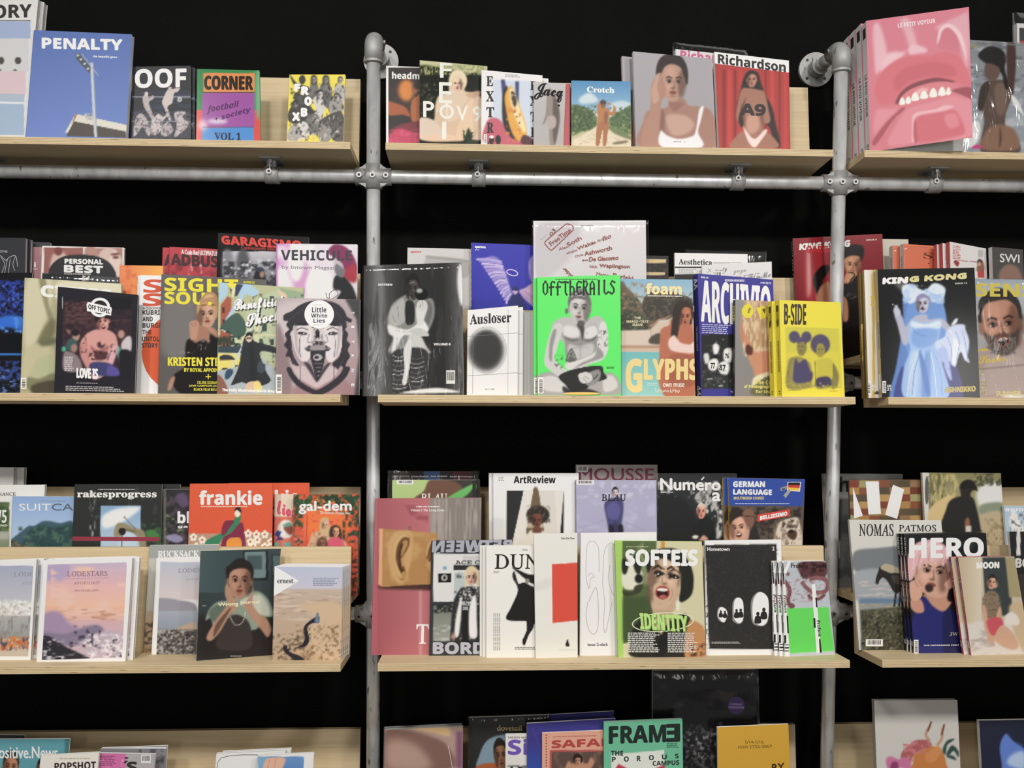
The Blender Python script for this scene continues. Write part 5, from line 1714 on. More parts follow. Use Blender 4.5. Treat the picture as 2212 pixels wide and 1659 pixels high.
MAG('book', 'yellow book with two figures in violet ink and condensed title', 'F2', .008, (1683,648), (1816,653), 1689, 1825, .021, '''
bg ebdc2c
p d2c83c .8 1696 706 1812 710 1818 838 1700 838
p dccf38 2 1700 760 1812 760 1816 836 1702 836
e 57506c 1 1716 728 12 13
e 57506c 1 1742 728 11 12
e 57506c 1 1772 744 21 22
s 8a8048 1 1722 742 1730 736 1740 738 1742 756 1734 768 1724 764
s a89a40 1 1766 744 1778 744 1782 760 1774 772 1764 766
s 5a5270 .8 1722 730 1730 728 1740 732 1742 744 1734 738 1724 744
e 8f8448 1 1730 750 8 11
e 9a8f44 1 1772 756 8 11
e 4a4460 .7 1727 748 2 1
e 4a4460 .7 1734 748 2 1
e 5a4a50 .7 1731 757 3 1
e 4a4460 .7 1769 755 2 1
e 4a4460 .7 1776 755 2 1
s 9a8f4c 1 1702 782 1712 772 1724 770 1740 776 1752 790 1754 830 1748 838 1700 838
s 524b6e 1 1718 774 1726 784 1740 776 1750 800 1756 806 1750 824 1716 826 1714 800
s c9bd38 1 1762 780 1772 776 1790 774 1802 786 1808 816 1800 838 1762 838 1764 800
s 8a8048 1.2 1800 784 1812 810 1808 836 1796 838 1800 812
s 4a4460 1.2 1764 818 1790 814 1796 832 1766 838
l 6a6248 1 .7 1712 772 1704 800 1702 836
l 6a6248 1 .7 1760 780 1762 812 1760 836
l 6a6248 1.2 .7 1800 788 1800 812 1794 834
n b5aa50 1698 826 1812 838 .35 5 4
t s 4a4036 1694 656 1741 701 1 .5 B-SIDE
ln 8a7f3a 1702 842 1732 844 1
ln 8a7f3a 1790 844 1814 846 1
''', tw=11, spine='e4d528', sart=[('s','B',.05,.28,.2,.8,'3f382c'),('s','PHOTOGRAPHY FASHION',.42,.74,.3,.72,'4a4232'),('s','11',.93,.97,.3,.7,'4a4232')], cat='book', copies=[(-.013,.0195,'second yellow book, its spine showing left of the front copy')], group='yellow figure books')
# --- right bay
MAG('magazine', 'plain cream card top behind the dark red hatted figure', 'B2', .166, (1880,516), (1962,517), 1886, 1970, .006, '''
bg c9c3b4
''', spine='b9b3a5')
MAG('book', 'thick white-spined book wrapped in film with an orange front', 'B2', .085, (1951,527), (2050,533), 1957, 2056, .02, '''
bg e0744f
t S 6b3830 1995 545 2050 562 3 .1 Sys
ve 6b3830 2006 569 1.5 1.5
''', tw=3, spine='dcdad6', sleeve=(.002,.003,.003,0,.003), sart=[('s','System',.1,.22,.3,.7,'55524f')], cat='book', copies=[(-.02,.024,'second white-spined wrapped orange book, left of the front one')], group='wrapped orange books')
MAG('book', 'white fronted book with red edge spine, bow and small portrait', 'B2', .03, (2051,522), (2130,537), 2058, 2138, .014, '''
bg d9d5d4
ln c9605a 2058 530 2076 560 9 2
r b8433f 2112 582 2126 600
s 8a5a4a 1 2112 570 2116 560 2124 566 2126 584 2110 586
r b5b1b0 2112 540 2124 556
e 2a1e1a 1 2116 566 5 6
e c99a80 .8 2116 570 3 5
l 8a3a3a 1.2 .7 2062 562 2110 566
s 9a2f34 .8 2060 566 2066 562 2072 568 2068 576
''', tw=8, spine='cc4a44', cat='book', copies=[(-.012,.016,'second red-edged book just left of the white fronted one'),(-.02,.032,'third red-edged book next to the orange wrapped front')], group='red-edged books')
MAG('book', 'grey book with spaced white capitals and a blurred head at right', 'B2', .02, (2143,533), (2210,539), 2150, 2218, .016, '''
bg 4a4848
e b58a78 5 2180 600 20 26
s 8a6a5c 3 2160 600 2166 580 2180 572 2200 580 2206 610
t b d8d6d4 2160 548 2202 566 2 .3 SWI
''', tw=5, spine='d4d2d0', cat='book')
MAG('magazine', 'black glossy magazine with a figure in a pale blue gown and gold title', 'F2', .012, (1895,582), (2105,578), 1905, 2117, .016, '''
bg 1d1d1e 161617
e 6a6a68 7 1958 622 30 10 30
s 5f86c8 2 1952 640 1975 640 1985 700 1975 760 1960 860 1922 860 1936 790 1950 700
s 3f4a90 2 1930 860 1950 790 1960 860
s 6f98d8 2.5 1960 660 1990 640 2030 640 2046 700 2040 760 2030 790 1960 760
s 3a3a7a 2 2036 760 2066 790 2080 860 2030 860
s d4e2f4 2 1948 628 1952 616 1972 614 1986 624 2000 626 2016 612 2034 616 2042 630 2034 650 2012 652 1990 646 1966 656 1954 644
n a9c4ea 1950 614 2040 656 .4 14 10
e d9e4f2 4 2030 626 12 8
F 1993 656 28 40 -4 b9b8cc 6a6a90 bz
s 8a8ab0 1 1978 654 1982 640 1994 634 2008 642 2010 656 2002 644 1990 644 1982 650
e 1f1a2a .7 1992 667 3.4 2
s b5b6cc 1.5 1984 680 2002 680 2006 690 2034 688 2052 704 2066 720 2060 730 2044 716 2030 706 1972 704 1962 740 1950 742 1938 700 1932 680 1940 672 1950 686 1956 706 1968 690
s c3c4d6 1 1930 668 1937 658 1940 664 1946 674 1940 684 1932 678
l e8e6e0 1 .7 1926 656 1936 662
s 9fc0ee 1.5 1968 692 1988 696 2010 696 2030 690 2032 706 2028 730 2024 756 2040 800 2046 860 1956 860 1952 800 1966 756 1962 730
s cfe0f6 2 1970 694 2000 700 2030 692 2030 708 2000 712 1970 706
s 7fa6e2 3 1976 712 2024 712 2020 740 1990 752 1970 740
s 7aa0dc 3 1996 780 2010 760 2006 860 1990 860
s b9d2f4 3 1966 770 1984 764 1980 850 1964 850
s 5f86cc 2 1985 755 2000 790 2010 850 2000 850 1990 800
s c9d4ee 1.2 2044 716 2056 704 2070 700 2084 702 2086 712 2094 740 2086 780 2076 760 2060 790 2050 780 2034 780 2040 770 2026 760 2020 740 2040 728
s dfe4ee 1 2054 704 2062 690 2069 688 2066 698
s a9bbea 1 2026 756 2044 752 2052 790 2056 822 2046 810 2036 780 2034 806 2028 790
s e2e6f0 1 2060 730 2072 750 2064 792 2056 776
s d8e0f0 1 2078 740 2086 762 2095 784 2084 776 2076 756
l 6f8fd8 1.6 .7 1990 756 1976 800 1970 855
l 6f8fd8 1.6 .7 2000 758 2000 800 1996 855
l d8e6fa 1.8 .7 1984 756 1966 810 1960 855
l d8e6fa 1.8 .7 2010 760 2018 800 2024 855
l 86aae6 1.6 .7 2016 758 2030 800 2036 855
l 5f7fc8 1.2 .7 1972 712 1984 722 2000 726
l e8f0fc 1.4 .7 1972 700 2000 704 2028 698
l 7f96d8 1.4 .7 2046 726 2056 760 2050 800
l 7f96d8 1.4 .7 2064 716 2072 740 2066 780
l 7f96d8 1.4 .7 2078 712 2086 744 2090 776
l 9fb4e4 1.2 .7 2034 742 2044 770 2040 800
l f4f6fa 1.4 .7 2050 712 2064 734 2070 760
T s d9cf90 1908 602 2088 590 1907 613 1.2 KING KONG
T s f8f6ee 1908 601 1960 599 1907 613 1.2 KIN
t s dcdad4 2063 611 2089 614 -1 .1 ISSUE 12
t s c2ab58 2041 837 2107 848 -3 .8 ASHNIKKO
t s e0deda 1916 831 1925 837 0 .1 AW
t s e0deda 1916 838 1925 844 0 .1 21
bc 1906 823 1914 849 1
''', tw=-3, spine='c2ab78', mat='gloss', sart=[('s','KING KONG',.42,.62,.3,.75,'3f6fb0'),('','',.82,.93,.2,.8,'e6e2dc')])  # grey ellipse and paler first title letters are painted glare
MAG('magazine', 'cream edged glossy magazine just left of the blue gown cover', 'F2', .034, (1866,583), (2080,581), 1876, 2092, .012, '''
bg dcd6cc
gh 1860 575 1890 860 f2efe8 cfc6b4
r c9a850 1884 575 1890 870
t s d8b840 1880 640 1888 660 0 .2 I
bc 1873 823 1881 853 1
t s e0deda 1883 831 1891 837 0 .1 AW
t s e0deda 1883 838 1891 844 0 .1 21
p 2a2826 .8 1886 850 1896 844 1900 852
''', tw=-3, spine='c2ab78', mat='gloss', sart=[('s','KING KONG',.42,.62,.3,.75,'8a7430')])
MAG('magazine', 'gold spined magazine hindmost in the blue gown stack', 'F2', .056, (1856,590), (2070,588), 1866, 2080, .014, '''
bg 6a5426
gh 1850 580 1870 870 b09348 5a4520
t s d8c060 1859 700 1864 780 0 .1 I
''', tw=-3, spine='8a7038', mat='gloss', sart=[('s','KING KONG',.42,.62,.3,.75,'e0c860')])
MAG('magazine', 'wrapped magazine of a smiling bearded man under yellow capitals, right frame edge', 'F2', .04, (2090,602), (2300,606), 2096, 2320, .01, '''
bg b9bec2 a8a4a2
gr 2100 600 2230 620 9aa8b4 b4bcc4
r 8a8885 2112 680 2230 720 6
s b7a29c 3 2112 770 2140 740 2190 730 2230 740 2230 860 2112 860
s c0aca6 5 2120 800 2160 770 2220 780 2220 840 2130 850
l 6a5a58 1.5 1 2114 798 2212 788
s 33302e 1.5 2114 670 2118 646 2140 630 2170 626 2194 640 2206 670 2200 700 2120 700
s c08a72 1.5 2118 680 2126 650 2150 640 2180 648 2200 672 2202 720 2190 752 2164 766 2140 750 2122 720
F 2162 700 84 128 -7 c18c74 3b3634 bmdk
s 302c2a 1.5 2113 672 2118 646 2138 630 2168 626 2194 640 2206 668 2204 690 2196 664 2176 648 2150 650 2130 656 2120 676
n 77706c 2130 728 2196 764 .45 3 4
t s d9c64a 2108 612 2260 640 2 .7 SENSE
s 33302e 1.5 2114 660 2122 644 2140 630 2168 626 2190 636 2202 656 2190 654 2170 644 2146 648 2126 654
T c e0c23c 2112 752 2134 750 2112 760 .3 im
T c e0c23c 2112 770 2170 764 2114 786 .3 Sachs
t b e6d890 2152 845 2206 855 0 .3 SUMMER
ln b5a860 2116 786 2126 815 5
ln b5a860 2118 822 2132 852 4
e f4f2ea 3 2190 856 26 4
''', sleeve=(.003,.004,.004,0,.005), mat='gloss', spine='aaa')
# ================================================================== third row, left bay
MAG('magazine', 'plain off-white magazine top at the left frame edge, tallest there', 'B3', .1, (-150,1008), (30,1010), -172, 20, .014, '''
bg d3d0cc
''', copies=[(.02,.018,'second plain off-white magazine behind the tallest one at the left edge')], group='plain off-white magazines', gain=1.2)
MAG('magazine', 'white magazine with serif capitals and a green field photo, left frame edge', 'B3', .07, (-100,1049), (97,1047), -115, 88, .01, '''
bg e0deda
r 5d6f45 -100 1085 20 1148
n 3a5230 -100 1085 20 1148 .5 8 6
gr -100 1148 20 1200 8f9488 6f8450
r a9a9a0 -30 1150 20 1165 4
t r 5a5856 -40 1064 34 1071 0 .3 PROVENANCE
t b eeece4 -16 1102 14 1129 0 .6 4/5
t s dddbd4 -20 1133 16 1137 0 .1 BRAND
''', gain=1.15)
MAG('magazine', 'blue magazine with a forested mountain under a clear sky', 'B3', .05, (27,1072), (185,1073), 20, 178, .009, '''
gr 20 1068 190 1200 86a5d2 b4c8df
s 3d5a68 2 20 1172 44 1150 62 1136 74 1136 92 1126 110 1126 130 1130 160 1130 165 1200 30 1200
s 2d4a4c 4 60 1150 90 1134 120 1140 160 1136 162 1200 50 1200
n 46685a 40 1138 160 1200 .4 10 9
n 24403f 40 1138 160 1200 .3 8 9
s 46443a 1.5 20 1168 40 1172 58 1188 62 1200 20 1200
n 77725c 20 1170 60 1200 .4 4 4
t b dfe6ee 41 1088 110 1103 0 0 SUIT
t b 56616c 112 1088 190 1103 0 .1 CASE
t s 8a9aac 89 1081 142 1084 0 .1 NATIONAL PARK EDITION
''', gain=1.15)
MAG('magazine', 'dark magazine with white serif title, framed cloudy photo and a crimson band', 'B3', .03, (161,1046), (350,1046), 152, 345, .01, '''
bg 2d2f2e 262827
n 3f4442 200 1050 345 1190 .25 14 18
n 8a8f8c 192 1060 206 1160 .35 3 14
n 34563a 305 1130 350 1195 .5 6 6
s 3f7a40 1.5 316 1148 330 1144 344 1156 340 1168 320 1160
gr 217 1092 304 1195 7fa3c4 b4c8d6
s e6e8ea 5 222 1116 250 1100 290 1095 302 1100 260 1130 225 1140
s 8f8468 1.2 246 1158 252 1132 268 1130 290 1140 312 1150 316 1195 304 1195 296 1160 270 1146 262 1158
s 6a5f48 1.5 262 1142 290 1146 308 1156 300 1150 280 1150
s b5cad8 2 270 1150 294 1160 290 1195 250 1195
e 23201e .8 264 1148 8 8
l 23201e 1.6 .7 264 1150 262 1194
l 5a4a40 1.4 .7 268 1114 280 1130 294 1142
l 5a4a40 1 .7 270 1120 266 1116
s 8a7850 1.2 228 1195 232 1184 246 1184 250 1195
vp 8e2f42 155 1159 344 1160 343 1169 154 1168
t S f2f0ec 167 1060 338 1078 0 .5 rakesprogress
ln aaa 212 1056 292 1059 1
''', spine='232524', copies=[(.045,.014,'second dark crimson-band magazine, only its upper edge visible behind')], group='dark crimson-band magazines', gain=1.15)
MAG('magazine', 'dark floral magazine with a large white letter b beside the red orange cover', 'B3', .024, (353,1057), (500,1057), 347, 498, .008, '''
bg 2a282c
n 4a4048 354 1058 408 1180 .4 12 12
n 6a7a5a 354 1110 400 1170 .3 8 8
s 8a86a8 2 356 1160 380 1154 396 1166 378 1172
s 5a4a66 3 380 1070 400 1066 408 1090 390 1094
r 6a6c5c 354 1056 358 1180 1
t s f0eef0 384 1105 480 1130 0 .6 bloom
t s e8e6e8 384 1135 460 1141 0 .2 gardens
''', gain=1.15)
MAG('magazine', 'red orange magazine with a green scarfed figure among daisies', 'B3', .012, (410,1045), (589,1044), 403, 586, .006, '''
bg d8552f cf4a28
r b08a74 404 1152 590 1200
s 2f7d58 .8 438 1180 450 1165 480 1150 498 1134 510 1116 520 1112 518 1128 504 1146 480 1164 466 1184 436 1186
s 7a2743 .8 478 1150 484 1128 496 1124 506 1126 498 1138 484 1156
s 7a2743 .8 478 1184 482 1162 500 1150 518 1130 526 1136 530 1184 512 1186 508 1164 494 1164 492 1186
s d98a2e .8 492 1166 518 1162 520 1186 492 1186
e f0dccb .8 513 1109 6 8
s 2a211e .8 506 1104 510 1096 518 1096 522 1104 520 1108 512 1102
t s f4efe8 431 1060 566 1090 0 .9 frankie
ln f0d8c8 434 1093 562 1096 1
'''+'\n'.join('e f4e3d0 .7 %g %g 3.4 3.4\ne f4e3d0 .7 %g %g 3.4 3.4\ne f4e3d0 .7 %g %g 3.4 3.4\ne f4e3d0 .7 %g %g 3.4 3.4\ne f4e3d0 .7 %g %g 3.4 3.4\ne b8402c .7 %g %g 2.4 2.4'%(x,y-5,x+5,y-1,x+3,y+5,x-3,y+5,x-5,y-1,x,y) for x,y in ((418,1160),(437,1166),(424,1180),(546,1178),(536,1152),(554,1154),(556,1166),(572,1154),(572,1180),(541,1170),(585,1170))), spine='cf4a28', copies=[(.09,.058,'second red orange daisy magazine, right strip behind the front copy')], group='red orange daisy magazines', gain=1.15)
MAG('magazine', 'cream and coral illustrated magazine sliver with looping pink letters', 'B3', .05, (593,1068), (720,1068), 590, 716, .008, '''
bg e0cdb8
r d8705c 590 1116 700 1200
e f0e6d8 1 618 1143 18 20
s 8a4a40 1 612 1140 628 1132 634 1146 626 1156
s 6fa08c 1 610 1134 626 1128 630 1136 616 1138
s 2f3f8a .8 594 1155 600 1146 606 1150 602 1160
s 2f3f8a .8 598 1166 606 1160 612 1166
l 2f3f8a 1.4 .7 596 1170 608 1148
r 7fa89a 590 1172 640 1200
s d8705c .8 604 1172 612 1172 612 1200 602 1200
T c d8506a 596 1080 640 1090 600 1110 1.2 lion
''', gain=1.15)
MAG('magazine', 'leafy framed magazine with two long haired figures on orange', 'B3', .02, (634,1068), (776,1067), 628, 772, .008, '''
bg d9582f b8452c
e e8702f 12 705 1130 50 50
n 1f3a28 634 1068 776 1096 .55 7 6
n 23452e 740 1070 776 1190 .5 7 7
n 2a4a30 634 1080 654 1190 .5 6 6
n c9304a 634 1090 776 1200 .2 6 6
n d86a6a 634 1130 660 1200 .35 8 8
n 2f6a40 634 1066 776 1110 .3 6 6
r b8402a 662 1112 664 1190
r b8402a 745 1112 747 1190
s c9a07c 1.2 668 1170 676 1152 694 1146 712 1150 722 1162 744 1168 746 1195 666 1195
n 8a6a50 670 1150 706 1180 .4 5 5
s c4a878 1 692 1150 692 1124 700 1118 710 1122 712 1150
F 702 1134 13 22 0 c9a084 c4a878 b
s c9506a 1.2 706 1170 724 1160 740 1166 742 1195 706 1195
s 3a2a24 1 712 1160 714 1140 726 1134 736 1142 738 1164 728 1158
F 726 1149 13 20 0 cf9a78 3a2a24 b
s 5a3f34 1 684 1180 688 1164 702 1162 708 1176 704 1195 688 1195
F 696 1174 13 18 0 8a5f48 4a342a b
n 4a2a24 690 1195 776 1290 .5 6 5
s d8c8a8 1 636 1192 660 1186 680 1192 664 1200 636 1202
t b f2eeea 646 1083 759 1110 -1 .9 gal-dem
T i f0d8d0 691 1104 757 1105 691 1110 .1 The Romance Fantasia Issue
''', spine='3a2a24', gain=1.15)
# --- front tier, left bay
MAG('magazine', 'white bordered magazine of a harbour town with orange robed people, left frame edge', 'F3', .03, (-130,1216), (79,1208), -158, 66, .012, '''
bg efedeb
gr -140 1222 74 1305 a9aec6 c6c6cc
r d6d2c8 -140 1300 74 1330 2
n f0efec -140 1296 74 1330 .5 5 5
n 8f8a7c -140 1304 74 1332 .3 6 4
gr -140 1330 70 1380 b5b4b0 9a9c9e
n 8a8680 -140 1330 70 1380 .3 4 14
r c9bba8 -140 1380 70 1425
n c9622c 0 1375 64 1405 .5 4 9
n 3f4a6a 0 1378 64 1405 .35 4 9
n d98a3a 10 1375 64 1400 .3 4 8
t r 8a8a98 30 1236 120 1245 -1 0 LODESTARS
t r 9a9aa4 46 1257 110 1263 -1 0 ANTHOLOGY
vp efedeb 73 1212 80 1212 68 1436 60 1436
vp efedeb -140 1418 68 1418 68 1440 -140 1440
''', copies=[(.012,.017,'second harbour town magazine, white edge right of the front one')], group='harbour town magazines')
MAG('magazine', 'white bordered magazine of a pink sunset over snowy mountains', 'F3', .008, (95,1210), (286,1205), 79, 271, .012, '''
bg f3f1ef
p c9b4cc .8 105 1220 274 1214 265 1422 90 1427
gr 85 1220 280 1262 ccb6cc e6b4b8
gr 85 1262 280 1310 e8b8b8 f0bfa4
gr 85 1310 280 1340 efb89c e6b8ae
gr 85 1340 280 1430 d9b0b4 c8b2c2
s b9a6c8 6 104 1222 150 1220 140 1250 104 1256
n f0c4b4 110 1225 275 1330 .4 40 14
n c9967c 130 1315 265 1340 .35 20 6
s a890b0 5 94 1330 112 1320 132 1324 148 1345 170 1356 150 1368 94 1372
s 8a7c98 4 94 1366 140 1368 190 1352 216 1352 222 1370 160 1395 94 1385
s c3b2c0 3 180 1410 205 1370 240 1362 268 1372 266 1426 150 1426
n efe4e8 180 1370 268 1422 .45 8 6
n 4a4450 150 1352 220 1400 .35 9 6
s 2f2e36 2 90 1378 110 1376 140 1396 170 1410 190 1426 88 1428
n c9c2cc 92 1380 190 1426 .3 10 4
n 3a3640 230 1380 268 1420 .3 7 4
t r 9a6a78 145 1234 232 1245 -1 .2 LODESTARS
vl b48a94 .7 142 1250 236 1248
t r a8727c 159 1257 216 1263 -1 .1 ANTHOLOGY
t r a8727c 161 1274 213 1278 -1 .1 SWITZERLAND
vp f3f1ef 93 1206 104 1206 90 1432 77 1440
vp f3f1ef 275 1202 290 1202 273 1434 263 1434
vp f3f1ef 90 1206 290 1202 288 1214 92 1220
vp f3f1ef 78 1426 274 1420 272 1434 76 1441
''', copies=[(.012,.017,'second pink sunset magazine, white edge at its right'),(-.006,.034,'third pink sunset magazine, furthest back in its stack')], group='pink sunset magazines')
MAG('magazine', 'grey green magazine with serif capitals behind the lake cover', 'F3', .102, (323,1178), (470,1176), 309, 458, .01, '''
bg a4a8a6
gr 300 1206 470 1320 c9c9c2 b9b5a8
r 8a6f50 300 1342 470 1430 2
r 5a5046 300 1342 330 1394
n b89a78 300 1320 330 1430 .4 10 5
t S f0f0ee 341 1190 430 1205 -1 -0.3 RUCKSACK
''')
MAG('magazine', 'white bordered magazine of a still lake above a rocky shore', 'F3', .086, (338,1206), (525,1202), 327, 512, .012, '''
bg f0eeec
gr 340 1214 520 1296 bcc2d2 dccdcd
s 9a98a4 2 340 1296 356 1292 386 1296 420 1304 420 1330 340 1332
gr 338 1320 520 1360 a6adbb 8f99a8
s bfa68c 2 370 1362 400 1350 420 1344 420 1372 340 1372
r 55504e 336 1360 520 1420 2
n b0aca8 336 1360 420 1420 .45 5 4
n 2f2c2c 336 1362 420 1420 .35 5 4
t r 8f909c 385 1228 470 1237 -1 .1 LODESTARS
t r 9a9aa6 399 1249 460 1254 -1 0 ANTHOLOGY
vp f0eeec 336 1204 347 1204 337 1432 326 1434
vp f0eeec 330 1418 520 1414 520 1440 326 1440
''')
MAG('magazine', 'dark teal magazine of a man holding his cheeks, cream spine', 'F3', .006, (433,1190), (607,1185), 424, 587, .011, '''
bg 3a4a4c 2a3234
gh 430 1185 520 1280 44585a 35464a
r 22292b 525 1190 580 1254
r 6f8688 529 1192 574 1248
r 44585a 534 1200 566 1230 2
r 2a3234 586 1196 606 1246
r 4f6668 590 1200 606 1242
r 26211f 425 1330 600 1430 14
s 8a9a88 2 444 1340 452 1316 470 1300 496 1296 540 1280 560 1278 580 1296 590 1330 560 1334 552 1360 470 1360 456 1336
s 5f6e62 4 452 1320 476 1304 500 1320 490 1350 458 1340
s c4c6b4 3 520 1300 560 1284 580 1310 584 1330 556 1326
s 3a3230 2 480 1350 500 1330 520 1330 540 1350 540 1400 470 1400
F 518 1254 50 78 2 b0826a 211c1a kb
s 211c1a 1.2 490 1250 488 1228 494 1222 504 1214 520 1208 536 1212 546 1224 548 1240 543 1252 540 1236 528 1228 510 1229 498 1236
s b58a70 1.2 488 1262 496 1268 504 1288 512 1300 510 1318 496 1330 474 1366 456 1384 446 1376 466 1340 490 1306 486 1284
s b58a70 1.2 540 1256 546 1262 544 1280 534 1296 526 1306 538 1328 564 1360 578 1376 586 1360 576 1336 560 1326 546 1304 548 1270
s 6a4c3e 2 466 1350 490 1320 500 1312 488 1334 462 1376
l d8cfc8 1.2 .7 496 1330 508 1350 524 1344 530 1322
T b e8e0b8 471 1302 514 1300 472 1312 .4 Wrong
vl e8e0b8 1 471 1306 515 1304
T b e8e0b8 518 1298 560 1296 518 1307 .4 Journal
ln cfcac0 498 1416 528 1419 1
ln cfcac0 437 1308 448 1310 1
''', tw=19, spine='e0dcb8', mat='satin')
MAG('magazine', 'desert aerial magazine with a winding dark river, thick stack in the corner', 'F3', .006, (593,1224), (740,1225), 588, 736, .012, '''
gr 585 1220 745 1275 b9c2da c9c6d2
gr 585 1272 745 1432 c4b0a0 bb9e7c
n d6c0ac 588 1275 740 1340 .4 30 5
n a98f7c 588 1280 740 1330 .3 24 3
s d2b492 6 640 1310 720 1300 742 1330 742 1420 690 1420 660 1380 680 1330
n 8a6f50 640 1350 742 1430 .4 5 5
n 6a5a48 588 1370 660 1430 .4 6 4
n c9ab84 640 1340 742 1430 .3 6 6
s 26242e .8 687 1324 690 1344 676 1346 664 1354 666 1368 668 1384 660 1396 640 1400 622 1402 620 1394 612 1396 614 1408 628 1420 640 1430 660 1430 650 1418 630 1410 626 1404 650 1394 658 1380 656 1356 668 1342 682 1332
s 6a7f98 .8 680 1340 686 1322 690 1344 684 1346
vp f3f2f0 588 1220 595 1224 646 1255 588 1290
t S 55585c 599 1250 636 1260 0 -0.25 ernest.
ln 8f98b0 676 1248 732 1266 5
''', spine='e4e2df', copies=[(.002+.003*i,.015*i+.014,l) for i,l in enumerate(('second copy in the desert aerial stack','third copy in the desert aerial stack','fourth copy in the desert aerial stack','rearmost copy in the desert aerial stack'))], group='desert aerial magazines')
# ================================================================== third row, middle bay
MAG('magazine', 'dark magazine strip listing four artists in white over colour blocks', 'B3', .1, (838,1018), (1034,1018), 836, 1036, .008, '''
bg 23211f
r 3a5a8a 915 1017 950 1036
r 4a4038 850 1017 884 1036
r 5a2224 978 1017 1020 1036
t s b5b2ae 848 1027 884 1031 0 .1 Julie Curtiss
t s e0deda 889 1027 925 1031 0 .1 Umar Rashid
t s e0deda 930 1027 966 1031 0 .1 Jane Dickson
t s d8d6d2 972 1028 1021 1032 0 .1 Geoff McFetridge
''', sleeve=(.003,.003,.003,0,.003), gain=1.2)
MAG('magazine', 'lime and brown abstract magazine behind the pink ear cover', 'B3', .06, (847,1037), (1028,1037), 846, 1030, .01, '''
bg 3a3430
s a8c07a 1 847 1037 930 1037 926 1060 904 1076 880 1080 847 1080
s 6a4a3c 2 930 1037 980 1040 1000 1060 970 1080 896 1080 916 1060
s 5fb05a 1 960 1080 1020 1046 1014 1064 990 1080
r 2a2623 1020 1037 1030 1080
t r e0dcd0 910 1066 966 1084 0 .3 BLAU
bc 857 1037 893 1046
''', copies=[(.012,.02,'second lime and brown abstract magazine, sliver right of the first')], group='lime and brown abstract magazines', gain=1.2)
MAG('magazine', 'white magazine with a curly haired sitter inside a huge letter A', 'B3', .046, (1065,1022), (1250,1022), 1066, 1252, .008, '''
bg e4e1de
r 26272a 1094 1060 1218 1200
p d6d2ca .8 1131 1060 1218 1060 1206 1200 1112 1200 1106 1176
p d6d2ca .8 1108 1180 1131 1060 1150 1060 1150 1180
s 6a5a42 1.5 1150 1062 1164 1062 1176 1150 1136 1150
r b5a890 1138 1130 1174 1140 1
p cfcac2 .8 1164 1060 1198 1060 1206 1180 1180 1180
p d8d4cc .8 1131 1060 1152 1060 1134 1160 1110 1180
s d9d2c4 1.5 1134 1170 1146 1146 1172 1146 1186 1166 1190 1200 1130 1200
e 2a2420 1.5 1162 1112 25 20
n 55483e 1138 1092 1188 1130 .35 4 4
F 1160 1124 22 30 0 6a4032 2a2420 b
s 6a4032 1 1154 1138 1166 1138 1170 1150 1150 1150
t s 1f1d1d 1110 1028 1200 1044 0 .4 ArtReview
ln 888 1077 1030 1090 1040 3
''', spine='d8d5d2', copies=[(-.012,.011,'second curly haired sitter magazine, white edge at its left')], group='curly haired sitter magazines', gain=1.15)
MAG('magazine', 'mauve grey magazine top with thin plum capitals and barcode', 'B3', .075, (1244,1004), (1420,1004), 1244, 1424, .008, '''
bg a59a96
gh 1240 1000 1425 1040 b0a6a4 958a86
T b 7a2f4a 1250 1011 1412 1012 1250 1038 .6 MOUSSE
bc 1247 1006 1270 1020
''', gain=1.25)
MAG('magazine', 'lilac magazine with a figure in violet sweater and black serif title', 'B3', .03, (1244,1037), (1418,1037), 1245, 1420, .012, '''
bg a4a2bc 9c9ab8
n b9b6cc 1245 1040 1415 1075 .4 12 8
n aeacc6 1245 1075 1415 1150 .35 25 16
l 8f8db0 1.5 1.5 1248 1140 1290 1130 1305 1122
l 8f8db0 1.5 1.5 1350 1128 1380 1140 1395 1150
s 43406e 1.2 1305 1092 1312 1080 1330 1074 1340 1076 1346 1084 1346 1110 1338 1150 1330 1150 1330 1136 1322 1150 1316 1150 1310 1120
s 55528a 2 1310 1096 1326 1084 1340 1096 1334 1120 1314 1118
e 33305a 1 1329 1140 8 12
s 1e1c24 1 1316 1135 1322 1134 1328 1150 1316 1152
s 1e1c24 1 1336 1134 1345 1134 1346 1152 1336 1150
F 1329 1064 13 20 0 c9b8bc 2a2628
t r 1d1a20 1300 1068 1352 1082 0 .4 BLAU
bc 1245 1037 1283 1047
''', spine='232125', sart=[('b','BLAU INTERNATIONAL',.05,.6,.3,.7,'b5b3c0')], gain=1.2)
MAG('magazine', 'black and white inked magazine with an older man in black and large white title', 'B3', .045, (1420,1023), (1592,1023), 1420, 1594, .01, '''
bg 26282a 222426
n b5b5b3 1420 1040 1560 1075 .35 7 10
s a9a9a6 2 1500 1075 1540 1040 1560 1060 1560 1150 1545 1160 1550 1110 1530 1100
n 232526 1490 1040 1560 1160 .45 6 9
n d6d6d2 1520 1060 1560 1160 .3 6 10
s 1a1b1d 5 1422 1070 1470 1076 1500 1110 1500 1166 1422 1166
s 17181a 1 1498 1166 1500 1140 1512 1120 1530 1116 1542 1128 1544 1166
F 1515 1105 19 30 0 d0917c d8cfc8 b
ea d8cfc8 1 .6 1515 1093 8 4
s d09a84 1 1514 1162 1520 1156 1530 1166 1510 1168
e d8d6d4 1.2 1502 1160 7 4
t b f2f0ee 1427 1034 1556 1058 1 1.2 Numero
vl f2f0ee 2.6 1515 1037 1521 1030
t b e8e6e4 1539 1064 1556 1082 0 1 a
t s d8d6d4 1427 1062 1454 1065 0 .1 English/French
''', spine='dedcda', gain=1.15)
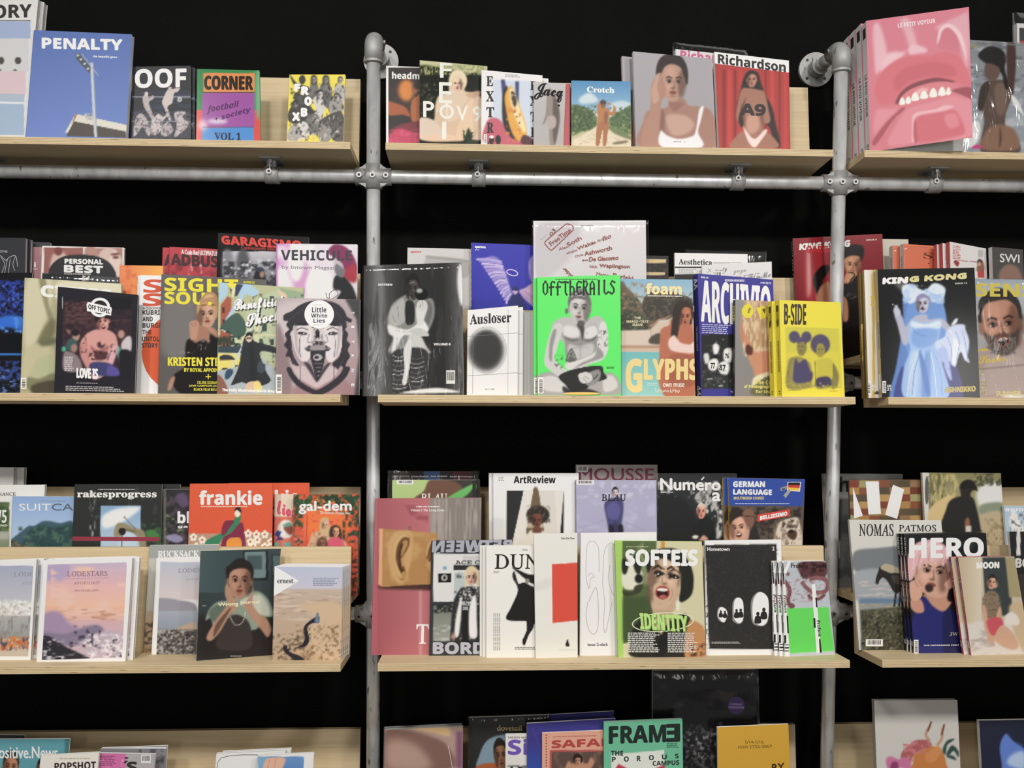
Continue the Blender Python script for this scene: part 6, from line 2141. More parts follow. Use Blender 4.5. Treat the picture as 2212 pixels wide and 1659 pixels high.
MAG('magazine', 'blue topped language course magazine with a flag, red ribbon and dog', 'B3', .02, (1573,1032), (1739,1035), 1579, 1730, .009, '''
bg 5a4c42
p 2a489c .8 1566 1030 1742 1030 1734 1093 1566 1092
n 2f2824 1580 1095 1730 1190 .45 9 8
s 2c211c 1.5 1570 1125 1580 1104 1594 1098 1612 1108 1618 1130 1600 1118 1586 1130 1572 1140
s c49680 1.2 1574 1140 1584 1118 1604 1114 1616 1130 1616 1165 1580 1168 1572 1160
F 1594 1140 38 54 -8 c99a84 2c211c bmz
s 2c211c 1.5 1570 1128 1580 1104 1594 1098 1612 1108 1618 1130 1602 1116 1584 1124 1574 1138
s 7a5848 1.5 1604 1110 1614 1098 1626 1102 1630 1124 1624 1140 1612 1134
l 1a1614 1.6 .7 1608 1114 1618 1116 1628 1116
s 2a2628 1.5 1620 1150 1632 1134 1640 1164 1620 1166
s cfc4b4 2 1672 1188 1676 1150 1684 1128 1706 1120 1726 1124 1730 1188
n 8a7868 1672 1124 1730 1188 .4 4 9
n 4a3a30 1690 1122 1722 1140 .45 6 5
s 4a3424 1.5 1700 1150 1712 1144 1722 1152 1716 1166 1704 1162
e 17120f .8 1709 1148 5 4
t s f2f0ec 1584 1040 1652 1052 0 .6 GERMAN
t s f2f0ec 1584 1057 1667 1068 1 .6 LANGUAGE
t s d8c070 1585 1073 1650 1079 0 .1 MULTIMEDIA COURSE
ln d0d8ec 1588 1087 1722 1090 1
vp e8e6e2 1701 1041 1730 1041 1728 1062 1700 1060
vp 1c1a1a 1703 1042 1728 1042 1728 1048 1702 1048
vp c2302c 1702 1048 1728 1048 1727 1054 1702 1053
vp e2b42a 1702 1053 1727 1054 1726 1060 1702 1059
vp 8a8a88 1685 1054 1700 1049 1701 1056 1687 1061
vp 9a9a98 1692 1070 1704 1056 1708 1061 1697 1076
vp 2a3a6a 1689 1056 1695 1054 1696 1057 1690 1059
vp d2382c 1636 1112 1706 1100 1706 1114 1637 1127
T s f2eeea 1642 1115 1700 1105 1642 1123 .5 BELLISSIMO
''', tw=4, spine='d9b02c', sart=[('s','MULTIMEDIA COURSE',.1,.6,.3,.7,'7a5a14')], copies=[(-.011,.013,'second language course magazine, yellow spine left of the front one')], group='language course magazines', gain=1.15)
# --- front tier, middle bay
MAG('magazine', 'large dusty pink magazine with a carved ear on a golden tablet', 'F3', .06, (810,1077), (1040,1075), 801, 1036, .009, '''
bg b5636a b25c66
gh 815 1075 928 1415 a8585f bf6e74
r c47a80 928 1075 936 1415 4
gh 928 1075 1042 1180 8f827a 857d78
n a89e98 930 1078 1040 1180 .4 4 50
n 9a4c56 805 1090 925 1130 .3 30 16
r c98a8e 905 1260 912 1415 2
s 4a2c26 3 822 1266 890 1262 945 1258 990 1250 990 1276 900 1274 826 1272
p e0a878 .8 819 1142 829 1142 826 1268 818 1262
p b3834a .8 827 1143 880 1146 942 1152 946 1160 942 1262 880 1264 825 1268
gr 832 1150 940 1160 b88a50 b3834a
n c2955c 830 1150 940 1255 .35 25 25
s cba066 4 838 1180 850 1152 872 1146 890 1152 890 1200 880 1240 868 1262 850 1250 840 1220
s 6e4722 1.5 849 1200 852 1176 862 1160 876 1154 884 1160 884 1176 878 1190 872 1200 870 1214 874 1226 876 1240 872 1252 866 1252 858 1238 852 1220
s d2a970 1.2 848 1206 850 1178 860 1160 874 1153 882 1156 884 1162 874 1160 864 1168 857 1184 855 1208 862 1230 870 1246 866 1250 856 1236
s b88a52 1.5 862 1200 864 1180 872 1168 880 1168 880 1178 874 1190 868 1202
s 4a2e16 1.2 860 1200 863 1180 868 1172 871 1176 867 1190 866 1206 862 1212
s c4965c 1.5 866 1208 872 1202 876 1210 874 1222 868 1222
s 3f2814 1.2 862 1214 866 1212 866 1226 872 1234 870 1240 862 1228
s b98a50 1.2 868 1236 876 1236 877 1246 870 1252
s 7a5028 1.5 920 1196 924 1178 934 1168 944 1164 946 1180 938 1186 930 1200 922 1208
s d2a970 1.2 920 1192 926 1172 938 1164 944 1166 934 1172 926 1186 922 1204
s c9a066 1.5 922 1216 934 1200 944 1200 944 1240 930 1236
s 6a4522 1.2 926 1208 938 1194 944 1194 936 1202 928 1214
vo 6a4a44 1.2 885 1141 3 3 0
t s f0e4e0 899 1093 949 1096 0 .1 A NEW LOOK AT INTERIORS
t r f0e4e0 887 1099 960 1106 0 .2 Volume I: The Living Room
t r f2e8e6 900 1349 926 1390 0 .6 T
t r f2e8e6 940 1349 1010 1390 0 .6 HE
''', spine='b5636a')
MAG('magazine', 'grey magazine of a blonde woman outside a cafe, mirrored title at top', 'F3', .048, (932,1168), (1106,1166), 927, 1098, .007, '''
bg 33363a
r dcdcda 936 1196 1100 1300
r c9c9c8 1000 1200 1100 1225
r 2a2b2d 980 1220 1040 1232
r b9c4c4 981 1236 1004 1300
n 3a3f40 980 1236 1004 1300 .3 6 8
r 17181a 946 1239 975 1258
e b5b3b0 .8 960 1248 7 7
e 1a1a1c .7 960 1248 3 4
e 7aa6c4 .8 961 1227 4.5 4.5
gr 936 1308 990 1385 7a7f70 9a9c98
n 2a2c2c 936 1300 985 1325 .5 5 5
n b9bab6 936 1350 990 1385 .4 14 6
s 2a2b2e 1.2 972 1385 978 1310 990 1278 1004 1268 1028 1268 1040 1280 1040 1390 975 1390
n c9c8c6 992 1268 1036 1306 .4 3 3
n 8a8987 976 1300 1036 1385 .22 3 4
s e6e4e2 1 992 1300 996 1290 998 1300 994 1350 990 1374 982 1374 984 1340
s e6e4e2 1 1018 1296 1028 1288 1030 1340 1030 1376 1014 1374 1012 1330
r 1c1c1e 998 1310 1012 1395 2
s d9c8a0 1.2 1004 1268 1005 1236 1012 1224 1024 1224 1034 1236 1036 1268 1026 1258 1012 1262
F 1018 1247 22 34 0 d0a894 d9c8a0 bk
s d9c8a0 1 1006 1244 1010 1228 1024 1224 1034 1240 1026 1234 1016 1236
s b58a78 1 974 1376 980 1368 984 1376 980 1382
t m 4a4a4c 984 1211 1072 1219 0 .4 ACE CAFE
T s a9aab6 1108 1166 936 1168 1106 1190 1.2 BETWEEN
t s d8d8d6 937 1193 951 1196 0 .1 No 001
t s d8d8d6 1010 1191 1029 1194 0 .1 TRANSIT
t s b9b8c4 936 1388 1120 1412 0 1.2 BORDERS
T s c9c9ce 1000 1300 1014 1300 1000 1308 .1 ACE
t s c9c9ce 1000 1310 1011 1318 0 .1 ONE
''', spine='26282b')
MAG('magazine', 'white magazine with a black coated figure reaching up to fine serif letters', 'F3', .02, (1050,1180), (1210,1178), 1050, 1212, .006, '''
bg ebe9e3
s 1c1b1a .8 1108 1236 1112 1236 1120 1260 1132 1258 1148 1266 1154 1270 1160 1300 1160 1345 1150 1346 1134 1342 1094 1338 1104 1312 1118 1280 1116 1264 1108 1250
s 1c1b1a .8 1106 1226 1118 1230 1140 1240 1160 1244 1160 1262 1148 1260 1136 1252
s 1c1b1a .8 1138 1340 1152 1344 1152 1356 1142 1372 1134 1392 1130 1382 1138 1360
e 1c1b1a .8 1132 1386 4 8
e 8a8682 .8 1139 1255 5 5
t r 26231f 1069 1197 1225 1229 0 .5 DUNCE
ln 8a8780 1066 1233 1080 1239 2
'''+'\n'.join('T b 8a8780 %g 1325 %g 1405 %g 1325 .1 eee eeee ee eeeeeee ee eeee eee eeee'%(x+2,x+2,x) for x in (1066,1070,1074,1078))+'''
ln 8a8780 1112 1397 1200 1404 2
ln 8a8780 1128 1186 1142 1190 2
''', spine='e4e2dc', copies=[(-.009,.009,'second white reaching figure magazine, edge just left of the front'),(-.017,.018,'third white reaching figure magazine, leftmost edge')], group='white reaching figure magazines')
MAG('magazine', 'cream folded magazine with a large red rectangle', 'F3', .008, (1153,1153), (1247,1151), 1157, 1248, .004, '''
bg e6e4dc
s dcdad2 6 1155 1260 1190 1250 1195 1265 1156 1275
p dc4a38 .8 1192 1219 1250 1215 1250 1340 1194 1346
s 23201d .8 1222 1395 1224 1384 1227 1382 1229 1390 1230 1396
ln bdbab2 1206 1403 1246 1405 1
t f 77736c 1212 1160 1241 1166 0 .1 Papa Non Grata
''', tw=6, mat='matte')
MAG('magazine', 'white magazine embossed with looping pencil outlines', 'F3', .036, (1254,1152), (1418,1150), 1252, 1420, .013, '''
bg eae8e8
vl b5b3b2 1.2 1267 1190 1268 1180 1274 1170 1284 1170 1292 1182 1294 1200 1294 1236
vl b5b3b2 1.2 1267 1190 1266 1240 1272 1272 1276 1250 1284 1246 1276 1238 1270 1246
vl b5b3b2 1.4 1270 1300 1266 1330 1272 1360 1284 1370 1292 1350 1292 1300 1288 1270 1280 1280 1272 1300
vl b5b3b2 1.2 1304 1200 1310 1180 1322 1172 1328 1180
vl b5b3b2 1.2 1304 1200 1302 1260 1306 1300 1304 1350 1308 1366 1316 1330 1322 1300
vl b5b3b2 1.2 1318 1220 1314 1250 1322 1280 1328 1286
t r 55524f 1269 1389 1313 1395 0 .3 issue 2-slick
''', spine='e0dede', mat='matte')
MAG('magazine', 'lime spined magazine with a laughing person in a black beret beside a dog', 'F3', .012, (1328,1168), (1516,1170), 1335, 1525, .01, '''
bg d3cda4
r a5d05c 1325 1168 1346 1420
p 55683a .8 1344 1168 1418 1168 1420 1380 1346 1390
r 42542f 1346 1290 1420 1385 5
s 7f8f5c 5 1380 1180 1416 1180 1412 1260 1380 1250
s e0dfc8 2 1345 1220 1360 1200 1376 1208 1388 1240 1386 1262 1366 1274 1345 1266
s 23241e 1.5 1344 1210 1352 1206 1358 1220 1352 1240 1344 1236
s 23241e 1.5 1366 1206 1376 1200 1386 1216 1382 1240 1372 1234
e 17181a 1.2 1380 1250 9 10
s 3a3f2c 2 1345 1276 1366 1278 1372 1266 1388 1262 1382 1280 1352 1288
r c98f3a 1428 1168 1436 1186 1
s 20221e 1.2 1400 1230 1400 1200 1420 1188 1450 1188 1470 1196 1490 1220 1498 1254 1494 1284 1476 1300 1466 1296 1470 1270 1466 1240 1440 1210 1412 1216
s c9a88a 1.2 1404 1230 1414 1214 1440 1210 1462 1226 1468 1250 1466 1290 1450 1330 1430 1340 1412 1326 1404 1290
F 1434 1242 66 154 6 cfae90 2a2420 zr
p 55683a .8 1390 1168 1418 1168 1418 1196 1390 1206
p d3cda4 .8 1418 1166 1490 1166 1490 1200 1418 1196
r c98f3a 1428 1168 1436 1188 1
s cfae90 1.5 1414 1262 1450 1266 1452 1300 1436 1306 1414 1296
e a8463c .9 1431 1280 16 15 4
e 3a1010 .8 1431 1282 12.5 10.5 4
e f0ece0 .7 1431 1274 12 3.6 4
e b5605a .8 1432 1289 8 4
s 2a2420 .8 1412 1238 1420 1232 1432 1236 1436 1241 1424 1243
s 2a2420 .8 1448 1245 1456 1240 1466 1244 1468 1249 1456 1250
e e8e4d8 .7 1423 1240 3.4 1.6
e e8e4d8 .7 1458 1247 3.2 1.6
e 17120f .7 1425 1240 2 2
e 17120f .7 1457 1247 2 2
l 2a201c 2 .7 1408 1231 1420 1224 1436 1230
l 2a201c 2 .7 1448 1233 1458 1231 1470 1240
l a88468 1.4 .8 1406 1268 1412 1280 1410 1294
l a88468 1.4 .8 1452 1272 1452 1286 1446 1298
e 8a6248 1.2 1436 1261 6 2.4
s 20221e 1 1400 1238 1396 1206 1412 1189 1450 1184 1474 1194 1492 1222 1498 1252 1490 1262 1470 1230 1440 1208 1414 1212
s 26251f 1.5 1360 1390 1372 1350 1400 1336 1430 1360 1470 1330 1500 1356 1484 1420 1370 1420
s c2a284 2 1412 1320 1450 1320 1452 1350 1432 1372 1414 1350
s 1d1d19 1.5 1440 1350 1476 1326 1490 1344 1450 1380 1430 1420 1412 1420
s c28a54 1.5 1486 1346 1506 1344 1522 1362 1524 1420 1480 1420
n 5a3a2a 1490 1390 1524 1418 .4 6 6
l e0e4d8 2 .7 1466 1290 1464 1305 1466 1316
s dfe6ce 1 1460 1300 1467 1298 1468 1316 1462 1318
t s f2f2ea 1352 1188 1506 1222 0 1.4 SOFTEIS
vo dfe8c0 2 1432 1344 66 20 -4
T s 5f8a3a 1383 1326 1484 1332 1385 1360 1.6 IDENTITY
T s b9e07c 1382 1325 1483 1331 1384 1358 .9 IDENTITY
ln f0efe6 1356 1366 1426 1410 11
ln f0efe6 1442 1366 1508 1410 11
ln d8e0b8 1352 1180 1404 1183 1
''', spine='a5d05c')
MAG('magazine', 'white framed black magazine with three small oval windows of people', 'F3', .03, (1522,1168), (1687,1166), 1525, 1692, .009, '''
bg efedeb
p 2e2d2c .8 1523 1177 1677 1175 1684 1402 1532 1402
n 383736 1524 1178 1680 1400 .3 4 4
t b e6e4e2 1528 1182 1576 1190 0 .3 Hometown
t b e6e4e2 1668 1181 1673 1189 0 .3 2
vs 8a8886 1549 1330 1551 1314 1560 1311 1570 1318 1571 1332 1564 1345 1553 1340
vs f0eeec 1551 1328 1554 1314 1562 1312 1570 1320 1570 1332 1564 1344 1555 1338
vs 8a8886 1582 1332 1583 1300 1594 1290 1605 1300 1606 1338 1596 1348 1584 1342
vs f0eeec 1585 1330 1586 1300 1595 1291 1605 1301 1605 1336 1597 1346 1588 1340
vs 8a8886 1623 1336 1623 1296 1640 1278 1659 1292 1660 1336 1650 1352 1630 1350
vs f0eeec 1626 1334 1627 1297 1641 1279 1659 1293 1659 1335 1648 1351 1632 1346
'''+'\n'.join('vs 2a2928 %g %g %g %g %g %g %g %g %g %g\nve 2a2928 %g %g %g %g'%(x-s,y+3*s,x-s*.9,y+s,x,y+.6*s,x+s*.9,y+s,x+s,y+3*s,x,y,s*.55,s*.7) for x,y,s in ((1557,1321,4),(1566,1322,4),(1591,1319,5),(1600,1318,5),(1637,1326,6.5),(1650,1317,6.5)))+'''
ln bbb9b7 1537 1386 1600 1391 2
''', spine='e8e6e4', mat='matte')
MAG('magazine', 'thin booklet of coiled brown snakes over a neon green block', 'F3', .006, (1690,1213), (1784,1212), 1695, 1804, .006, '''
bg b9c0c8 c6ccd2
e 7a4a4a 1 1702 1240 4 4
s 5f3a3c 1.2 1726 1216 1784 1214 1786 1240 1772 1252 1752 1248 1740 1250 1728 1240
n 3a2024 1730 1214 1786 1250 .45 6 5
l 7a4a4a 9 .8 1688 1250 1700 1262 1706 1278 1702 1296 1708 1310
e 7a4a4a .8 1710 1309 7 6
l 8a5658 9 .8 1732 1256 1742 1270 1760 1280 1784 1276 1786 1256 1768 1248 1748 1252
l 7a4a4c 7 .8 1746 1284 1752 1292 1768 1294 1782 1284
n a8787a 1690 1246 1786 1300 .3 5 3
p 5fdc54 .8 1692 1315 1790 1311 1802 1406 1700 1412
t b 2a1a1a 1709 1217 1745 1227 0 .3 Profane
t b 2a1a1a 1757 1217 1800 1227 0 .3 Profane
vp f2f0ee 1753 1262 1761 1261 1774 1410 1764 1411
vp 1c1b1b 1761 1291 1764 1291 1766 1312 1763 1312
vp 1c1b1b 1769 1380 1772 1380 1775 1410 1771 1410
vp 1c1b1b 1757 1335 1761 1335 1762 1356 1758 1356
T b 2a2828 1771 1340 1775 1374 1764 1341 .3 Profane
vp f2f0ee 1682 1212 1693 1212 1706 1418 1692 1418
vp 1c1b1b 1689 1216 1692 1216 1695 1262 1692 1262
vp 1c1b1b 1699 1330 1702 1330 1704 1368 1701 1368
vp 1c1b1b 1694 1372 1698 1372 1698 1390 1694 1390
vp 1c1b1b 1695 1392 1704 1392 1704 1394 1695 1394
vp 1c1b1b 1695 1398 1704 1398 1704 1401 1695 1401
vp 1c1b1b 1695 1405 1704 1405 1704 1407 1695 1407
T b 2a2828 1698 1286 1701 1324 1692 1286 .2 Profane
vp f2f0ee 1692 1236 1702 1213 1708 1213 1698 1240
''', tw=9, spine='eceae8', sart=[('','',.05,.25,.0,.5,'1c1b1b'),('b','Profane',.42,.58,.2,.8,'2a2828'),('','',.64,.75,.5,1,'1c1b1b'),('','',.85,.95,.1,.9,'3a3838')],
 copies=[(-.012,.006,'second snake booklet, white and black spine left of the front one'),(-.024,.012,'third snake booklet, leftmost spine of its trio')], group='snake booklets')
# ================================================================== third row, right bay
MAG('magazine', 'grey photograph magazine partly hidden behind the right upright pipe', 'B3', .15, (1777,1023), (1950,1024), 1788, 1962, .01, '''
bg 8f8f8d 6f706f
r b5b3b0 1780 1026 1800 1060 3
n 55585a 1780 1060 1960 1250 .35 30 30
s a9a9a6 3 1820 1030 1860 1030 1880 1050 1830 1060
t s 2a2a2a 1812 1030 1835 1062 0 .6 h
n 2f3030 1820 1130 1850 1170 .35 10 10
r d8d6d2 1812 1168 1815 1206
''', gain=1.2)
MAG('magazine', 'brown patchwork magazine with large white V shaped strips', 'B3', .05, (1834,1037), (1992,1036), 1842, 2003, .008, '''
bg 6d4a35
'''+'\n'.join('r %s %d %d %d %d'%(c,x,y,x+22,y+15) for i,(x,y) in enumerate((1834+22*(k%7),1038+15*(k//7)) for k in range(49)) for c in (('7a3a2a','a07a42','5a4a34','8a6a4a','6a3424','94905e','7f4a30','4f4634','ab8850')[(i*5+i//7*2)%9],))+'''
vp eae8e4 1870 1040 1898 1040 1903 1110 1876 1111
vp eae8e4 1842 1052 1864 1114 1845 1120
vp eae8e4 1929 1047 1953 1057 1938 1121 1912 1112
''', spine='5a4434', gain=1.15)
MAG('magazine', 'tall outdoor magazine of a figure in black cap and shirt among dry reeds', 'B3', .03, (1992,1021), (2162,1022), 2006, 2178, .01, '''
bg 8a8468
r c9c6bc 1990 1020 2008 1300
gr 2006 1020 2180 1120 7f7a50 a8a07a
s d4d4d2 5 2110 1060 2140 1042 2165 1050 2165 1100 2120 1100
n 4a4c38 2100 1022 2164 1050 .45 6 6
n b5a66a 2008 1024 2070 1130 .45 4 14
n 5f5c38 2008 1024 2060 1130 .35 4 14
s c9b07a 2 2008 1100 2050 1070 2066 1090 2040 1120 2008 1140
s 7f8a74 4 2120 1090 2166 1086 2168 1110 2120 1112
s b0a080 4 2110 1120 2172 1110 2176 1200 2120 1200
n 8a7a58 2110 1120 2174 1250 .35 6 8
s 232220 1.2 2036 1148 2044 1100 2054 1080 2076 1072 2100 1074 2110 1100 2118 1140 2114 1150
s 26211d 1 2074 1060 2076 1046 2086 1038 2102 1040 2110 1056 2098 1062 2094 1080 2080 1080
s 191817 1 2074 1056 2078 1042 2092 1036 2104 1042 2112 1062 2100 1054
s 8a5a44 1 2084 1128 2092 1118 2096 1140 2090 1160
r c9c0b4 2086 1136 2098 1150 1
t S 5a5854 1998 1030 2006 1090 0 0 .
T S 5a5854 2006 1028 2012 1088 1999 1028 -0.1 Best Brooklyn Friend
''', spine='c4c1b8', gain=1.15)
MAG('magazine', 'pale blue magazine with a bridled white horse at the right frame edge', 'B3', .012, (2168,1093), (2320,1094), 2182, 2336, .008, '''
bg 9fb8cc b4c4ce
s d8d8d6 1.2 2182 1110 2190 1100 2196 1110 2206 1130 2214 1150 2214 1190 2190 1182 2188 1150 2180 1130
n 5a5a5c 2182 1110 2214 1190 .3 5 8
l 2a2a2c 2 .7 2184 1122 2196 1134 2206 1136
t s e8eef2 2172 1098 2230 1104 0 .2 BRIDLE
''', gain=1.15)
MAG('magazine', 'white magazine with interlaced title over a dark horse on a hillside', 'F3', .08, (1834,1123), (2033,1124), 1856, 2058, .01, '''
bg d5d3cc
p 8f9494 1 1846 1192 1930 1180 2036 1176 2060 1420 1862 1420 1850 1220
s 777d80 4 1846 1192 1900 1184 1960 1182 2030 1184 2030 1240 1960 1230 1850 1235
s a0a6ac 4 1850 1235 1960 1232 2040 1250 2044 1290 1856 1300
n c4b8b4 1854 1255 1950 1300 .35 18 4
r 66809c 1856 1292 1960 1304 3
n b0a07c 1858 1304 1960 1325 .4 10 4
p 4a4a38 2 1858 1318 1960 1310 2050 1320 2058 1425 1864 1425
n 77745a 1860 1315 1960 1415 .35 4 4
n 2c2c22 1860 1330 1960 1420 .4 5 5
s 2a2522 .9 1891 1259 1893 1246 1897 1234 1900 1224 1904 1230 1910 1232 1924 1238 1942 1236 1966 1238 1990 1244 1990 1276 1960 1278 1946 1276 1938 1282 1930 1278 1922 1264 1914 1252 1906 1248 1900 1254 1897 1262
s 4a423c 1.5 1926 1244 1950 1242 1980 1250 1960 1262 1934 1260
l 2a2522 4 .8 1936 1274 1934 1290 1932 1310
l 1d1a18 3.4 .8 1944 1274 1944 1294 1942 1310
s b5a88c .9 1902 1226 1912 1218 1930 1222 1948 1232 1956 1240 1940 1238 1922 1236 1910 1232
l 26221f 3 .8 1936 1270 1932 1308
t r 2d2b29 1856 1132 1930 1158 0 .4 NOMAS
t r 2d2b29 1942 1134 2022 1148 0 .4 PATMOS
vl 2d2b29 .8 1876 1134 1900 1158
bc 1870 1381 1907 1396
''', spine='d8d6d0')
MAG('magazine', 'black magazine of a pink haired man wiping his face, large white title', 'F3', .037, (1956,1155), (2130,1151), 1974, 2146, .012, '''
bg 1e1d1f
n 2f4a3c 2080 1160 2125 1200 .3 10 10
s 262a70 2 1976 1310 1990 1290 2030 1300 2060 1330 2090 1320 2130 1350 2140 1415 1976 1415
s 1c1f50 4 2040 1320 2080 1340 2080 1412 2040 1412
s c9927a 2 1970 1290 1990 1296 1996 1320 1980 1324 1966 1310
s c58f76 1.5 1990 1286 2000 1290 2016 1310 2040 1320 2060 1290 2040 1280
s d0a08a 1.5 1964 1200 1980 1190 2030 1192 2052 1210 2056 1250 2046 1284 2020 1292 1996 1276 1976 1250
F 2016 1234 70 104 8 d2a48e d9a8a4 zk
s e2b2b4 1 1961 1252 1959 1216 1966 1188 1982 1172 2010 1166 2036 1174 2052 1196 2056 1222 2050 1236 2044 1216 2036 1224 2030 1208 2020 1222 2012 1208 2002 1224 1994 1212 1986 1230 1980 1222 1972 1250
l f2d6d4 1.6 .8 1972 1230 1978 1196 1996 1176
l f2d6d4 1.6 .8 1990 1216 1996 1192 2010 1174
l f2d6d4 1.6 .8 2012 1212 2016 1190 2022 1176
l c48a90 1.6 .8 2034 1216 2036 1196 2030 1180
l c48a90 1.6 .8 1982 1224 1988 1200 2002 1184
l c48a90 1.6 .8 2004 1220 2008 1198 2016 1182
s 17171a 2.5 2050 1200 2066 1190 2080 1230 2076 1290 2056 1300 2046 1292 2054 1260 2056 1230
s d6a48c .9 1964 1262 1972 1254 1984 1252 1996 1258 2000 1266 1994 1276 1990 1290 1978 1298 1966 1290
l 9a6a58 1.2 .7 1976 1256 1984 1268
l 9a6a58 1.2 .7 1984 1254 1992 1266
s 3a2a28 1 1998 1266 2008 1262 2016 1268 2012 1278 2002 1278
s cf9c86 1.2 2040 1262 2054 1248 2066 1248 2070 1258 2060 1268 2048 1272
t s f4f2f0 1965 1163 2124 1205 -1 1.4 HERO
t s e6e4e6 1995 1393 2090 1396 -1 .1 THE IMPRESARIO PART 2: JW
t S b5a878 2051 1366 2090 1374 0 0 JW AN
bc 1974 1382 1984 1413 1
''', spine='18171a', mat='gloss', sart=[('s','HERO',.03,.18,.15,.85,'e8e6e4'),('s','BACK TO SCHOOL',.32,.58,.3,.7,'c9c7c5'),('s','26',.9,.94,.1,.9,'e8e6e4')], copies=[(-.003,.0135,'second pink haired man magazine, black spine left of the front one'),(-.006,.027,'third pink haired man magazine, leftmost black spine')], group='pink haired man magazines')
MAG('magazine', 'pale room magazine of a kneeling person in checked top, patterned spine', 'F3', .008, (2069,1204), (2191,1202), 2098, 2228, .008, '''
bg cdbfa4 c0b3a0
gh 2065 1200 2120 1360 bfa888 d8cdb4
p 3a4242 1.5 2122 1204 2172 1203 2190 1330 2130 1330
p a59870 1 2172 1203 2192 1203 2206 1290 2180 1290
s d8d0c8 3 2080 1360 2130 1340 2220 1350 2230 1420 2100 1420
s c9b08c 3 2180 1310 2226 1310 2232 1420 2200 1390
n b5a6a0 2090 1350 2160 1415 .3 20 10
s e0d8d0 2 2172 1330 2186 1322 2200 1334 2200 1350 2174 1348
s cfa084 1.2 2134 1252 2150 1252 2154 1268 2136 1270
F 2143 1258 18 28 8 cfa084 33261f
s 8a7660 1.2 2122 1300 2128 1282 2142 1276 2156 1284 2162 1310 2160 1336 2134 1338 2124 1326
n 5a4a3c 2122 1280 2162 1336 .3 3 3
s cfa084 1.2 2122 1310 2130 1314 2136 1350 2148 1380 2140 1392 2128 1362
s cfa084 1.2 2158 1312 2164 1330 2156 1360 2146 1388 2142 1376
s c9505c 1.2 2132 1340 2160 1334 2168 1350 2158 1370 2140 1370
s d0a488 1.2 2150 1370 2166 1350 2190 1370 2200 1396 2188 1404 2164 1396 2150 1384
t s f4f0e8 2110 1215 2158 1228 -1 .8 MOON
''', tw=5, spine='a8405a', sart=[('','',.02+.12*i,.09+.12*i,.1,.9,c) for i,c in enumerate(('6a4a9a','c9506a','8a3a7a','d05a4a','b04058','d0485a','a83a4a','cfa0a8'))]+[('s','MOON MOON MOON',.05,.6,.3,.7,'e6d8dc')], copies=[(-.014,.011,'second kneeling person magazine, patterned spine left of the front one')], group='kneeling person magazines')
MAG('magazine', 'dark magazine with round white letters at the right frame edge', 'F3', .05, (2180,1148), (2340,1148), 2200, 2360, .01, '''
bg 232325
r d8d6d2 2196 1146 2204 1200
t s d0cecb 2194 1206 2260 1226 0 .8 BOOK
r 3a3230 2190 1240 2240 1420
''')
# ================================================================== lowest row, cut by the frame
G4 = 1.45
MAG('magazine', 'dark grey magazine corner at the lower left frame edge', 'B4', .12, (-120,1586), (53,1589), -150, 30, .01, '''
bg 3a3a3c
r 55585a -120 1592 50 1596
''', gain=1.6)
MAG('magazine', 'teal magazine with a smiling face and rounded white title, lower left', 'B4', .08, (-90,1598), (150,1596), -118, 128, .008, '''
bg 4f8a94
t b e6eeee -14 1613 125 1638 0 .6 Positive.News
F 23 1656 32 56 6 9a684c 241c18
F 88 1664 16 40 0 7a5444 241c18
r 3a6a74 140 1590 152 1660 1
''', gain=G4)
MAG('magazine', 'slim grey and white magazine leaning behind the pink and grey cover', 'B4', .09, (217,1617), (360,1612), 200, 344, .012, '''
bg 77757a
vr d8d6d4 216 1614 362 1617
n 4a484c 300 1618 356 1660 .4 8 8
''', gain=G4)
MAG('magazine', 'cream magazine with bold black capitals, lower left', 'B4', .03, (88,1632), (214,1625), 66, 196, .008, '''
bg cfc6bd
ln a89a90 128 1637 202 1641 1
t s 2a2624 118 1648 207 1664 -3 .3 POPSHOT
''', gain=G4)
MAG('magazine', 'pink and grey magazine with a barcode, lower left', 'B4', .045, (205,1627), (335,1629), 186, 318, .008, '''
bg b85f92
r 9a9698 272 1625 340 1760
n d88ab8 210 1628 272 1660 .3 14 10
t s 2f2a2c 274 1646 296 1668 0 .8 S
t s 2f2a2c 267 1636 277 1648 0 .6 ;
ln 7a3a60 214 1632 250 1655 6
bc 305 1630 326 1648
''', gain=G4)
MAG('magazine', 'white fronted magazine with a thin black frame line, lower left bay', 'B4', .08, (467,1628), (617,1621), 452, 604, .01, '''
bg cfcdc6
vl 2f2e2c 1.2 478 1700 478 1637 604 1632
r d8d8d6 480 1638 604 1700
''', copies=[(.012,.016,'second white framed magazine edge behind the lower left one')], group='white framed magazines', gain=G4)
MAG('magazine', 'white edged magazine of a hand against blue, lower left bay', 'B4', .05, (556,1632), (678,1626), 544, 668, .008, '''
bg d0cec8
gr 557 1634 656 1700 5a80b0 3f6aa8
p 6a94b4 1 557 1636 580 1634 575 1700 557 1700
s c49a84 1.5 568 1660 575 1640 596 1636 616 1638 612 1655 600 1668 570 1670
l a87860 1.2 .8 582 1640 578 1660
l a87860 1.2 .8 596 1638 592 1662
''', gain=G4)
MAG('magazine', 'dusty rose magazine with a brown curved form, lower centre', 'B4', .05, (831,1577), (1000,1569), 826, 998, .014, '''
bg a58a80
s c9a878 3 860 1572 960 1568 970 1590 940 1584 890 1576
s 7a5a50 6 832 1580 880 1578 940 1594 968 1614 976 1660 832 1660
s a88a7c 14 840 1600 900 1610 930 1660 840 1660
r 7a5068 985 1580 1000 1660 6
vl d8c0c8 1 968 1610 974 1640 978 1662
''', spine='8fa0a8', copies=[(-.004,.018,'second dusty rose magazine just behind the front one')], group='dusty rose magazines', gain=G4*.8)
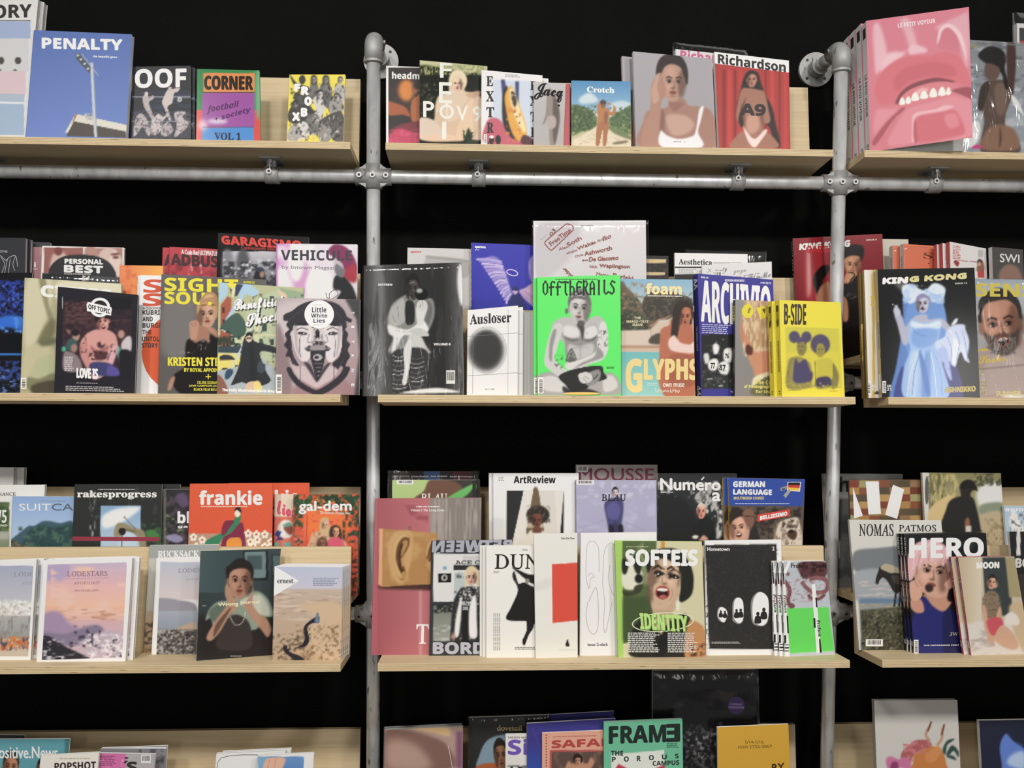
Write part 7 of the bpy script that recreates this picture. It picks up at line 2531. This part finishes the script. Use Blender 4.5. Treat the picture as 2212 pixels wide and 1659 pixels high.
MAG('magazine', 'black wrapped magazine with an arched portrait window, lower centre', 'B4', .08, (1013,1551), (1187,1545), 1010, 1186, .012, '''
bg 2a2a28
s 7f98a8 1 1034 1662 1036 1630 1052 1600 1080 1588 1110 1592 1110 1662
s b05a30 1 1032 1654 1060 1648 1100 1652 1100 1664 1032 1664
F 1082 1632 28 60 -6 9a6a50 2a201c
t r b5a070 1074 1567 1128 1578 0 .5 dovetail
''', mat='gloss', sleeve=(.004,.005,.006,0,.004), gain=G4*.8)
MAG('magazine', 'white magazine with big violet letters between dark covers, lower centre', 'B4', .037, (1092,1586), (1260,1582), 1090, 1260, .006, '''
bg d3d1cc
t s 77736c 1098 1591 1170 1595 0 .1 HEIDI GARDNER
t s 6a4fae 1098 1597 1178 1630 0 1 Six
n 2f2c2c 1096 1654 1140 1662 .5 5 5
''', gain=G4*.8)
MAG('magazine', 'deep violet blue magazine with faint outlines, lower centre', 'B4', .026, (1138,1563), (1330,1552), 1138, 1332, .008, '''
bg 3a3682
gr 1136 1600 1172 1660 3a3682 2f4aa0
vl 4a4690 1 1150 1572 1170 1620 1176 1590
vo 4a4690 1 1260 1580 30 14 0
''', gain=G4*.8, copies=[(.006,.072,'second violet blue magazine edge rising behind the first')], group='violet blue magazines')
MAG('magazine', 'coral magazine with a flexing strongwoman and dotted border', 'B4', .018, (1171,1583), (1340,1576), 1170, 1342, .005, '''
bg d39a84
r b0504a 1188 1620 1312 1670
r 5a4640 1192 1624 1310 1670
n 7a6050 1192 1624 1300 1670 .4 14 20
s b58468 1 1222 1660 1228 1644 1236 1650 1250 1644 1268 1650 1276 1636 1284 1646 1276 1660 1262 1668 1236 1668
F 1248 1644 14 20 0 b58468 2a1e1a a
t s a8403c 1192 1600 1340 1616 -6 .8 SAFARI
ln b06a5c 1194 1590 1300 1594 1 -3
'''+'\n'.join('ve 8a4a40 1180 %g 1.6 1.6'%(1588+6*i) for i in range(14)), gain=G4*.8)
MAG('magazine', 'mint green magazine with bold black title and mirrored last letter', 'B4', .004, (1304,1560), (1474,1553), 1304, 1478, .012, '''
bg 5fae8c 6ab894
p d0d4cc .8 1320 1630 1434 1620 1436 1665 1320 1665
p b5304a .8 1326 1665 1336 1650 1366 1665
p b5304a .8 1400 1665 1436 1652 1436 1665
t s 1f2a26 1316 1570 1438 1606 -4 1.2 FRAM
T s 1f2a26 1468 1564 1440 1565 1468 1601 1.2 E
t s 26302c 1320 1622 1346 1632 0 .3 THE
t s 26302c 1322 1635 1330 1646 0 .2 P
t s 26302c 1348 1634 1358 1645 0 .2 O
t s 26302c 1376 1633 1384 1644 0 .2 R
t s 26302c 1402 1631 1412 1642 0 .2 O
t s 26302c 1430 1630 1440 1640 0 .2 U
t s 26302c 1458 1628 1466 1638 0 .2 S
t s 26302c 1410 1644 1467 1654 -2 .2 CAMPUS
ln 3a6a58 1440 1605 1468 1616 3
''', spine='4f9a7c', gain=G4*.8)
MAG('magazine', 'large clear bag holding a black publication with a violet round sticker', 'B4', .06, (1410,1449), (1634,1447), 1408, 1646, .01, '''
bg 17181a
n 3a3536 1412 1450 1634 1540 .35 30 20
n 4a484a 1470 1560 1560 1665 .4 6 7
n 8a8888 1480 1580 1555 1640 .3 5 6
ve 54357e 1590.5 1524 18 19
t s b59ad8 1577 1519 1604 1523 1 .1 CURRENT
t s b59ad8 1574 1525 1607 1530 1 .1 OBSESSION
''', mat='gloss', sleeve=(.004,.002,.006,0,.016), gain=G4*.8)
MAG('magazine', 'mustard yellow magazine with small price lines, lower centre right', 'B4', .01, (1549,1571), (1703,1564), 1554, 1712, .007, '''
bg c69822 c08f1c
t r 6a4f1c 1609 1600 1650 1606 0 .2 £14-€16
t r 6a4f1c 1594 1611 1667 1617 -2 .2 ISSN 2752-3067
t b 2a2014 1668 1651 1694 1668 -3 .6 RY
''', gain=G4*.8)
MAG('magazine', 'white magazine with a plucked rooster in a pink bow, streak of light', 'B4', .02, (1888,1513), (2068,1512), 1900, 2082, .016, '''
bg c9c6c0
l b98a6a 5 1 2008 1600 2000 1586 2010 1566
l 7a4a34 4 .8 2004 1580 2012 1558
l b98a6a 5 1 2024 1610 2034 1596 2036 1572
l 7a4a34 4 .8 2034 1588 2040 1564
s c47a3a 1.5 1972 1650 1976 1630 1996 1618 2016 1612 2036 1624 2044 1650 2042 1665 1968 1665
s d08a4c 2 2000 1630 2024 1612 2034 1622 2020 1644 2004 1646
s a85a5c 1.2 1946 1636 1952 1620 1964 1610 1976 1600 1992 1598 2006 1600 2012 1612 1990 1620 1974 1632 1964 1650
n c9787a 1950 1602 2010 1644 .4 6 6
s c9709c 1.2 1914 1640 1926 1634 1940 1640 1952 1636 1966 1642 1966 1664 1944 1658 1920 1664
s 8a3f6a 1 1926 1648 1938 1646 1940 1660 1924 1664
s 2f4a44 1 2036 1620 2046 1600 2062 1596 2056 1602 2046 1610 2042 1630
s 2f4a44 1 2044 1630 2056 1610 2070 1622 2070 1636 2060 1622 2050 1632
s 2f4a44 1 2044 1634 2058 1632 2066 1642 2052 1638
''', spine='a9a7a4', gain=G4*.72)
MAG('magazine', 'dark navy magazine with a pale blue folded form, lower right', 'B4', .04, (2115,1557), (2300,1554), 2130, 2316, .014, '''
bg 23263a
s 5a7ac8 2 2164 1650 2160 1610 2174 1584 2190 1600 2212 1616 2212 1664 2168 1664
s a9c0e8 5 2176 1650 2186 1630 2212 1624 2212 1660
l 1a1c2c 2 1 2172 1580 2190 1600 2214 1616
''', gain=G4*.8)
build_all()
